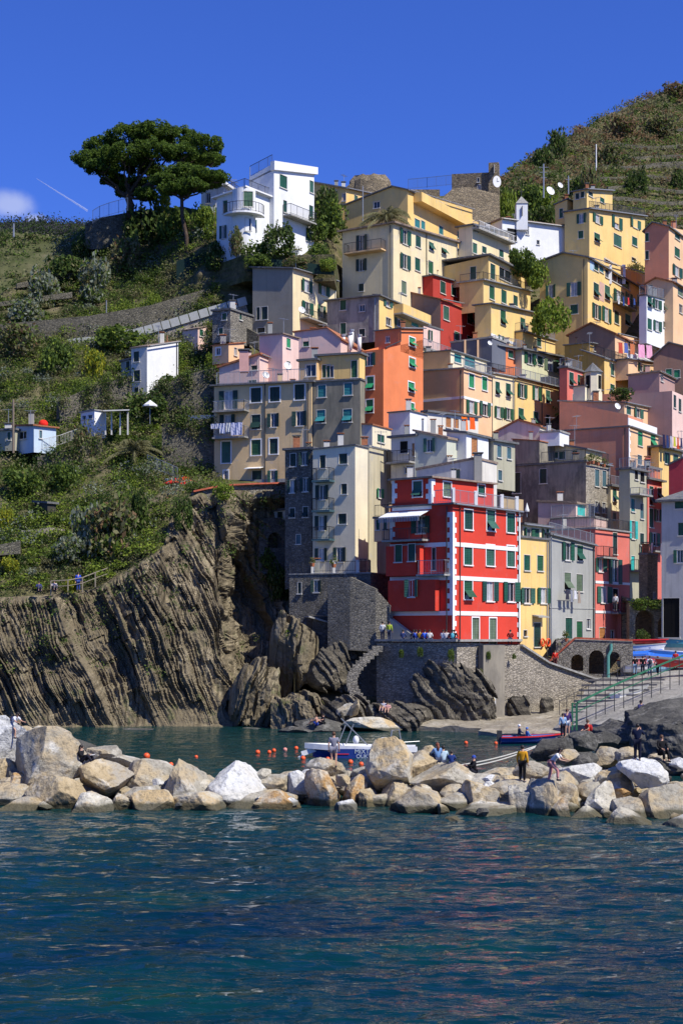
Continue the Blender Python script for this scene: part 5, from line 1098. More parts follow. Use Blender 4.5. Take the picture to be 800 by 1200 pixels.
slabs('rock_outcrop','narrow dark rock beds at the foot of the quay wall below the warning sign',608,848,130,26,36,1.6,7,35,3)
slabs('rock_outcrop','single dark leaning rock slab against the quay wall, right of the warning sign',640,840,131.5,16,26,1.4,4,40,4)
slabs('rock_outcrop','tan ribbed rock beds dipping into the cove below the terrace building',352,862,128,88,58,5,18,22,5,mat=CLIFF,taper=.6)
slabs('rock_outcrop','brown broken rock beds in the cleft left of the terrace building',305,862,131,66,88,5,13,-22,6,mat=CLIFF,taper=.5)
slabs('rock_outcrop','grey rock beds below the stone steps in the middle of the cove',405,858,126.5,74,44,4,15,30,7,taper=.5)
slabs('rock_outcrop','upright brown rock block in the shade under the terrace building',345,800,134,54,92,4,8,-8,8,mat=CLIFF)
slabs('rock_outcrop','shaded rock beds on the slope below the path by the terrace building',388,800,133,60,50,4,12,28,9)
for (px,py,w,h,Y,mi,rot,lab) in [(437,851,78,24,124,5,-8,'long smooth pale boulder at the waterline of the cove'),(408,832,28,18,125,0,30,'grey rounded boulder beside the pale upright one in the cove'),(416,829,13,22,124,1,-25,'pale upright boulder leaning in the cove'),
   (372,851,58,26,123.5,4,-5,'dark rock platform with two sunbathers'),(345,858,42,14,122,4,0,'low dark rock at the waterline left of the sunbathers'),(440,838,34,30,125.5,4,-30,'dark wedge of rock behind the long smooth boulder'),
   (165,857,70,8,126,4,0,'low foam-edged reef at the foot of the cliff'),(295,857,44,8,127,4,0,'small reef with white foam below the cleft')]:
    boulder(px,py,w,h,Y,mi,lab,rot,name='rock',group='rocks around the cove',cat='rock')
# right dark outcrop
def outcrop(name,label,px,py,Y,w,h,dep,seed,mat,sub=6):
    import bmesh
    bm=bmesh.new(); bmesh.ops.create_icosphere(bm,subdivisions=sub,radius=1); P=np.array([v.co[:] for v in bm.verts]); rn=random.Random(seed)
    for k_ in range(16):
        n=np.array([rn.gauss(0,1),rn.gauss(0,1),rn.gauss(0,.6)]); n/=np.linalg.norm(n); q=P@n; ex=np.maximum(q-rn.uniform(.5,.82),0); P-=np.outer(ex*.97,n)
    c_=P@np.array([.8,.2,.6]); P*=(1+.07*fbm(P[:,0]*2,P[:,1]*2,P[:,2]*2,5,seed)+.05*vn(c_*9,P[:,1]*1.5,P[:,0],seed)+.025*fbm(P[:,0]*12,P[:,1]*12,P[:,2]*12,3,seed+2))[:,None]
    P/=np.array([np.ptp(P[:,i])/2 for i in range(3)]); P*=np.array([w*Y/F/2,dep/2,h*Y/F/2])
    for v,p in zip(bm.verts,P): v.co=p
    me=bpy.data.meshes.new(name); bm.to_mesh(me); bm.free(); me.materials.append(mat); o=bpy.data.objects.new(name,me); COL.objects.link(o); o.location=W(px,py,Y); ORG[o.name]=o.location.copy(); return tag(o,label,'rock')
outcrop('rock_outcrop','massive dark rock outcrop on the right behind the two people in black',802,868,90,150,128,10,5,RM[4])
outcrop('rock_outcrop','lower dark ridge of rock sloping down to the slipway gate',738,868,92,96,54,8,8,RM[4],5)
outcrop('rock_outcrop','dark broken rock between the slipway gate and the boulders',668,874,86,56,24,6,11,RM[4],5)
# ------------------------------------------------------------------ quay walls, paths
def wallseg(name,label,pts,thick,mat,cat='wall',parent=None,nseg=1):
    """pts = [(px,ytop,ybot,Y)...] a thick wall following the points"""
    m=MB()
    for (a,b_) in zip(pts[:-1],pts[1:]):
        A0,A1=W(a[0],a[2],a[3]),W(a[0],a[1],a[3]); B0,B1=W(b_[0],b_[2],b_[3]),W(b_[0],b_[1],b_[3]); n=Vector((B0.y-A0.y,-(B0.x-A0.x),0)).normalized()*-thick
        if n.y<0: n=-n
        B0.xy=W(b_[0],b_[2],b_[3]).xy; m.hexa([A0,B0,B0+n,A0+n],[A1,B1,B1+n,A1+n])
    o=m.build(name,mat,parent); 
    return tag(o,label,cat) if parent is None else o
wallseg('quay_wall','broad stone quay wall below the red house, shaded at its left',[(441,753,868,131),(500,753,862,128),(535,753,860,126.5),(609,756,852,131),(640,776,846,134),(700,797,832,138)],1.5,GST,'quay wall')
wallseg('retaining_wall','curved dark stone wall below the terrace building',[(384,679,760,133),(410,676,762,132),(440,690,764,131.5),(460,712,766,132)],1.2,stone('dark_rubble_stone',(.24,.22,.18),(.15,.14,.12)),'wall')
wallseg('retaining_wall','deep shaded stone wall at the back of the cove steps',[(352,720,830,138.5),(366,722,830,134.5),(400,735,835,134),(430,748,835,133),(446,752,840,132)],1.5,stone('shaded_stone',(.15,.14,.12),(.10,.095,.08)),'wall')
m=MB(); pts=[(360,723),(384,730),(408,737),(430,745),(442,752)]
for a,b_ in zip(pts[:-1],pts[1:]): m.bar(W(a[0],a[1]-.5,134.3 if a[0]<380 else 134.8),W(b_[0],b_[1]-.5,134.8 if b_[0]<440 else 133.2),1.2,.14)
tag(m.build('coastal_path',CONC),None,None,None,'structure')
m=MB()
for i in range(16):
    t=i/15; p=W(442-30*math.sin(t*2.6),757+64*t,129.9-2.0*t); m.hexa([p+Vector((x,y_,-.5)) for x,y_ in((-.45,-.5),(.45,-.5),(.45,.8),(-.45,.8))],[p+Vector((x,y_,0)) for x,y_ in((-.45,-.5),(.45,-.5),(.45,.8),(-.45,.8))])
tag(m.build('stone_steps',STONE),'stone steps going down beside the quay wall to the cove','steps')
# promenade + quay ground
m=MB(); Zp=HC-12*129/F-.0
m.poly([W(441,0,131).xy.to_3d()+Vector((0,0,Zp+.02)),W(500,0,127.9).xy.to_3d()+Vector((0,0,Zp+.02)),W(536,0,126.4).xy.to_3d()+Vector((0,0,Zp+.02)),W(609,0,131).xy.to_3d()+Vector((0,0,Zp+.0)),W(612,0,142).xy.to_3d()+Vector((0,0,Zp)),W(560,0,150).xy.to_3d()+Vector((0,0,Zp)),W(430,0,150).xy.to_3d()+Vector((0,0,Zp))])
tag(m.build('promenade',CONC),None,None,None,'structure')
m=MB(); pts=[(441,131),(500,128),(536,126.4),(609,131)]
for a,b_ in zip(pts[:-1],pts[1:]): m.bar(Vector((*W(a[0],0,a[1]).xy,Zp+.12)),Vector((*W(b_[0],0,b_[1]).xy,Zp+.12)),.55,.18)
pts=[(609,756,131),(640,776,134),(700,797,138)]
for a,b_ in zip(pts[:-1],pts[1:]): m.bar(W(*a),W(*b_),.6,.16)
tag(m.build('wall_coping',CONC),'worn stone coping on top of the quay wall','coping')
# beach shelf and slipway
SH=rockm('shelf_rock',(.20,.16,.10),(.32,.28,.21),(.44,.40,.33),.7,.75)
SL=rockm('slipway_concrete',(.20,.19,.16),(.30,.285,.25),(.38,.36,.32),.9,.9)
def patch(name,pts,mat,th=.6,n=10):
    """quad patch (4 px,py,Y corners) subdivided, with small relief"""
    c=[W(*p) for p in pts]; m=MB()
    g=[[None]*(n+1) for _ in range(n+1)]
    for i in range(n+1):
        for j in range(n+1):
            a=i/n; b_=j/n; p=(c[0]*(1-a)+c[1]*a)*(1-b_)+(c[3]*(1-a)+c[2]*a)*b_; p.z+=.12*float(fbm(p.x*.9,p.y*.9,0,3,12)); g[i][j]=p
    for i in range(n):
        for j in range(n): m.poly([g[i][j],g[i+1][j],g[i+1][j+1],g[i][j+1]])
    for j in range(n):
        for (i0) in (0,n): m.poly([g[i0][j],g[i0][j+1],g[i0][j+1]-Vector((0,0,th)),g[i0][j]-Vector((0,0,th))])
    for i in range(n):
        for (j0) in (0,n): m.poly([g[i][j0],g[i+1][j0],g[i+1][j0]-Vector((0,0,th)),g[i][j0]-Vector((0,0,th))])
    o=m.build(name,mat); o['kind']='structure'; return o
def zpy(z,Y): return HY-(z-HC)*F/Y
patch('rock_shelf',[(480,zpy(.5,124),124),(575,zpy(.35,121),121),(660,zpy(1.0,133),133),(480,zpy(1.4,131),131)],SH,1.2,16)
patch('beach_shelf',[(560,zpy(.25,119),119),(665,zpy(.35,112),112),(700,zpy(1.6,138),138),(590,zpy(1.0,134),134)],SH,1.2,16)
patch('slipway',[(648,zpy(.6,117),117),(712,zpy(1.6,108),108),(870,zpy(4.7,136),136),(700,zpy(3.9,139),139)],SL,5.0,18)
patch('harbour_square',[(690,zpy(3.8,138),138),(890,zpy(4.6,134),134),(900,zpy(6.0,160),160),(690,zpy(5.2,156),156)],SL,6.0,10)
for i in range(7):
    t=i/7; m=MB(); a=W(630+i*9,850,0.1); 
# slipway sleepers
m=MB()
for i in range(9):
    t=i/8; Ya=118+t*16; z=.75+t*2.9; m.bar(Vector((W(662+t*22,0,Ya).x,Ya,z+.1)),Vector((W(700+t*70,0,Ya).x,Ya-3,z+.25)),.3,.16)
tag(m.build('slipway_sleepers',plain('old_timber',(.22,.20,.17)),),'row of timber sleepers across the slipway','sleepers')
# ladder-like green gate and railing of the slipway
GP=plain('green_rail_paint',(.03,.14,.07))
gt=thing('slipway_gate',W(672,858,112),'green metal gate post frame at the foot of the slipway railing','gate')
m=MB(); a=W(670,0,112); a.z=.8; b_=W(675,0,112); b_.z=.8
for p in (a,b_): m.bar(p,p+Vector((0,0,2.0)),.12)
m.build('post',GP,gt)
m=MB()
for i in range(6): m.bar(a+Vector((0,0,.3+i*.33)),b_+Vector((0,0,.3+i*.33)),.06)
m.build('rail',GP,gt)
gr_=thing('slipway_railing',W(740,820,116),'long green sloping railing along the slipway','railing')
m=MB(); P0=[]
for i in range(13):
    t=i/12; Ya=112+t*14; p=W(676+t*130,0,Ya); p.z=1.5+t*3.4; P0.append(p)
for p,q in zip(P0[:-1],P0[1:]): m.bar(p+Vector((0,0,1.3)),q+Vector((0,0,1.3)),.12); m.bar(p+Vector((0,0,.65)),q+Vector((0,0,.65)),.05)
m.build('rail',GP,gr_)
for p in P0: m=MB(); m.bar(p-Vector((0,0,1.0)),p+Vector((0,0,1.3)),.06); m.build('post',IRON,gr_)
m=MB()
for i in range(11):
    t=i/10; Ya=125+t*8; p=W(655+t*85,0,Ya); p.z=1.2+t*3.0; m.bar(p,p+Vector((0,0,1.2)),.05)
    if i: m.bar(pp+Vector((0,0,1.1)),p+Vector((0,0,1.1)),.04)
    pp=p
tag(m.build('thin_railing',IRON),'thin dark railing on the far side of the slipway','railing')
# hillside walls
DW=stone('terrace_stone',(.20,.18,.13),(.12,.11,.08)); NET=plain('green_net',(.018,.04,.035),.9,.1)
wallseg('retaining_wall','long stone road wall crossing the left slope',[(-60,389,405,175),(0,380,405,175),(105,370,402,175),(175,358,394,175.5),(250,336,374,177)],1.0,DW)
m=MB(); pts=[(75,398),(119,393),(160,385),(200,374),(245,360),(290,347)]
for a,b_ in zip(pts[:-1],pts[1:]):
    for j in range(4):
        t0,t1=j/4,(j+.9)/4; x0=a[0]+(b_[0]-a[0])*t0; x1=a[0]+(b_[0]-a[0])*t1; y0=a[1]+(b_[1]-a[1])*t0; y1=a[1]+(b_[1]-a[1])*t1
        m.bar(W(x0,y0+5,174),W(x1,y1+5,174),.08,.95)
tag(m.build('parapet_fence',plain('pale_fence',(.42,.42,.38))),'long pale panelled parapet fence climbing to the right on the left slope','fence')
m=MB()
for a,b_ in zip(pts[:-1],pts[1:]): m.bar(W(a[0],a[1]+16,174.3),W(b_[0],b_[1]+16,174.3),.3,1.6)
tag(m.build('road_wall',LST),'low pale wall under the panelled parapet fence','wall')
wallseg('netted_wall','dark green netted retaining wall below the small pine',[(207,306,345,181),(232,298,347,180.5),(262,291,335,179)],.6,NET)
wallseg('net_fence','dark green net fence below the white villa',[(290,301,318,173.0),(345,306,320,172.7),(391,312,322,172.4)],.08,NET,'fence')
wallseg('retaining_wall','shaded stone terrace wall below the small white hillside house',[(70,470,505,158.5),(110,452,492,160.5),(155,440,482,162)],.8,DW)
wallseg('retaining_wall','tall shaded stone wall right of the small white hillside house',[(172,462,492,161.5),(215,440,490,161),(252,430,488,161)],.8,DW)
wallseg('retaining_wall','dark stone terrace wall under the white box hut',[(44,535,566,152.5),(80,526,560,153),(120,508,540,154)],.8,DW)
wallseg('retaining_wall','dark stone terrace wall left of the beige house',[(190,497,560,153),(225,492,570,153),(252,490,572,153)],.8,DW)
wallseg('retaining_wall','low dry stone wall above the cliff path',[(25,622,668,143.5),(60,618,664,143.5),(90,622,650,144)],.7,LST)
wallseg('retaining_wall','stone wall under the beige house with a brick-red top',[(226,577,592,144),(260,570,584,145),(300,568,584,146),(338,567,590,147)],.6,STONE)
wallseg('retaining_wall','dark terrace wall under the big pine',[(100,262,292,192),(118,255,292,192),(165,246,280,193)],.8,DW)
wallseg('garden_wall','shaded stone wall above the pink house roof',[(250,388,410,171),(285,382,400,171),(303,392,410,170)],.5,DW)
m=MB(); pts=[(226,576,144),(260,569,145),(300,567,146),(338,566,147)]
for a,b_ in zip(pts[:-1],pts[1:]): m.bar(W(*a),W(*b_),.7,.15)
tag(m.build('brick_coping',BRK),'brick-red coping on the wall under the beige house','coping')
# curving stair path with red copings on the cliff top
stair=thing('cliff_stairway',W(190,625,141),'curving cliff stairway with brick-red copings left of the beige house','stairway')
for off,yy in ((0,0),(11,3)):
    pts=[(214,576,150),(205,588,147.5),(194,596,145.5),(184,606,143.5),(182,618,142),(184,628,141.3)]
    m=MB()
    for a,b_ in zip(pts[:-1],pts[1:]): m.bar(W(a[0]+off,a[1]+yy,a[2]-off*.05),W(b_[0]+off,b_[1]+yy,b_[2]-off*.05),.4,.2)
    m.build('brick_coping',BRK,stair)
    m=MB()
    for a,b_ in zip(pts[:-1],pts[1:]): m.bar(W(a[0]+off,a[1]+yy+6,a[2]-off*.05),W(b_[0]+off,b_[1]+yy+6,b_[2]-off*.05),.3,.85)
    m.build('stair_wall',LST,stair)
m=MB()
for a,b_ in zip(pts[:-1],pts[1:]): m.bar(W(a[0]+5,a[1]+10,a[2]-.2),W(b_[0]+5,b_[1]+10,b_[2]-.2),1.2,.2)
m.build('steps',CONC,stair)

m=MB(); zg=HC+(HY-302)*175/F; pl=[(252,178.5),(287,173.6),(345,173.8),(392,173.4),(398,186),(252,190)]
m.prism([Vector((W(a,0,b_).x,b_,zg-3)) for a,b_ in pl],(0,0,3)); o=m.build('garden_terrace',SOIL); struct(o)

for i,(y0,x0) in enumerate(((168,716),(180,694),(192,704),(205,690),(218,712),(232,706),(246,716),(190,760),(150,760),(262,764))):
    pts=[]; x=x0; 
    while x<870:
        yy=y0+(x-x0)*.03+2*math.sin(x*.06+i); pts.append((x,yy,yy+4.5,float(D(x,yy+4)[0])-.6)); x+=14
    o=wallseg('terrace_wall','low dry stone terrace wall crossing the green right hill',pts,.5,DW); o['group']='terrace walls of the right hill'

for (pts,lab) in [([(0,636,650,0),(24,632,648,0)],'low stone wall at the left edge above the cliff path'),([(20,330,337,0),(60,322,330,0),(92,316,324,0)],'faint terrace wall under the skyline on the left'),([(0,352,358,0),(40,346,353,0),(85,340,348,0)],'second faint terrace wall under the skyline on the left')]:
    wallseg('terrace_wall',lab,[(a,b_+2,c_+1,float(D(a,c_)[0])-1.7) for a,b_,c_,_ in pts],.6,DW)
# ------------------------------------------------------------------ vegetation
LM=[leafm('leaf_dark',(.028,.055,.012),(.065,.105,.022)),leafm('leaf_mid',(.08,.13,.022),(.14,.20,.04)),leafm('leaf_bright',(.16,.24,.025),(.26,.32,.045)),
    leafm('leaf_olive',(.14,.14,.06),(.25,.235,.115)),leafm('leaf_dry',(.16,.09,.045),(.26,.17,.09)),leafm('leaf_silver',(.17,.20,.14),(.32,.35,.26)),leafm('leaf_pine',(.06,.115,.014),(.15,.22,.03)),leafm('leaf_yellow',(.28,.28,.02),(.45,.42,.035))]
BARK=rockm('bark',(.05,.035,.025),(.10,.07,.05),(.15,.11,.08),2,.8)
def leafquads(C, S, rng, mi, flat=0.):
    """C centres (n,3), S sizes (n,), returns verts, faces arrays"""
    n=len(C); a=rng.normal(size=(n,3)); a[:,2]*=(1-flat); a/=np.linalg.norm(a,axis=1)[:,None]; b=rng.normal(size=(n,3)); b-= (b*a).sum(1)[:,None]*a; b/=np.linalg.norm(b,axis=1)[:,None]
    s=S[:,None]; asp=rng.uniform(.4,.9,(n,1))
    V=np.stack([C-a*s-b*s*asp*.3,C-b*s*asp,C+a*s,C+b*s*asp],1).reshape(-1,3); return V
def leafmesh(name,V,mats,mi):
    n=len(V)//4; me=bpy.data.meshes.new(name); me.vertices.add(n*4); me.vertices.foreach_set('co',V.astype(np.float32).ravel())
    me.loops.add(n*4); me.loops.foreach_set('vertex_index',np.arange(n*4,dtype=np.int32)); me.polygons.add(n); me.polygons.foreach_set('loop_start',np.arange(0,n*4,4,dtype=np.int32)); me.polygons.foreach_set('loop_total',np.full(n,4,dtype=np.int32))
    for m in mats: me.materials.append(m)
    me.polygons.foreach_set('material_index',np.asarray(mi,dtype=np.int32)); me.update(calc_edges=True); return me
rng=np.random.default_rng(11)
def clumpcloud(nc,per,R,cr,rng,dome=False,leaf=.13):
    """leaf centres: nc sub-clumps over an ellipsoid R, each of radius cr"""
    d=rng.normal(size=(nc,3)); d/=np.linalg.norm(d,axis=1)[:,None]; r=rng.uniform(.45,1,nc)**.5
    c=d*r[:,None]*np.array(R); 
    if dome: c[:,2]=np.abs(c[:,2])
    crs=cr*rng.uniform(.6,1.25,nc)
    e=rng.normal(size=(nc,per,3)); e/=np.linalg.norm(e,axis=2)[...,None]; e*=(rng.uniform(.55,1.05,(nc,per))**.6)[...,None]
    P=c[:,None,:]+e*crs[:,None,None]; return P.reshape(-1,3), c
BP={}
def bushproto(kind,seed):
    if (kind,seed) in BP: return BP[(kind,seed)]
    r=np.random.default_rng(seed)
    P,_=clumpcloud(22,70,(.75,.75,.6),.36,r); P[:,2]+=.45; P=P[P[:,2]>-.1]
    V=leafquads(P,r.uniform(.05,.11,len(P)),r,0); mi=r.choice(3,len(P),p=[.55,.3,.15])
    sets={'dark':(0,1,3),'mid':(1,0,2),'bright':(2,1,2),'olive':(3,1,4),'dry':(4,3,1),'silver':(5,1,3),'yellow':(7,2,1)}
    me=leafmesh('bush_foliage',V,[LM[i] for i in sets[kind]],mi); BP[(kind,seed)]=me; return me
def bush(px,py,w,h,kind,label,Y=None,group='bushes on the slope',name='bush',cat='bush',seed=None):
    Y=Y or float(D(px,py+h*.3)[0])-1.3; c=W(px,py+h/2,Y); seed=(seed if seed is not None else int(px+py))%4
    o=bpy.data.objects.new(name,bushproto(kind,seed)); COL.objects.link(o); o.location=c; sx=w*Y/F/2; o.scale=(sx*1.05,sx*1.0,h*Y/F/1.05); o.rotation_euler=(0,0,(px*7)%6.28); ORG[o.name]=c
    return tag(o,label,cat,group)
# ground cover over the slopes
def cover(name,label,region,n,kinds,size,h,seed,leaf=(.08,.2),per=34,yoff=0,flat=0.,boost=None):
    r=np.random.default_rng(seed); x0,x1,y0,y1=region; px=r.uniform(x0,x1,n*3); py=r.uniform(y0,y1,n*3)
    ok=(py>crest(px)-1)&(np.where(px<345,py<ctop(px)-2,py<860))
    if boost is not None: ok&=boost(px,py,r)
    px=px[ok][:n]; py=py[ok][:n]; Y=D(px,py)-.2
    C=np.stack([(px-CX)*Y/F,Y,HC+(HY-py)*Y/F],-1); n=len(C)
    cl_=vn(C[:,0]*.22,C[:,1]*.22,C[:,2]*.22,seed); s=size*(.6+.8*r.random(n))*(1+.5*cl_)
    e=r.normal(size=(n,per,3)); e/=np.linalg.norm(e,axis=2)[...,None]; e*=(r.uniform(.3,1,(n,per,1))); e[...,2]=np.abs(e[...,2])*h
    P=(C[:,None,:]+e*s[:,None,None]).reshape(-1,3); S=r.uniform(leaf[0],leaf[1],len(P))
    V=leafquads(P,S,r,0,flat); q=vn(C[:,0]*.16+9,C[:,1]*.16,C[:,2]*.16,seed+3)+r.normal(size=n)*.28; kk=np.clip(((q+.75)/1.5*len(kinds)).astype(int),0,len(kinds)-1)
    mi=np.repeat(kk,per); jit=r.random(len(mi))<.06; mi=np.where(jit,r.integers(0,len(kinds),len(mi)),mi)
    o=bpy.data.objects.new(name,leafmesh(name,V,[LM[i] for i in kinds],mi)); COL.objects.link(o); o['kind']='stuff'; o['label']=label; return o
cover('undergrowth','dense green scrub covering the left slope',(-120,262,255,700),6500,[3,1,0,1,2,3,1,3],.75,.8,1,(.05,.12),per=44)
cover('shrubbery','rounded shrubs mixed into the scrub of the left slope',(-120,262,255,690),820,[0,1,3,0,2,5,1,0,2],1.45,.85,21,(.07,.15),per=170)
cover('dry_scrub','dry reddish brown heath scrub on the right hill',(580,1000,60,300),2600,[4,3,0,3,1,4,3],1.2,.8,2,(.12,.28),30,boost=lambda a,b,r:(b<235-(a-600)*.22+r.normal(size=len(a))*8)|(r.random(len(a))<.12))
cover('hill_grass','green grass and low weeds on the terraced right hill',(600,1000,100,330),5200,[1,3,1,2,3,3],.6,.6,3,(.08,.17),30,boost=lambda a,b,r:(b>200-(a-600)*.30))
cover('hillside_weeds','green weeds growing between the houses',(345,800,200,560),900,[0,1,3,2],.6,.8,4,(.08,.16),26)
# weeds clinging to the cliff
def cliffweeds():
    r=np.random.default_rng(5); n=520; px=r.uniform(-20,330,n); py=r.uniform(570,790,n); t=(py-ctop(px))/150; ok=(t>0.02)&(r.random(n)<np.exp(-t*2.6)) ; px=px[ok]; py=py[ok]
    Y=D(px,py)-.9; X=(px-CX)*Y/F; Z=HC+(HY-py)*Y/F; Y=Y-strat(X,Y,Z)*.9; C=np.stack([X,Y,Z],-1); n=len(C); per=26
    e=r.normal(size=(n,per,3))*.4*r.uniform(.4,1.2,(n,1,1)); P=(C[:,None,:]+e).reshape(-1,3); V=leafquads(P,r.uniform(.06,.15,len(P)),r,0)
    o=bpy.data.objects.new('cliff_weeds',leafmesh('cliff_weeds',V,[LM[1],LM[3],LM[0]],r.integers(0,3,len(P)))); COL.objects.link(o); o['kind']='stuff'; o['label']='green weeds clinging to the cliff face'
cliffweeds()
# hand placed bushes
for (px,py,w,h,kind,lab) in [
 (67,420,44,38,'mid','large green bush in the middle of the left slope'),(22,400,56,34,'olive','wide olive bush under the road wall at the left edge'),(110,428,26,30,'yellow','yellow-green broom bush on the left slope'),
 (140,395,60,24,'mid','long green bush right under the panelled fence'),(170,478,52,30,'dark','dark round garden tree behind the white parasol'),(180,357,18,26,'bright','bright yellow-green bush on the road wall'),
 (96,522,26,40,'olive','greyish olive bush beside the dark terrace wall'),(28,565,50,34,'mid','green bush group below the pale blue hut'),(76,560,40,30,'mid','light green bush in the middle of the lower slope'),
 (160,600,34,46,'dark','dark green shrub left of the cliff stairway'),(214,602,24,32,'dark','dark conical shrub on the cliff edge right of the stairway'),(262,576,26,16,'bright','bright green bush on the wall under the beige house'),
 (6,607,20,26,'yellow','yellow-flowered bush at the left edge'),(84,685,20,16,'yellow','small yellow-green bush beside the person in blue'),(12,662,24,14,'yellow','low yellow-green bush at the left edge above the cliff'),
 (130,620,70,56,'olive','big dry reed thicket left of the stairway'),(85,640,44,30,'silver','silvery agave clump on the lower slope'),(250,424,22,14,'bright','bright bush beside the little peach hut'),
 (105,620,46,60,'silver','pale cactus thicket above the cliff path'),(203,455,46,24,'dark','dark hedge hanging over the tall shaded wall'),(226,455,36,22,'dark','dark ivy mass left of the beige house roof'),
 (50,340,44,36,'silver','white-flowering cactus bushes on the upper left slope'),(30,365,46,26,'silver','silvery bushes above the road wall at the left'),(112,330,46,44,'silver','pale cactus mass in the middle of the upper slope'),(75,318,50,36,'dark','dark bush group on the left skyline slope'),
 (95,290,24,22,'dark','round dark bush on the left skyline'),(170,270,50,50,'dark','dark evergreen mass under the big pine'),(150,300,40,36,'olive','olive bush below the terrace wall'),(190,240,26,26,'yellow','yellow mimosa bush between the two pines'),
 (205,262,40,34,'mid','green shrub behind the small pine trunk'),(240,262,34,34,'bright','yellow-green shrub left of the white villa'),(255,300,30,30,'dark','dark shrub at the foot of the white villa'),
 (327,281,36,30,'dark','round dark tree in front of the white villa'),(300,296,34,20,'mid','green hedge at the left foot of the villa'),(330,297,44,14,'bright','bright hedge above the green net fence'),(374,297,30,22,'mid','green bush right of the villa garden'),(277,282,18,30,'olive','slim olive shrub at the villa corner'),
 (381,236,32,34,'dark','dark tree between the villa and the yellow house'),(386,258,46,34,'mid','bright green garden tree right of the villa'),(372,270,26,20,'mid','green bush under the villa side'),
 (618,240,40,38,'mid','bright green tree right of the castle'),(592,245,26,50,'bright','green slope shrub beside the castle wall'),(640,265,44,44,'dark','dark green tree in front of the small church'),(632,238,44,30,'bright','round green tree behind the church'),
 (680,222,34,26,'dark','dark tree under the satellite dishes'),(655,290,60,30,'dark','dark hedge trees between church and gabled house'),(618,300,24,26,'dark','dark shrub right of the stepped yellow house'),(660,310,40,24,'mid','green shrubs left of the tall yellow apartment house'),
 (645,370,46,38,'bright','bright green vine slope between the yellow houses'),(662,388,26,20,'dark','dark bush beside the brown gabled house'),(728,462,30,12,'dark','dark roof plants beside the mauve wall'),(775,315,26,22,'dark','dark tree between the apartment house and the salmon house'),(740,318,30,14,'olive','olive shrub under the tall apartment house'),
 (302,305,34,14,'mid','green shrubs hanging over the net fence, left'),(346,307,30,12,'olive','olive shrubs hanging over the net fence, middle'),(384,309,20,14,'bright','bright shrubs hanging over the net fence, right'),(612,305,34,30,'mid','green garden shrubs under the church wall'),(628,322,30,26,'bright','bright shrub patch right of the stepped yellow house roof'),
 (795,212,22,22,'dark','round dark bush on the terraced hill at the right edge'),(652,172,26,34,'dark','dark leafy tree on the skyline of the right hill'),(636,185,26,30,'dark','dark bush left of the skyline tree'),(690,230,26,60,'olive','tall reed clump on the right hill'),(745,215,26,26,'dark','dark shrub in the middle of the terraced hill'),(715,185,34,26,'olive','olive scrub clump above the terraces'),(772,150,44,22,'olive','olive scrub mass high on the right hill'),
 (790,108,34,16,'dry','brown scrub on the top skyline of the right hill'),(730,150,44,26,'dry','brown heath clump on the right skyline'),(325,680,30,40,'dark','dark shrubs in the shaded cleft'),(312,655,26,24,'mid','yellow-green shrub on the shaded cleft edge'),(345,742,22,16,'bright','sunlit green tuft on the shaded rock block'),
 (752,745,18,16,'dark','green creeper growing at the foot of the double arch'),(750,708,26,12,'mid','green weeds on top of the double arch'),(772,708,26,10,'mid','green weeds on the right end of the double arch'),
 (470,766,6,8,'mid','small green tuft high on the shaded quay wall'),(492,764,7,9,'mid','round green tuft on the quay wall left of its corner'),(528,768,8,12,'mid','larger green tuft near the quay wall corner'),(572,768,6,8,'mid','green tuft on the sunny quay wall under the arched doors'),(602,769,5,6,'mid','tiny green tuft at the right end of the quay wall'),(563,788,6,8,'olive','olive tuft above the dark fan of rock'),
 (700,292,40,16,'olive','grey-green shrubs under the apartment house'),(240,480,50,14,'bright','flat green vine arbour left of the beige house')]:
    Yk=None
    if py>700 and 460<px<610: Yk={470:128.6,492:127.4,528:125.9,572:127.6,602:129.8,563:126.8}[px]
    if lab.endswith('double arch') and px>740: Yk=150.2
    if px==752 and py==745: Yk=149.5
    if px==345: Yk=132.5
    if px==728: Yk=173.0
    if px==327: Yk=172.8
    if px in(302,346,384) and 303<=py<=309: Yk=172.0
    if px in(612,628): Yk=197.0
    if px==645 and py==370: Yk=189.5
    if 295<=px<=332 and 290<=py<=300: Yk=174.6
    if px==374 and py==297: Yk=174.8
    if px==277: Yk=174.8
    bush(px,py,w,h,kind,lab,Yk)
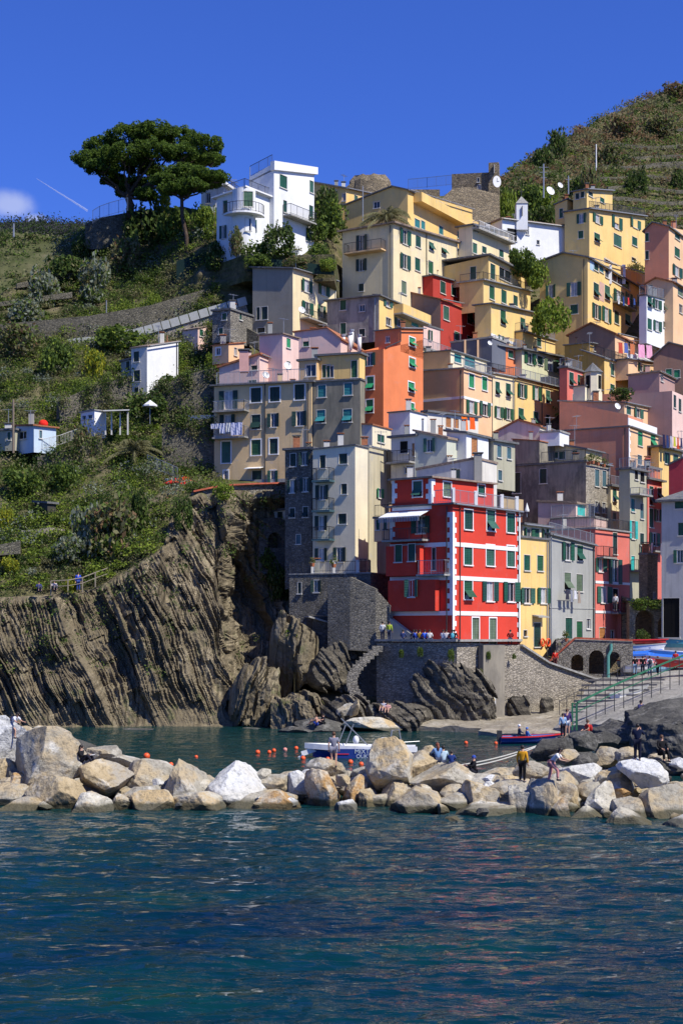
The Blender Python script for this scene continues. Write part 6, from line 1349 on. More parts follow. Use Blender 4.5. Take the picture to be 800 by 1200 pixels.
# umbrella pines
def limb(m,p,q,r0,r1,rn,n=6,wob=.25):
    pts=[];rd=[]
    for i in range(n+1):
        t=i/n; c=p.lerp(q,t)+Vector((rn.uniform(-wob,wob),rn.uniform(-wob,wob),rn.uniform(-wob,wob)*.5))*math.sin(math.pi*t); c.z-=math.sin(math.pi*t)*.3*(q-p).length*.15; pts.append(c); rd.append(r0+(r1-r0)*t)
    m.tube(pts,rd,7); return pts
def pine(label,base,fork,clumps,Y,seed,rad):
    rn=random.Random(seed); r=np.random.default_rng(seed); b_=W(*base,Y); f=W(*fork,Y); root=thing('umbrella_pine',b_,label,'tree','umbrella pines')
    m=MB(); m.tube([b_-Vector((0,0,1)),b_.lerp(f,.3)+Vector((.15,0,0)),b_.lerp(f,.65)+Vector((-.15,0,0)),f],[rad,rad*.85,rad*.75,rad*.65],9); PP=[];MI=[]
    for (px,py,w,h,dy) in clumps:
        c=W(px,py,Y+dy); rw=w*Y/F/2; rh=h*Y/F*.44
        limb(m,f+Vector((0,0,rn.uniform(-1.2,.2))),c-Vector((0,0,rh*.7)),rad*.42,.07,rn)
        for k_ in range(3):
            e=c+Vector((rn.uniform(-.7,.7)*rw,rn.uniform(-.7,.7)*rw,-rh*.2)); limb(m,c-Vector((0,0,rh)),e,.10,.03,rn,3,.1)
        P,_=clumpcloud(int(24+rw*17),120,(rw,rw*.95,rh*.72),.50,r); P=P[P[:,2]>-rh*.75]; P=P+np.array(c); PP.append(P)
    P=np.concatenate(PP); V=leafquads(P,r.uniform(.07,.16,len(P)),r,0); zz=vn(P[:,0]*.8,P[:,1]*.8,P[:,2]*.8,seed)
    mi=np.where(r.random(len(P))<.3,1,0)
    m.build('trunk',BARK,root,smooth=True); me=leafmesh('crown',V-np.array(b_),[LM[6],LM[0]],mi); o=bpy.data.objects.new('crown',me); COL.objects.link(o); o.parent=root; ORG[o.name]=b_
pine('big umbrella pine with a wide flat dark crown on the skyline',(152,247),(151,222),[(104,186,40,26,0),(122,172,50,28,2),(120,196,40,18,-2),(150,160,60,32,1),(145,180,56,28,-3),(178,156,60,30,0),(180,176,56,26,-3),(207,163,56,32,2),(210,180,44,22,-2),(236,170,48,34,0),(247,186,30,20,0),(165,196,46,18,3),(132,210,30,14,2),(160,215,36,16,1),(225,190,34,14,3),(170,228,24,16,-1),(145,224,18,16,1),(192,205,36,16,2)],191,4,.55)
pine('smaller umbrella pine with a leaning bare trunk left of the villa',(219,299),(213,228),[(196,212,36,16,0),(213,202,44,20,1),(234,206,42,18,0),(252,208,30,14,0),(205,222,36,14,-1),(225,218,36,14,-1),(246,216,20,10,1)],184,9,.30)
# palms
def palm(label,px,py,Y,L,n,seed,trunk_to=None,name='palm'):
    rn=random.Random(seed); c=W(px,py,Y); b_=W(px,trunk_to or py+12,Y); root=thing(name,b_,label,'palm'); m=MB(); m.tube([b_-Vector((0,0,.5)),c],[.28,.2],8); m.build('trunk',BARK,root)
    m=MB()
    for i in range(n):
        a=2*math.pi*i/n+rn.uniform(-.2,.2); el=rn.uniform(.1,1.2); d=Vector((math.cos(a)*math.cos(el),math.sin(a)*math.cos(el),math.sin(el))); side=d.cross(Vector((0,0,1))).normalized(); prev=c.copy()
        for j in range(7):
            t=(j+1)/7; p=c+d*L*t+Vector((0,0,-L*.55*t*t)); m.bar(prev,p,.04)
            for s_ in (-1,1): 
                q=prev.lerp(p,.5); e=q+side*s_*L*.22*(1-t*.6)+(p-prev)*1.2+Vector((0,0,-.12*L)); m.poly([q,q+(p-prev)*.5,e]); q=p; e=q+side*s_*L*.2*(1-t*.6)+(p-prev)*1.2+Vector((0,0,-.12*L)); m.poly([q,q+(p-prev)*.5,e])
            prev=p
    m.build('fronds',LM[3],root)
palm('date palm with spreading fronds in front of the yellow gable',453,256,184,3.4,26,1,268)
palm('shaggy palm on the left slope above the cliff stairway',159,530,153,3.2,30,2,548)
# cloud and contrail are far real objects

def hillscrub():
    r=np.random.default_rng(8); n=150; px=r.uniform(-40,125,n); yt=np.interp(px,[-400,-100,0,50,100,150,420],[262,268,271,276,281,300,420]); y=yt+r.random(n)**1.3*75; t=(y-430)/(yt-430); Y=420-150*(1-t)*.6-2.5
    C=np.stack([(px-CX)*Y/F,Y,HC+(HY-y)*Y/F],-1); per=40; e=r.normal(size=(n,per,3))*np.array([1.6,1.2,.7])*r.uniform(.3,1.2,(n,1,1)); P=(C[:,None,:]+e).reshape(-1,3)
    o=bpy.data.objects.new('hill_scrub',leafmesh('hill_scrub',leafquads(P,r.uniform(.2,.5,len(P)),r,0),[LM[0],LM[3],LM[1]],r.integers(0,3,len(P)))); COL.objects.link(o); o['kind']='stuff'; o['label']='scattered scrub on the distant terraced hill'
    r=np.random.default_rng(9); n=900; px=r.uniform(-60,160,n); yt=np.interp(px,[-400,0,40,110,150,420],[255,263,260,265,275,330]); y=yt+r.random(n)*14; t=(y-300)/(yt-300); Y=1050-200*(1-t)*.6-12
    C=np.stack([(px-CX)*Y/F,Y,HC+(HY-y)*Y/F],-1); per=26; e=r.normal(size=(n,per,3))*np.array([2.2,2.2,2.6]); P=(C[:,None,:]+e).reshape(-1,3)
    o=bpy.data.objects.new('far_woods',leafmesh('far_woods',leafquads(P,r.uniform(.35,.9,len(P)),r,0),[LM[0],leafm('far_leaf',(.06,.06,.065),(.10,.095,.10))],r.integers(0,2,len(P)))); COL.objects.link(o); o['kind']='stuff'; o['label']='dark wood on the far ridge'
hillscrub()

def ivy():
    r=np.random.default_rng(31); PP=[]
    for pts in ([(70,470,505,158.5),(110,452,492,160.5),(155,440,482,162)],[(172,462,492,161.5),(215,440,490,161),(252,430,488,161)],[(190,497,560,153),(225,492,570,153),(252,490,572,153)],[(44,535,566,152.5),(80,526,560,153),(120,508,540,154)]):
        A=np.array(pts,float); n=int((A[-1,0]-A[0,0])*1.1); px=r.uniform(A[0,0],A[-1,0],n); yt=np.interp(px,A[:,0],A[:,1]); yb=np.interp(px,A[:,0],A[:,2]); Y=np.interp(px,A[:,0],A[:,3])-.25
        u=r.random(n); u=np.where(r.random(n)<.55,u**3*.5,1-u**2*.35); py=yt+(yb-yt)*u; keep=vn(px*.09,py*.05,0,4)>-.25; px,py,Y=px[keep],py[keep],Y[keep]
        C=np.stack([(px-CX)*Y/F,Y,HC+(HY-py)*Y/F],-1); e=r.normal(size=(len(C),60,3))*np.array([.38,.15,.42])*r.uniform(.6,1.5,(len(C),1,1)); PP.append((C[:,None,:]+e).reshape(-1,3))
    P=np.concatenate(PP); o=bpy.data.objects.new('wall_ivy',leafmesh('wall_ivy',leafquads(P,r.uniform(.06,.13,len(P)),r,0),[LM[0],LM[1],LM[3]],np.repeat(r.integers(0,3,len(P)//60),60))); COL.objects.link(o); o['kind']='stuff'; o['label']='ivy and weeds growing over the slope walls'
ivy()
# ------------------------------------------------------------------ people
def skin(name,chains,extra=None):
    """chains: list of [(x,y,z,r)...]; chains share vertices by equal coordinates"""
    vs=[];idx={};ed=[];rad=[]
    for ch in chains:
        pr=None
        for (x,y,z,r) in ch:
            k_=(round(x,3),round(y,3),round(z,3))
            if k_ not in idx: idx[k_]=len(vs); vs.append((x,y,z)); rad.append(r)
            if pr is not None and pr!=idx[k_]: ed.append((pr,idx[k_]))
            pr=idx[k_]
    me=bpy.data.meshes.new(name); me.from_pydata(vs,ed,[]); o=bpy.data.objects.new(name,me); COL.objects.link(o)
    md=o.modifiers.new('s','SKIN'); md.use_smooth_shade=True
    for i,v in enumerate(me.skin_vertices[0].data): 
        r=rad[i]; v.radius=(r,r) if not isinstance(r,tuple) else r; v.use_root=(i==0)
    o.modifiers.new('u','SUBSURF').levels=1
    dg=bpy.context.evaluated_depsgraph_get(); ev=bpy.data.meshes.new_from_object(o.evaluated_get(dg)); bpy.data.objects.remove(o); bpy.data.meshes.remove(me)
    return ev
def joints(pose):
    # x right, y forward (negative y = facing direction is -Y in local: figure faces -Y), metres for 1.70 m
    J=dict(pel=(0,0,.92),chest=(0,-.01,1.28),neck=(0,0,1.45),head=(0,-.02,1.58),top=(0,-.01,1.66),
      hl=(-.09,0,.90),hr=(.09,0,.90),kl=(-.10,-.02,.49),kr=(.10,-.02,.49),al=(-.10,.02,.08),ar=(.10,.02,.08),tl=(-.11,-.14,.03),tr=(.11,-.14,.03),
      sl=(-.18,0,1.39),sr=(.18,0,1.39),el=(-.24,.02,1.12),er=(.24,.02,1.12),wl=(-.25,-.06,.87),wr=(.25,-.06,.87))
    if pose=='walk': J.update(kl=(-.10,-.16,.50),al=(-.10,-.18,.10),tl=(-.11,-.32,.06),kr=(.10,.06,.50),ar=(.10,.28,.14),tr=(.11,.16,.05),el=(-.24,.12,1.14),wl=(-.24,.06,.90),er=(.24,-.08,1.14),wr=(.24,-.24,.94))
    if pose in('sit','sitread'):
        J={k_:(x,y,z-.47) for k_,(x,y,z) in J.items()}
        J.update(kl=(-.12,-.40,.50),kr=(.12,-.40,.47),al=(-.12,-.42,.08),ar=(.12,-.46,.08),tl=(-.12,-.56,.03),tr=(.12,-.60,.03),el=(-.25,-.10,.70),er=(.25,-.10,.70),wl=(-.14,-.32,.60),wr=(.14,-.32,.60))
    if pose=='ground':
        J={k_:(x,y+.05,z-.80) for k_,(x,y,z) in J.items()}
        J.update(kl=(-.13,-.36,.44),kr=(.13,-.38,.40),al=(-.12,-.62,.08),ar=(.12,-.66,.08),tl=(-.12,-.76,.04),tr=(.12,-.80,.04),el=(-.26,-.08,.40),er=(.26,-.08,.40),wl=(-.12,-.34,.42),wr=(.12,-.34,.42))
    if pose=='climb':
        J.update(chest=(0,-.22,1.20),neck=(0,-.34,1.34),head=(0,-.42,1.45),top=(0,-.44,1.53),sl=(-.18,-.28,1.28),sr=(.18,-.28,1.28),el=(-.22,-.44,1.06),er=(.22,-.46,1.08),wl=(-.2,-.66,1.02),wr=(.2,-.68,1.04),kl=(-.10,-.30,.62),al=(-.10,-.30,.22),tl=(-.1,-.45,.18),kr=(.1,.06,.48),ar=(.1,.16,.10),tr=(.1,.02,.04))
    if pose=='photo': J.update(el=(-.26,-.22,1.20),wl=(-.08,-.34,1.44),er=(.26,-.22,1.20),wr=(.08,-.34,1.44))
    if pose=='hips': J.update(el=(-.36,.06,1.16),wl=(-.20,-.06,.98),er=(.36,.06,1.16),wr=(.20,-.06,.98))
    return J
PM={}
def figure(pose):
    if pose in PM: return PM[pose]
    J=joints(pose); P=lambda n,r: (*J[n],r); L=lambda a,b,t: tuple(J[a][i]*(1-t)+J[b][i]*t for i in range(3))
    hand=lambda s: []
    body=[[P('pel',.13),(*L('pel','chest',.45),.105),P('chest',.125),P('neck',.052),P('head',.085),P('top',.055)]]
    for s in 'lr':
        body.append([P('pel',.13),P('h'+s,.095),(*L('h'+s,'k'+s,.45),.08),P('k'+s,.058),(*L('k'+s,'a'+s,.4),.055),P('a'+s,.036),P('t'+s,.030)])
        w=J['w'+s]; e=J['e'+s]; d=Vector([w[i]-e[i] for i in range(3)]).normalized(); h1=tuple(w[i]+d[i]*.06 for i in range(3))
        body.append([P('chest',.125),P('s'+s,.062),P('e'+s,.040),P('w'+s,.026),(*h1,.030)])
    b=skin('body',body)
    # hands: five tapered fingers each, nose and ears, added to the same mesh
    import bmesh
    bm=bmesh.new(); bm.from_mesh(b); m=MB()
    for s in 'lr':
        w=Vector(J['w'+s]); e=Vector(J['e'+s]); d=(w-e).normalized(); sd=d.cross(Vector((0,1,.2))).normalized(); h=w+d*.075
        for q,(o_,l_) in enumerate(((-.024,.06),(-.008,.072),(.008,.068),(.024,.052))):
            p=h+sd*o_; cd=(d+Vector((0,-.35,0))).normalized(); m.tube([p,p+d*l_*.55,p+d*l_*.55+cd*l_*.45],[.009,.008,.006],5)
        p=w+d*.03+sd*.025*(1 if s=='l' else -1); m.tube([p,p+(d+sd*(1 if s=='l' else -1)*.7).normalized()*.05],[.011,.008],5)
    hd=Vector(J['head']); m.tube([hd+Vector((0,-.078,.02)),hd+Vector((0,-.105,-.015))],[.010,.015],5)
    for sx in (-1,1): m.ball(hd+Vector((sx*.082,.0,0)),.022,6,4,0,(.5,1,1.3))
    base=len(bm.verts); vv=[bm.verts.new(p) for p in m.v]
    for f in m.f: bm.faces.new([vv[i] for i in f])
    for sx in (-1,1):   # eyes and mouth as faces of a second, dark material
        c=hd+Vector((sx*.03,-.086,.012)); q=[bm.verts.new(c+Vector((x*.011,0,z*.006))) for x,z in((-1,-1),(1,-1),(1,1),(-1,1))]; f=bm.faces.new(q); f.material_index=1
    c=hd+Vector((0,-.083,-.045)); q=[bm.verts.new(c+Vector((x*.02,0,z*.004))) for x,z in((-1,-1),(1,-1),(1,1),(-1,1))]; f=bm.faces.new(q); f.material_index=1
    bm.to_mesh(b); bm.free()
    top=[[P('pel',.152),(*L('pel','chest',.45),.128),P('chest',.148),(*L('chest','neck',.75),.075)]]; short=list(top); 
    lt=[];st=[]
    for s in 'lr':
        lt.append([P('chest',.148),P('s'+s,.078),P('e'+s,.056),(*L('e'+s,'w'+s,.9),.042)])
        st.append([P('chest',.148),P('s'+s,.078),(*L('s'+s,'e'+s,.75),.062)])
    tr=[];so=[]
    for s in 'lr':
        tr.append([P('pel',.148),P('h'+s,.112),(*L('h'+s,'k'+s,.45),.098),P('k'+s,.078),(*L('k'+s,'a'+s,.4),.074),(*L('k'+s,'a'+s,.93),.062)])
        so.append([P('pel',.148),P('h'+s,.115),(*L('h'+s,'k'+s,.6),.105)])
    h=Vector(J['head']); m=MB(); m.ball(h+Vector((0,.018,.035)),.102,12,8,0,(.95,1.02,1.0)); hv=[]
    hair=m
    m2=MB(); m2.ball(h+Vector((0,.018,.035)),.102,12,8,0,(.95,1.02,1.0)); m2.tube([h+Vector((0,.09,.03)),h+Vector((0,.12,-.12)),h+Vector((0,.11,-.26))],[.06,.07,.03],8)
    sh=[]; 
    ms=MB()
    for s in 'lr':
        a=Vector(J['a'+s]); t=Vector(J['t'+s]); ms.tube([a+Vector((0,.05,-.04)),a+Vector((0,0,-.03)),t],[.045,.052,.036],8)
    PM[pose]=dict(body=b,long=skin('long_sleeved_top',top+lt),short=skin('short_sleeved_top',top+st),trousers=skin('trousers',tr),shorts=skin('shorts',so),hair=hair,hair_long=m2,shoes=ms,J=J); return PM[pose]
SKIN=plain('skin',(.52,.30,.20),.6,.3,0,.05); EYE=plain('eye_dark',(.03,.02,.02),.5); HC_={'dark':plain('dark_hair',(.02,.015,.012),.5),'brown':plain('brown_hair',(.09,.045,.02),.5),'fair':plain('fair_hair',(.35,.22,.10),.5),'red':plain('auburn_hair',(.16,.05,.025),.5)}
CLM={}
def cloth(c):
    if c not in CLM: CLM[c]=plain('cloth_%d'%len(CLM),c,.85,.1,0,.2)
    return CLM[c]
def person(px,pyfoot,Y,label,pose='stand',top=(.1,.1,.12),bot=(.05,.06,.1),rot=0,scale=1.,hair='dark',sleeves='long',legs='trousers',group=None,z=None,bag=None,hat=None,longhair=False,drop=False):
    G=figure(pose); p=W(px,pyfoot,Y)
    if drop:
        o_=Vector((0,0,HC)); dg_=bpy.context.evaluated_depsgraph_get()
        for dy in range(0,36):
            d_=(W(px,pyfoot+dy,Y)-o_).normalized(); hit,loc,_,_,_,_=sc.ray_cast(dg_,o_,d_)
            if hit and abs(loc.y-Y)<6: break
        if hit and abs(loc.y-Y)<8: p=loc+Vector((0,.12,-.02 if pose!='ground' else -.10)); z=None
    if z is not None: p.z=z
    r=thing('person',p,label,'person',group); r.rotation_euler=(0,0,math.radians(rot)); r.scale=(scale,)*3
    def add(n,me,mats):
        if isinstance(me,MB): me=MBmesh(me,n)
        o=bpy.data.objects.new(n,me); COL.objects.link(o); o.parent=r; 
        for i,mm in enumerate(mats):
            if len(me.materials)<=i: me.materials.append(mm)
            o.material_slots[i].link='OBJECT'; o.material_slots[i].material=mm
        return o
    add('body',G['body'],[SKIN,EYE]); add('top',G[sleeves],[cloth(top)]); add('trousers' if legs=='trousers' else 'shorts',G[legs],[cloth(bot)])
    if hat: add('cap',G['hair'],[cloth(hat)])
    else: add('hair',G['hair_long'] if longhair else G['hair'],[HC_[hair]])
    add('shoes',G['shoes'],[cloth((.06,.06,.07))])
    if bag:
        m=MB(); J=G['J']; c=Vector(J['chest'])+Vector((0,.20,-.08)); m.ball(c,.2,10,7,0,(.85,.55,1.15)); add('backpack',MBmesh(m,'backpack'),[cloth(bag)])
    return r
def MBmesh(m,n):
    if hasattr(m,'_me'): return m._me
    me=bpy.data.meshes.new(n); me.from_pydata([tuple(v) for v in m.v],[],m.f); me.polygons.foreach_set('use_smooth',[True]*len(m.f)); m._me=me; return me
# on the breakwater
person(391,899,73.5,'girl in a patterned grey dress standing on a boulder, seen from behind',top=(.22,.22,.27),bot=(.22,.22,.27),rot=178,scale=1.0,hair='brown',sleeves='short',legs='shorts',drop=True)
person(519,889,72.5,'person in a light blue top sitting on the flat boulder, seen from behind','ground',(.42,.55,.62),(.05,.06,.1),rot=185,z=W(520,903,69.5).z-.25,drop=True)
person(512,886,73.3,'person with auburn hair and a blue jacket at the left of the seated group','ground',(.14,.25,.45),(.05,.06,.1),rot=200,hair='red',z=W(520,901,69.5).z-.25,longhair=True,drop=True)
person(529,890,73.1,'small child in dark blue at the right of the seated group','ground',(.03,.06,.22),(.03,.04,.1),rot=170,scale=.72,z=W(520,903,69.5).z-.15,drop=True)
person(554,898,72.7,'person in black with a blue cap sitting sideways','ground',(.015,.015,.018),(.02,.02,.03),rot=-80,hat=(.04,.08,.35),z=W(554,901,70).z-.1,drop=True)
person(612,917,71.5,'man in a mustard yellow shirt and black trousers standing on the boulders','stand',(.62,.30,.02),(.012,.012,.014),rot=150,scale=1.0,drop=True)
person(646,918,70.4,'girl in a white top and pink trousers stepping forward over the boulders','climb',(.7,.7,.7),(.62,.27,.25),rot=70,sleeves='short',hair='dark',longhair=True,drop=True)
person(747,892,73.3,'person in navy standing before the dark outcrop','photo',(.012,.018,.045),(.012,.014,.03),rot=160,drop=True)
person(775,892,72.3,'crouching person in black taking a picture at the right','sit',(.012,.012,.014),(.012,.012,.014),rot=20,hair='brown',drop=True)
person(14,868,74.6,'girl in a white top and blue bag climbing the white boulder at the left edge','climb',(.66,.66,.7),(.03,.05,.12),rot=60,legs='shorts',sleeves='short',bag=(.03,.03,.07),longhair=True,scale=.9,drop=True)
reader=person(96,893,74.5,'person in black sitting and reading between the left boulders','ground',(.015,.015,.018),(.02,.02,.03),rot=70,z=W(96,892,70.2).z-.05,drop=True)
m=MB(); p=reader.location+Vector((.32,-.1,.42)); m.bar(p,p+Vector((.28,0,.03)),.22,.02); tag(m.build('open_book',WHITE),'open white book held by the reading person in black','book')
person(664,864,92,'person in a dark and red jacket and white shorts standing by the green gate','stand',(.05,.03,.12),(.65,.65,.66),rot=0,legs='shorts',hair='brown')
person(659.5,865,91,'smaller person in light blue beside the person in white shorts','stand',(.25,.38,.55),(.02,.02,.03),rot=10,scale=.82,drop=True)
person(688,868,90,'person in a red vest sitting on the rocks right of the green gate','sit',(.55,.06,.04),(.012,.012,.014),rot=-70,bag=(.4,.03,.03),sleeves='short',hair='brown')
person(751,838,93,'person sitting high on the rock ridge near the slipway','ground',(.04,.04,.12),(.05,.05,.07),rot=30)
g='walkers on the slipway'
for (px,py,lab,top,bot,pose,rot,bag) in [(743.5,797,'walker in black jacket and light jeans, left of the slipway group',(.015,.013,.015),(.16,.24,.34),'walk',170,None),(752.5,796,'tall walker all in dark clothes in the slipway group',(.01,.01,.012),(.015,.02,.04),'stand',180,None),
  (760.5,795,'walker in a pale shirt with a grey backpack on the slipway',(.55,.6,.66),(.12,.17,.24),'stand',185,(.05,.055,.07)),(770,799,'red-haired walker in a pink top with a jacket round the waist',(.62,.35,.33),(.03,.03,.04),'walk',190,None),(791,795,'person in a red vest standing behind the slipway railing',(.5,.03,.03),(.03,.03,.03),'stand',160,None)]:
    Yq=134.5; person(px,py,Yq,lab,pose,top,bot,rot,group=g,bag=bag,z=4.15 if px<780 else 4.6,hair='red' if 'red-haired' in lab else 'dark')
person(650,783,137,'person in a red top leaning at the foot of the brick-red coping','stand',(.55,.03,.02),(.1,.03,.03),rot=0,scale=.95)
# promenade people
for (px,lab,top,hat) in [(448,'person in a pale shirt at the top of the stone steps',(.6,.6,.6),None),(456,'person in a yellow-green vest at the top of the stone steps',(.35,.45,.05),None),(472,'person in dark blue sitting alone on the quay wall',(.04,.06,.16),None),(484.5,'person in a dark jacket, first of the row on the quay wall',(.03,.03,.05),None),
   (487.5,'person in bright blue, second of the row on the quay wall',(.05,.10,.45),None),(491.5,'person in ochre, third of the row on the quay wall',(.4,.22,.03),None),(497.5,'person in royal blue, fourth of the row on the quay wall',(.03,.10,.55),None),(503,'person in a white shirt, fifth of the row on the quay wall',(.65,.65,.62),None),
   (519,'person in white at the corner of the quay wall',(.7,.7,.7),None),(522.5,'second person in pale clothes at the corner of the quay wall',(.6,.56,.54),None),(529.5,'person with a light blue backpack at the corner of the quay wall',(.05,.05,.07),None),(532,'person in a dark jacket at the right of the quay wall corner',(.02,.02,.025),None),(597.5,'person in dark red sitting alone at the sunny end of the quay wall',(.22,.02,.02),None)]:
    Yw=float(np.interp(px,[441,500,536,609],[131,128,126.4,131]))+.35
    person(px,752,Yw,lab,'sit' if px not in(448,456) else 'stand',top,(.05,.06,.1),rot=(px*37)%60+150,group='people on the quay',z=(Zp-.22) if px not in(448,456) else Zp,bag=(.1,.4,.5) if 'backpack' in lab else None)
person(720.5,716,152.0,'person in a white shirt on the red railed balcony','stand',(.7,.7,.7),(.1,.1,.1),rot=-30,z=None)
for (px,py,lab,top,Yq) in [(46,693,'person in dark blue, left of the pair sitting on the cliff path',(.04,.05,.14),135.2),(64,692,'person in white, right of the pair sitting on the cliff path',(.5,.45,.45),135.2),(92,693,'person in bright blue standing on the cliff path',(.03,.08,.5),135.5)]:
    person(px,py,Yq,lab,'stand' if px==92 else 'ground',top,(.04,.07,.25) if px==92 else (.05,.05,.07),rot=20)
for (px,py,lab,top,Yq,pose) in [(197,600,'walker in brown coming down the cliff stairway',(.16,.09,.05),145,'walk'),(219,583,'walker in black at the top of the cliff stairway',(.02,.02,.02),149,'stand'),(225,581,'walker in pale grey at the top of the cliff stairway',(.5,.5,.5),149.2,'stand'),(196,572,'visitor in light blue seated under the red parasol',(.35,.45,.6),151.5,'sit'),(201,571,'visitor in pale clothes seated under the red parasol',(.6,.6,.6),151.5,'sit')]:
    person(px,py,Yq,lab,pose,top,(.05,.05,.08),rot=10,group='people at the cliff stairway')
person(378,848,122.6,'sunbather in a swimsuit sitting on the dark rock platform','ground',(.02,.02,.03),(.02,.02,.02),rot=-70,sleeves='short',legs='shorts',longhair=True,z=W(376,843,122).z-.1,drop=True)
person(370,848,122.2,'second sunbather beside a blue towel on the dark rock platform','ground',(.5,.28,.2),(.03,.06,.3),rot=-110,sleeves='short',legs='shorts',hair='brown',scale=.9,z=W(372,843,122).z-.25,drop=True)
person(449,832,125.2,'person in a pale top and blue shorts sitting on the ribbed rocks','ground',(.5,.5,.55),(.05,.12,.45),rot=-20,legs='shorts',drop=True)
person(454,834,124.8,'person in pink sitting beside the one in the pale top on the ribbed rocks','ground',(.55,.3,.28),(.05,.05,.07),rot=-10,legs='shorts',drop=True)
person(576,841,130.2,'person in dark clothes crouching below the warning sign','sit',(.02,.03,.05),(.02,.02,.03),rot=40)
# ------------------------------------------------------------------ buoys
OB=plain('orange_buoy',(.80,.10,.02),.4,.4,0,.1); PB=plain('faded_buoy',(.62,.25,.2),.6,.3)
for (px,py,r_,lab,pale) in [(172,886,3.9,'large orange buoy with a dark top, leftmost in the cove',0),(200.5,896,2.9,'orange buoy second from the left behind the breakwater',0),(230,887,2.2,'small orange buoy just left of the grey pyramid boulder tip',0),
  (302,881.5,2.9,'orange buoy at the left end of the arc of five',0),(315.5,881.5,2.6,'second orange buoy of the arc of five',0),(321,879.5,2.5,'third orange buoy of the arc of five',0),(334,878.5,2.6,'faded pinkish buoy, fourth of the arc of five',1),(347,876.8,2.5,'orange buoy at the right end of the arc of five',0),
  (355,888.6,3.0,'single orange buoy below the arc of five',0),(334.7,908.5,3.8,'big orange buoy just behind the boulders',0),(384,889.5,2.6,'orange buoy at the knee of the girl in the patterned dress',0),(410.5,893,3.1,'orange buoy under the bow half of the white and blue motorboat',0),(423,895.6,3.0,'orange buoy left of the tall upright boulder',0),
  (545.6,870.5,2.3,'orange buoy left on the rope before the beach',0),(580.5,871,2.1,'orange buoy in the middle of the rope before the beach',0),(599.5,870.3,2.1,'orange buoy beside the outboard of the dark rowing boat',0)]:
    Yb=F*HC/(py+r_*.4-HY); m=MB(); p=W(px,py,Yb); rr=r_*Yb/F; root=thing('buoy',p-Vector((0,0,rr)),lab,'buoy','buoys in the cove'); m.ball(p,rr,14,10); m.build('float',PB if pale else OB,root,smooth=True)
    m=MB(); m.tube([p+Vector((0,0,rr*.9)),p+Vector((0,0,rr*1.25))],rr*.22,8); m.build('eyelet',IRON,root)
# ------------------------------------------------------------------ boats
def hull(root,c,L,Wd,Hh,yaw,hm,im,sheer=.3,stern=.75,rake=.25,stripe=None,tilt=0):
    R_=Matrix.Rotation(math.radians(yaw),3,'Z')@Matrix.Rotation(math.radians(tilt),3,'Y'); n=14; rings=[]
    for i in range(n+1):
        t=i/n; w=Wd/2*(stern+(1-stern)*math.sin(min(1,t/.45)*math.pi/2)) if t<.45 else Wd/2*(1-((t-.45)/.55)**2.2)
        w=max(w,.015); zt=Hh*(1+sheer*t*t); x=(t-.5)*L+rake*t**3*0; zb=Hh*.25*max(0,(t-.7)/.3)**2
        rings.append([(x+rake*t*t,-w,zt),(x,-w*.85,zt*.45+zb*.5),(x-rake*.0,-w*.35,zb),(x,0,zb-.03),(x,w*.35,zb),(x,w*.85,zt*.45+zb*.5),(x+rake*t*t,w,zt)])
    T=lambda p: c+R_@Vector(p); m=MB()
    for a,b_ in zip(rings[:-1],rings[1:]):
        for j in range(6): m.poly([T(a[j]),T(b_[j]),T(b_[j+1]),T(a[j+1])],0)
    m.poly([T(p) for p in rings[0]],0); m.build('hull',hm,root,smooth=False)
    m=MB()
    for a,b_ in zip(rings[:-1],rings[1:]):
        ia=[(p[0],p[1]*.88,max(p[2],Hh*.35)+.01) for p in a]; ib=[(p[0],p[1]*.88,max(p[2],Hh*.35)+.01) for p in b_]
        for j in range(6): m.poly([T(ia[j]),T(ib[j]),T(ib[j+1]),T(ia[j+1])])
        for j,k2 in((0,0),(6,6)): m.poly([T(a[j]),T(b_[j]),T(ib[j]),T(ia[j])])
    m.build('interior',im,root)
    m=MB()
    for a,b_ in zip(rings[:-1],rings[1:]):
        for j in (0,6): m.bar(T(a[j]),T(b_[j]),.07,.09)
    m.build('gunwale',stripe or im,root); return T,rings
def boat(px,py,Y,label,L,Wd,Hh,yaw,hm,im,stripe=None,cover=None,z=None,group='boats on the square',thw=True,tilt=0,name='rowing_boat'):
    c=W(px,py,Y); 
    if z is not None: c.z=z
    root=thing(name,c,label,'boat',group); T,rg=hull(root,c,L,Wd,Hh,yaw,hm,im,stripe=stripe,tilt=tilt)
    if cover:
        m=MB()
        for a,b_ in zip(rg[:-1],rg[1:]):
            m.poly([T((a[0][0],a[0][1]*1.06,a[0][2]+.03)),T((b_[0][0],b_[0][1]*1.06,b_[0][2]+.03)),T((b_[3][0],0,b_[0][2]+.28)),T((a[3][0],0,a[0][2]+.28))]); m.poly([T((a[6][0],a[6][1]*1.06,a[0][2]+.03)),T((b_[6][0],b_[6][1]*1.06,b_[0][2]+.03)),T((b_[3][0],0,b_[0][2]+.28)),T((a[3][0],0,a[0][2]+.28))])
            m.poly([T((a[0][0],a[0][1]*1.07,a[0][2]+.03)),T((b_[0][0],b_[0][1]*1.07,b_[0][2]+.03)),T((b_[0][0],b_[0][1]*1.05,b_[0][2]-.15)),T((a[0][0],a[0][1]*1.05,a[0][2]-.15))])
        m.build('tarpaulin',cover,root)
    elif thw:
        for x in (-.2,.15):
            m=MB(); m.bar(T((x*L,-Wd*.42,Hh*.75)),T((x*L,Wd*.42,Hh*.75)),.25,.05); m.build('thwart',im,root)
    return root,T
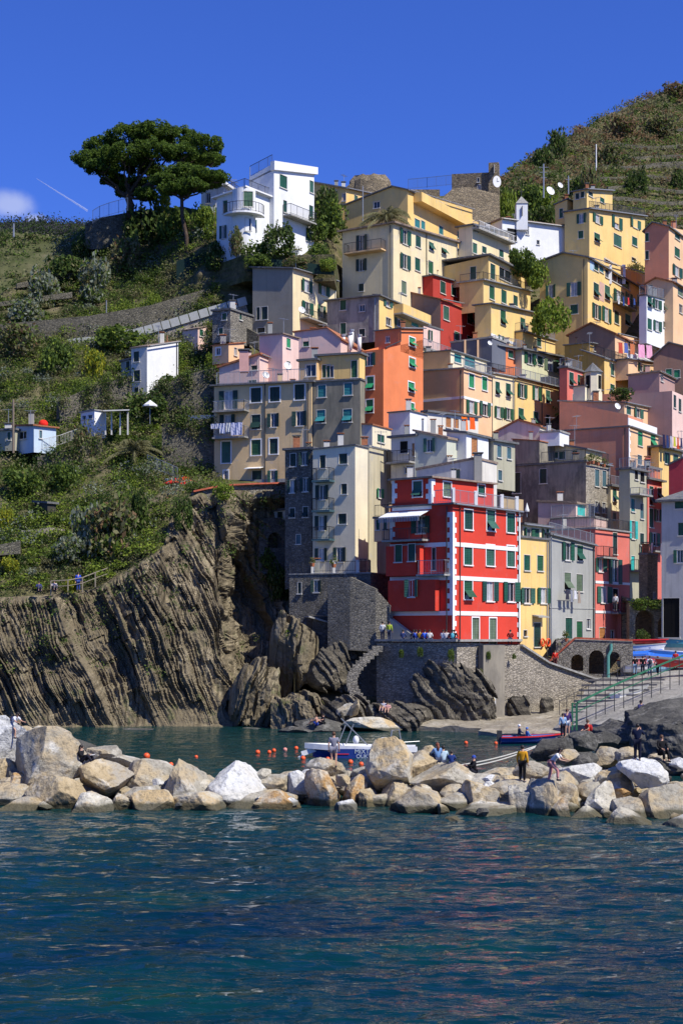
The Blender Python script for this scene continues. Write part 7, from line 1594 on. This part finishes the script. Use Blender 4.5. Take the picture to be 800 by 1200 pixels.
PBL=plain('blue_boat_paint',(.04,.16,.42),.35,.5); PLB=plain('light_blue_boat_paint',(.25,.48,.62),.35,.5); PWH=plain('white_boat_paint',(.75,.75,.74),.35,.5); PRD=plain('red_boat_paint',(.62,.03,.03),.35,.5); PNV=plain('navy_boat_paint',(.02,.045,.22),.3,.5); PGY=plain('grey_boat_inside',(.30,.30,.28),.7); PTQ=plain('turquoise_boat_paint',(.10,.40,.50),.35,.5); TARP=plain('blue_tarpaulin',(.02,.13,.55),.6,.3); PPK=plain('pink_tarpaulin',(.55,.2,.2),.7)
boat(751,762,143,'long red kayak lying on top of the boat rack',4.6,.7,.3,4,PRD,PRD,thw=False,z=6.9,name='kayak')
boat(751,767,142.6,'white boat under the red kayak',4.2,1.5,.7,0,PWH,PGY,z=6.0)
boat(754,771,141,'boat under a bright blue tarpaulin left of the gap',3.8,1.5,.7,20,PWH,PGY,cover=TARP,z=5.2)
boat(745,775,140,'small white boat with a red rim at the left of the boats',3.4,1.3,.6,-30,PWH,PGY,stripe=PRD,z=4.75)
boat(747,780,138,'small white dinghy half hidden by the arcade end',2.6,1.2,.6,0,PWH,PGY,z=4.35)
boat(766,776,139.5,'light blue rowing boat with its bow towards the square',3.6,1.4,.6,25,PLB,PGY,z=4.3)
boat(766,768,142,'pale turquoise boat stacked behind the light blue one',3.4,1.4,.6,0,PTQ,PWH,z=5.3)
boat(783,771,140,'white boat under a pointed blue tarpaulin, bow to the left',4.2,1.7,.85,195,PWH,PGY,cover=TARP,z=4.7)
boat(797,768,141,'large light blue boat at the right edge of the square',5.2,1.9,.9,185,PLB,PGY,stripe=PWH,z=5.2)
boat(799,760,145,'second light blue boat behind at the right edge',4.2,1.6,.7,185,PTQ,PGY,z=6.5)
boat(797,783,134,'red boat behind the railing at the right edge',4.2,1.6,.6,185,PRD,PGY,z=4.9)
boat(755,779,139,'boat under a faded pink tarpaulin behind the walkers',2.8,1.2,.6,10,PWH,PGY,cover=PPK,z=4.4)
boat(739,806,127,'white rowing boat lying tilted on the slipway',4.3,1.5,.55,42,PWH,PGY,group='boats by the slipway',z=2.55,tilt=-6)
r_,T=boat(620,873,110,'dark blue rowing boat with red trim moored before the beach',4.4,1.7,.6,8,PNV,PBL,stripe=PRD,group='boats in the water',z=-.12)
m=MB(); p=T((-2.2,0,.3)); m.bar(p,p+Vector((0,0,.75)),.28,.35); m.bar(p,p-Vector((0,0,.5)),.12); m.build('outboard_motor',IRON,r_)
person(608,872,110.3,'boatman with a white cap in the dark blue rowing boat','sit',(.03,.04,.08),(.03,.03,.05),rot=90,hat=(.75,.75,.78),z=.1)
person(617,872,110.3,'boatman in blue bending in the dark blue rowing boat','sit',(.08,.18,.45),(.03,.03,.05),rot=100,hat=(.1,.2,.5),z=-.1)
# motorboat with dark blue side panel and lettering
mbY=F*HC/(893-HY)*1.0
mbY=98.; c=W(427,0,mbY); c.z=-.15; mb_=thing('motorboat',c,'white motorboat with a dark blue lettered side and metal frames, moored in the cove','boat','boats in the water')
T,rg=hull(mb_,c,6.6,2.1,.80,181,PNV,PWH,sheer=.25,stripe=PWH,rake=.5)
m=MB()
for a,b_ in zip(rg[:-1],rg[1:]):
    for j in (0,6): m.bar(T((a[j][0],a[j][1]*1.02,a[j][2]-.12)),T((b_[j][0],b_[j][1]*1.02,b_[j][2]-.12)),.10,.34)
m.build('white_side_strake',PWH,mb_)
m=MB(); f0=c+Vector((-1.9,-1.10,.12)); 
m.hexa([f0,f0+Vector((4.1,0,0)),f0+Vector((4.1,.06,0)),f0+Vector((0,.06,0))],[f0+Vector((0,-.04,.62)),f0+Vector((4.1,-.04,.62)),f0+Vector((4.1,.06,.62)),f0+Vector((0,.06,.62))]); m.build('blue_side_panel',PNV,mb_)
def letters(txt,loc,size,mat,parent,rotz=0,name='lettering'):
    cu=bpy.data.curves.new(name,'FONT'); cu.body=txt; cu.size=size; cu.extrude=.006; o=bpy.data.objects.new(name,cu); COL.objects.link(o); o.rotation_euler=(math.pi/2,0,rotz); 
    dg=bpy.context.evaluated_depsgraph_get(); me=bpy.data.meshes.new_from_object(o.evaluated_get(dg)); rot=o.rotation_euler.copy(); bpy.data.objects.remove(o); o=bpy.data.objects.new(name,me); me.materials.append(mat); COL.objects.link(o); o.parent=parent; o.location=Vector(loc)-ORG[parent.name]; o.rotation_euler=rot; return o
LT=plain('boat_lettering',(.5,.58,.62),.5)
letters('MIXT',f0+Vector((1.25,-.055,.33)),.40,LT,mb_); letters('OUKE',f0+Vector((1.35,-.055,.05)),.34,LT,mb_)
m=MB(); m.bar(f0+Vector((.1,-.05,.3)),f0+Vector((.9,-.05,.3)),.02,.05); m.build('red_stripe',PRD,mb_)
m=MB(); a=c+Vector((-1.7,0,.9)); m.bar(a,a+Vector((.5,0,1.3)),.06); m.bar(a+Vector((1.9,0,0)),a+Vector((.2,.3,1.7)),.06); m.bar(a+Vector((.5,.6,0)),a+Vector((1.0,.4,1.3)),.06); m.build('folded_frame',GALV,mb_)
m=MB(); a=c+Vector((1.6,0,.9)); m.tube([a,a+Vector((.15,0,.9)),a+Vector((.6,0,1.0)),a+Vector((.75,0,.1))],.035,6); m.build('roll_bar',GALV,mb_); m=MB(); m.tube([a+Vector((0,.6,0)),a+Vector((.15,.6,.9)),a+Vector((.6,.6,1.0)),a+Vector((.75,.6,.1))],.035,6); m.build('roll_bar',GALV,mb_)
m=MB(); m.ball(c+Vector((-.55,-.3,1.25)),.2,10,8,0,(1,1,1.4)); m.ball(c+Vector((1.3,-.2,1.2)),.28,10,8,0,(1.6,1,.8)); m.build('cushion',PWH,mb_,smooth=True)
m=MB(); a=c+Vector((-3.0,0,.7)); m.bar(a,a+Vector((-1.0,0,-.35)),.35,.3); m.bar(a+Vector((-.6,0,-.2)),a+Vector((-1.3,0,-.7)),.18); m.build('outboard_motor',PWH,mb_)
m=MB(); a=c+Vector((3.0,-.5,1.0)); m.tube([a-Vector((1.6,0,.1)),a-Vector((.8,0,-.1)),a+Vector((.5,.4,.15))],.03,6); m.tube([a-Vector((.8,0,.1)),a-Vector((.8,0,-.1))],.03,6); m.build('bow_rail',GALV,mb_)
# ------------------------------------------------------------------ small things
# life rings on the yellow house
f=H['yellow'].F('R',0)
for i,px in enumerate((633.3,640)):
    u,Yq=f.hit(px); z=f.z(px,753); m=MB(); ctr=f.at(u,z,.18); R1=.34; pts=[ctr+(f.u*math.cos(t)+Vector((0,0,1))*math.sin(t))*R1 for t in [2*math.pi*j/18 for j in range(19)]]; m.tube(pts,.085,7,cap=False)
    tag(m.build('life_ring',OB,smooth=True),('left' if i==0 else 'right')+' one of the two orange life rings hanging by the yellow house door','life ring','life rings')
# stairs at yellow house
m=MB(); u0,Yq=f.hit(620)
for j in range(7): a=f.at(u0-.3+j*.42,Zp-3.6+j*.34,.9); m.hexa([a+Vector((0,0,-.6)),a+f.u*.42+Vector((0,0,-.6)),a+f.u*.42-f.n*.9+Vector((0,0,-.6)),a-f.n*.9+Vector((0,0,-.6))],[a,a+f.u*.42,a+f.u*.42-f.n*.9,a-f.n*.9])
tag(m.build('outside_stair',CONC),'small outside stair below the door of the yellow house','stair')
# warning sign on the quay
YEL_S=plain('sign_yellow',(.75,.45,.02),.6); m=MB(); ps=W(577.5,821,127.2); sg=thing('warning_sign',ps-Vector((0,0,.55)),'white warning sign with a yellow triangle on the quay wall above the rocks','sign')
m.bar(ps,ps+Vector((.001,0,1.0)),.5,.04,up=(0,1,0)); m.v=[]; m.f=[]; m.m=[]
m.hexa([ps+Vector((-.22,0,-.5)),ps+Vector((.22,0,-.5)),ps+Vector((.22,.05,-.5)),ps+Vector((-.22,.05,-.5))],[ps+Vector((-.22,0,.5)),ps+Vector((.22,0,.5)),ps+Vector((.22,.05,.5)),ps+Vector((-.22,.05,.5))]); m.build('board',WHITE,sg)
m=MB(); m.prism([ps+Vector((-.16,-.012,.02)),ps+Vector((.16,-.012,.02)),ps+Vector((0,-.012,.32))],(0,-.01,0)); t_=m.build('warning_triangle',YEL_S,sg); m=MB(); m.bar(ps+Vector((0,-.03,.08)),ps+Vector((0,-.03,.22)),.03,.01); m.bar(ps+Vector((0,-.03,.045)),ps+Vector((0,-.03,.065)),.03,.01); m.build('exclamation_mark',IRON,t_)
# pillar bit of the quay wall that carries the sign
wallseg('quay_buttress','smooth rendered buttress of the quay wall behind the warning sign',[(566,756,850,127.35),(591,756,850,128.9)],.6,blotch('rendered_quay',(.27,.24,.185),(.20,.18,.145)),'buttress')
# laundry
def laundry(name,label,A,B,items,seed=0,sag=.2,cat='laundry'):
    """items = list of (t, width m, height m, rgb)"""
    root=thing(name,A,label,cat,None); m=MB(); m.bar(A,B,.025); m.build('line',IRON,root)
    for (t,w,h,col) in items:
        p=A.lerp(B,t); d=(B-A).normalized(); n=d.cross(Vector((0,0,1))); m=MB(); k_=6
        for i in range(k_):
            for j in range(4):
                q=lambda i,j: p+d*(w*(i/k_-.5))-Vector((0,0,h*j/4))+n*(.05*math.sin(i*1.9+seed+j*.7))
                m.poly([q(i,j),q(i+1,j),q(i+1,j+1),q(i,j+1)])
        o=m.build('garment',cloth(col),root)
        md=o.modifiers.new('t','SOLIDIFY'); md.thickness=.02
    return root
f=H['beige'].F('L'); a,_=f.hit(255); b_,_=f.hit(290); z=f.z(272,497.5)
laundry('laundry','white sheets and shirts drying on the lower balcony rail of the beige house',f.at(a,z,1.2),f.at(b_,z,1.2),[(.12,1.0,.5,(.62,.62,.68)),(.35,.6,1.0,(.6,.62,.72)),(.55,.5,.9,(.7,.7,.66)),(.82,1.2,1.25,(.62,.62,.75))])
f=H['grey'].F('R'); a,_=f.hit(652); b_,_=f.hit(672); z=f.z(662,692)
laundry('laundry','dark and white clothes drying under the middle window of the grey house',f.at(a,z,.8),f.at(b_,z,.8),[(.15,.7,.9,(.04,.04,.06)),(.4,.5,1.1,(.25,.26,.3)),(.62,.6,.8,(.6,.6,.62)),(.85,.5,1.2,(.35,.28,.22))])
laundry('laundry','two orange towels drying on the white terrace in the middle of the town',W(538,488,149),W(558,490,152),[(.28,1.25,1.3,(.85,.17,.01)),(.74,1.1,1.15,(.85,.12,.02))])
laundry('laundry','pink and red towels drying on the white balustrade terrace',W(722,401,184.5),W(764,405,190),[(.1,.9,1.3,(.5,.08,.05)),(.25,.8,1.2,(.1,.15,.4)),(.42,.9,1.3,(.55,.18,.08)),(.68,1.4,1.6,(.75,.35,.5)),(.9,1.3,1.6,(.75,.38,.52))])
laundry('laundry','row of dark and coloured clothes under the pergola at the right edge',W(775,509,172),W(800,514,176),[(.08,.6,1.5,(.02,.02,.06)),(.25,.6,1.4,(.03,.05,.15)),(.42,.6,1.3,(.4,.4,.45)),(.58,.5,1.1,(.5,.5,.05)),(.74,.4,1.3,(.6,.08,.03)),(.9,.5,1.2,(.05,.05,.12))])
f=H['pale'].F('L'); a,_=f.hit(395); b_,_=f.hit(410); z=f.z(402,581)
laundry('laundry','pale blue cloth drying on the wall of the tall pale building',f.at(a,z,.5),f.at(b_,z,.5),[(.25,.5,.35,(.55,.58,.8)),(.55,.5,.4,(.6,.62,.8)),(.8,.3,.3,(.5,.52,.75))])
laundry('laundry','white shirts drying on the balcony of the coral pink narrow house',W(762,636,156),W(777,637,150),[(.1,.4,1.1,(.72,.72,.72)),(.85,.6,1.2,(.72,.72,.74))])
laundry('laundry','white sheet and shirt hanging below the narrow salmon house window',W(671,455,179),W(684,457,181),[(.2,.45,1.2,(.6,.66,.72)),(.65,1.1,1.6,(.65,.60,.48))])
laundry('laundry','small flags and shirts on the balcony of the large gabled yellow house',W(720,346,190),W(748,351,196),[(.15,.4,1.0,(.7,.7,.7)),(.35,.4,1.1,(.03,.08,.3)),(.55,.5,.9,(.6,.05,.05)),(.8,.5,.8,(.05,.1,.35))])
# dishes
for (px,py,Y,r_,lab) in [(353.5,363,167.5,.40,'white satellite dish on the front of the grey and yellow house'),(311.5,439.5,151,.38,'white satellite dish on the terrace rail of the beige house'),(337,428.5,156,.42,'white satellite dish on the pale pink house'),(723,476,168.8,.38,'white satellite dish on the blank salmon wall'),(573.5,402,181,.3,'small brown satellite dish beside the terracotta house')]: dish(px,py,Y,r_,lab)
dish(644.5,223.5,221,.68,'big round satellite dish on the hill behind the church'); dish(656,217,224,.45,'small satellite dish on the mast hill right of the big dish')
# masts and poles
def pole(px,y0,y1,Y,label,r_=.08,mat=None,arms=()):
    m=MB(); a=W(px,y1,Y); b_=W(px,y0,Y); m.tube([a,b_],[r_,r_*.8],7)
    root=thing('pole',a,label,'pole'); m.build('mast',mat or GALV,root)
    for (t,w) in arms: m=MB(); p=a.lerp(b_,t); m.bar(p-Vector((w,0,0)),p+Vector((w,0,0)),.05); m.build('crossarm',mat or GALV,root)
WOOD=plain('weathered_pole_wood',(.22,.17,.12))
pole(16,468,531,153,'tall wooden pole beside the pale blue hut',.12,WOOD,((.93,.6),)); pole(196,393,465,167,'tall rusty pole in front of the small white hillside house',.09,plain('rusty_pole',(.28,.13,.06)),((.9,.4),)); pole(636.5,192,232,220,'tall antenna mast with boxes on the right hill',.12,GALV,((.9,.7),(.75,.5),(.6,.4))); pole(665.5,206,228,222,'slender antenna mast beside the dishes on the hill',.1,GALV,((.8,.4),)); pole(698,169,200,235,'thin white pole standing high on the right hill',.1,WHITE); pole(425,218,262,187,'thin grey pole in front of the cream house',.07)
pole(125,352,384,177,'thin lamp pole on the road wall',.07); pole(16.5,262,278,410,'far thin pylon on the terraced hill',.25)
pole(293,196,218,178,'thin pole with a ball on the villa terrace',.06); pole(243,205,219,188,'flag mast on the low white house',.05)
m=MB(); p=W(243,205.5,188); m.hexa([p,p+Vector((.9,0,-.1)),p+Vector((.9,.03,-.1)),p+Vector((0,.03,0))],[p+Vector((0,0,-1.1)),p+Vector((.9,0,-1.3)),p+Vector((.9,.03,-1.3)),p+Vector((0,.03,-1.1))]); o=m.build('flag',cloth((.6,.12,.08))); tag(o,'small red and white flag on the mast left of the villa','flag')
# parasols and tents
def parasol(px,py,Y,r_,col,label,closed=False,hg=2.3):
    a=W(px,py,Y); root=thing('parasol',a,label,'parasol'); m=MB(); m.bar(a,a+Vector((0,0,hg)),.05); m.build('pole',GALV,root); m=MB(); t=a+Vector((0,0,hg+.2)); n=8
    for i in range(n):
        c1,c2=2*math.pi*i/n,2*math.pi*(i+1)/n; q=lambda c_: t+Vector((math.cos(c_)*r_,math.sin(c_)*r_,-.55 if not closed else -hg*.6)); m.poly([t,q(c1),q(c2)]); m.poly([q(c1),q(c2),q(c2)-Vector((0,0,.15)),q(c1)-Vector((0,0,.15))])
    m.build('canopy',cloth(col),root); return root
parasol(207,590,149.5,1.3,(.72,.03,.03),'red parasol at the top of the cliff stairway'); parasol(217,588,150.5,1.3,(.7,.02,.02),'second red parasol beside the beige house',); parasol(176,497,158.5,.75,(.7,.7,.7),'small white parasol in the hillside garden'); parasol(617,606,147,.22,(.74,.74,.74),'closed white parasol on the terrace above the yellow house',True,1.2)
m=MB(); p=W(51,497,155.5); m.ball(p,.5,10,8,0,(1,1,.9)); tag(m.build('red_water_tank',cloth((.7,.03,.02)),smooth=True),'round red tank on the roof of the pale blue hut','tank')
wallseg('blue_panel','flat blue-grey panel fence left of the beige house',[(221,487,498,158),(251,486,497,157)],.1,plain('blue_panel_paint',(.17,.22,.30)),'fence')
# villa-side green tent + fence at pine
fn=thing('wire_fence',W(125,262,188),'blue-grey wire fence on the wall under the big pine','fence')
pts=[W(109,262,188),W(117,257,188),W(128,253,188),W(139,250,188),W(150,247,188)]
m=railing(pts,1.6); m.build('railing',plain('blue_wire',(.08,.11,.18)),fn)
cf=thing('wire_fence',W(505,222,211),'thin wire fence on the rampart left of the castle keep','fence'); m=railing([W(478,222,211),W(500,220,211),W(529,217,211)],1.4); m.build('railing',plain('blue_wire',(.08,.11,.18)),cf)
cr_=thing('cliff_rail',W(95,692,134),'wooden handrail along the cliff path','railing'); m=MB(); pts=[W(60,694,135),W(80,693,135),W(97,690,135.5),W(112,684,136),W(126,679,136.5)]
for p,q in zip(pts[:-1],pts[1:]): m.bar(p+Vector((0,0,1)),q+Vector((0,0,1)),.07); m.bar(p+Vector((0,0,.5)),q+Vector((0,0,.5)),.05); m.bar(p-Vector((0,0,.3)),p+Vector((0,0,1)),.09)
m.build('handrail',plain('pale_wood',(.3,.25,.18)),cr_)
rf=thing('terrace_rail',W(85,515,154),'pale posts and rail in front of the white box hut','railing'); m=railing([W(44,528,153),W(70,522,153.5),W(92,514,154)],1.0); m.build('railing',PALE,rf)
st=thing('metal_footbridge',W(190,560,150),'metal stair railing descending to the red parasols','railing'); m=railing([W(173,546,152),W(190,553,151),W(208,561,150.5)],1.1); m.build('railing',GALV,st)
# roof clutter: chimneys on many houses, plant pots on terraces
cm=random.Random(5)
for (px,py,Y,lab) in [(402,404,166,'first of the row of white roof pipes left of the orange tower'),(410,402,166,'second of the row of white roof pipes left of the orange tower'),(412,398,167,'tallest of the row of white roof pipes left of the orange tower'),(421,404,166,'last of the row of white roof pipes left of the orange tower')]:
    m=MB(); a=W(px,py,Y); m.tube([a-Vector((0,0,.8)),a+Vector((0,0,.9))],.22,9); root=thing('roof_pipe',a-Vector((0,0,.8)),lab,'chimney','white roof pipes'); m.build('flue',WHITE,root,smooth=True); m=MB(); m.tube([a+Vector((0,0,.9)),a+Vector((0,0,1.1))],.3,9); m.build('cowl',GALV,root)
TERP=plain('terracotta_pot',(.42,.14,.06))
pots=[(689,541,148,'terrace rail above the rubble stone side, left pot'),(694,540,147.6,'terrace rail above the rubble stone side, second pot'),(700,542,149,'terrace above the rubble stone side, third pot'),(707,544,150,'terrace above the rubble stone side, right pot'),(366,660,134,'terrace pillar of the stone terrace building, left'),(391,661,133.5,'terrace pillar of the stone terrace building, right'),(663,748,139,'sloping brick-red coping of the arcade, upper'),(657,756,139.2,'sloping brick-red coping of the arcade, lower'),(718,556-45,160,'pink terrace wall top'),(655,760-5,139,'foot of the brick-red coping')]
for (px,py,Y,w_) in pots[:8]:
    a=W(px,py,Y); root=thing('potted_plant',a-Vector((0,0,.3)),'potted plant on the '+w_,'plant','potted plants'); m=MB(); m.tube([a-Vector((0,0,.3)),a],[.16,.22],8); m.build('pot',TERP,root)
    r=np.random.default_rng(int(px)); P,_=clumpcloud(6,30,(.3,.3,.35),.2,r); me=leafmesh('foliage',leafquads(P,r.uniform(.04,.09,len(P)),r,0),[LM[1],LM[3]],r.integers(0,2,len(P))); o=bpy.data.objects.new('foliage',me); COL.objects.link(o); o.parent=root; o.location=(0,0,.6)
# overhead ropes in the cove
m=MB(); A=W(640,868,104); A.z=.5; 
for k_,(px,py) in enumerate(((470,905),(505,897))):
    B_=W(px,py,78); B_.z=.9; pr=A
    for i in range(1,15):
        t=i/14; q=A.lerp(B_,t); q.z-=math.sin(math.pi*t)*.35; m.bar(pr,q,.05); pr=q
tag(m.build('mooring_ropes',PALE),'pale mooring ropes stretched over the shallow water to the beach','rope')
# ------------------------------------------------------------------ sky, sun, camera
w=bpy.data.worlds.new('World'); sc.world=w; w.use_nodes=True; nt=w.node_tree; bg_=nt.nodes['Background']
EL,AZ=math.radians(50),None
sd=Vector((.80,-.60,0)).normalized()*math.cos(EL)+Vector((0,0,math.sin(EL)))
sky=nt.nodes.new('ShaderNodeTexSky'); sky.sky_type='NISHITA'; sky.sun_disc=False; sky.sun_elevation=EL; sky.sun_rotation=math.atan2(sd.x,sd.y); sky.altitude=50; sky.air_density=1.0; sky.dust_density=.15; sky.ozone_density=3.5
# a small distant cloud low in the west
g=nt.nodes.new('ShaderNodeTexCoord'); nz=N(nt,'ShaderNodeTexNoise',Scale=22.,Detail=6.,Roughness=.6); Lk(nt,g.outputs['Generated'],nz.inputs['Vector'])
def blob(px,py,sx_,sy_):
    d=Vector(((px-CX)/F,1,(HY-py)/F)).normalized(); s=N(nt,'ShaderNodeVectorMath',operation='SUBTRACT'); Lk(nt,g.outputs['Generated'],s.inputs[0]); s.inputs[1].default_value=d
    m_=N(nt,'ShaderNodeVectorMath',operation='MULTIPLY'); Lk(nt,s.outputs[0],m_.inputs[0]); m_.inputs[1].default_value=(F/sx_,1,F/sy_)
    l=N(nt,'ShaderNodeVectorMath',operation='LENGTH'); Lk(nt,m_.outputs[0],l.inputs[0]); a=N(nt,'ShaderNodeMath',operation='MULTIPLY_ADD'); Lk(nt,nz.outputs['Fac'],a.inputs[0]); a.inputs[1].default_value=1.6; Lk(nt,l.outputs['Value'],a.inputs[2])
    return ramp(nt,a.outputs[0],[(.0,(1,1,1)),(.1,(1,1,1))]),a.outputs[0]
fac=None
for args in ((12,240,34,17),(41,258,16,9)):
    _,v_=blob(*args); mp=N(nt,'ShaderNodeMapRange'); mp.interpolation_type='SMOOTHSTEP'; mp.inputs[1].default_value=1.9; mp.inputs[2].default_value=.9; mp.inputs[3].default_value=0; mp.inputs[4].default_value=.4; Lk(nt,v_,mp.inputs[0])
    if fac is None: fac=mp.outputs[0]
    else:
        mx=N(nt,'ShaderNodeMath',operation='MAXIMUM'); Lk(nt,fac,mx.inputs[0]); Lk(nt,mp.outputs[0],mx.inputs[1]); fac=mx.outputs[0]
hs=N(nt,'ShaderNodeVectorMath',operation='MULTIPLY'); Lk(nt,sky.outputs[0],hs.inputs[0]); hs.inputs[1].default_value=(.33,.53,1.27)
c=mixc(nt,fac,hs.outputs[0],(7.,7.3,8.)); Lk(nt,c,bg_.inputs[0]); bg_.inputs[1].default_value=.10
# contrail
m=MB(); A=W(43,209,3000); B_=W(103,247,3000); n=12
m.tube([A.lerp(B_,i/24)+Vector((0,0,random.uniform(-.4,.4))) for i in range(25)],[.35+1.7*(i/24) for i in range(25)],8)
mt,nt2,b2=nmat('contrail_vapour'); b2.inputs['Base Color'].default_value=(.8,.8,.8,1); b2.inputs['Alpha'].default_value=.22
tag(m.build('contrail',mt),'thin white contrail in the sky left of the pine','contrail',None,'stuff')
sl=bpy.data.lights.new('sun','SUN'); sl.energy=5.0; sl.angle=math.radians(.5); sl.color=(1,.955,.86); so=bpy.data.objects.new('sun',sl); COL.objects.link(so); so.rotation_euler=sd.to_track_quat('Z','Y').to_euler(); so.location=(0,0,200)
cam=bpy.data.cameras.new('camera'); co=bpy.data.objects.new('camera',cam); COL.objects.link(co); co.location=(0,0,HC); co.rotation_euler=(math.pi/2,0,0)
cam.sensor_fit='VERTICAL'; cam.sensor_height=36; cam.sensor_width=24; cam.lens=36*F/1200; cam.shift_y=(HY-600)/1200; cam.clip_end=8000; cam.clip_start=.5; sc.camera=co
sc.view_settings.view_transform='Standard'; sc.view_settings.look='None'; sc.view_settings.exposure=.32; sc.view_settings.gamma=1
sc.cycles.max_bounces=6; sc.cycles.transparent_max_bounces=6
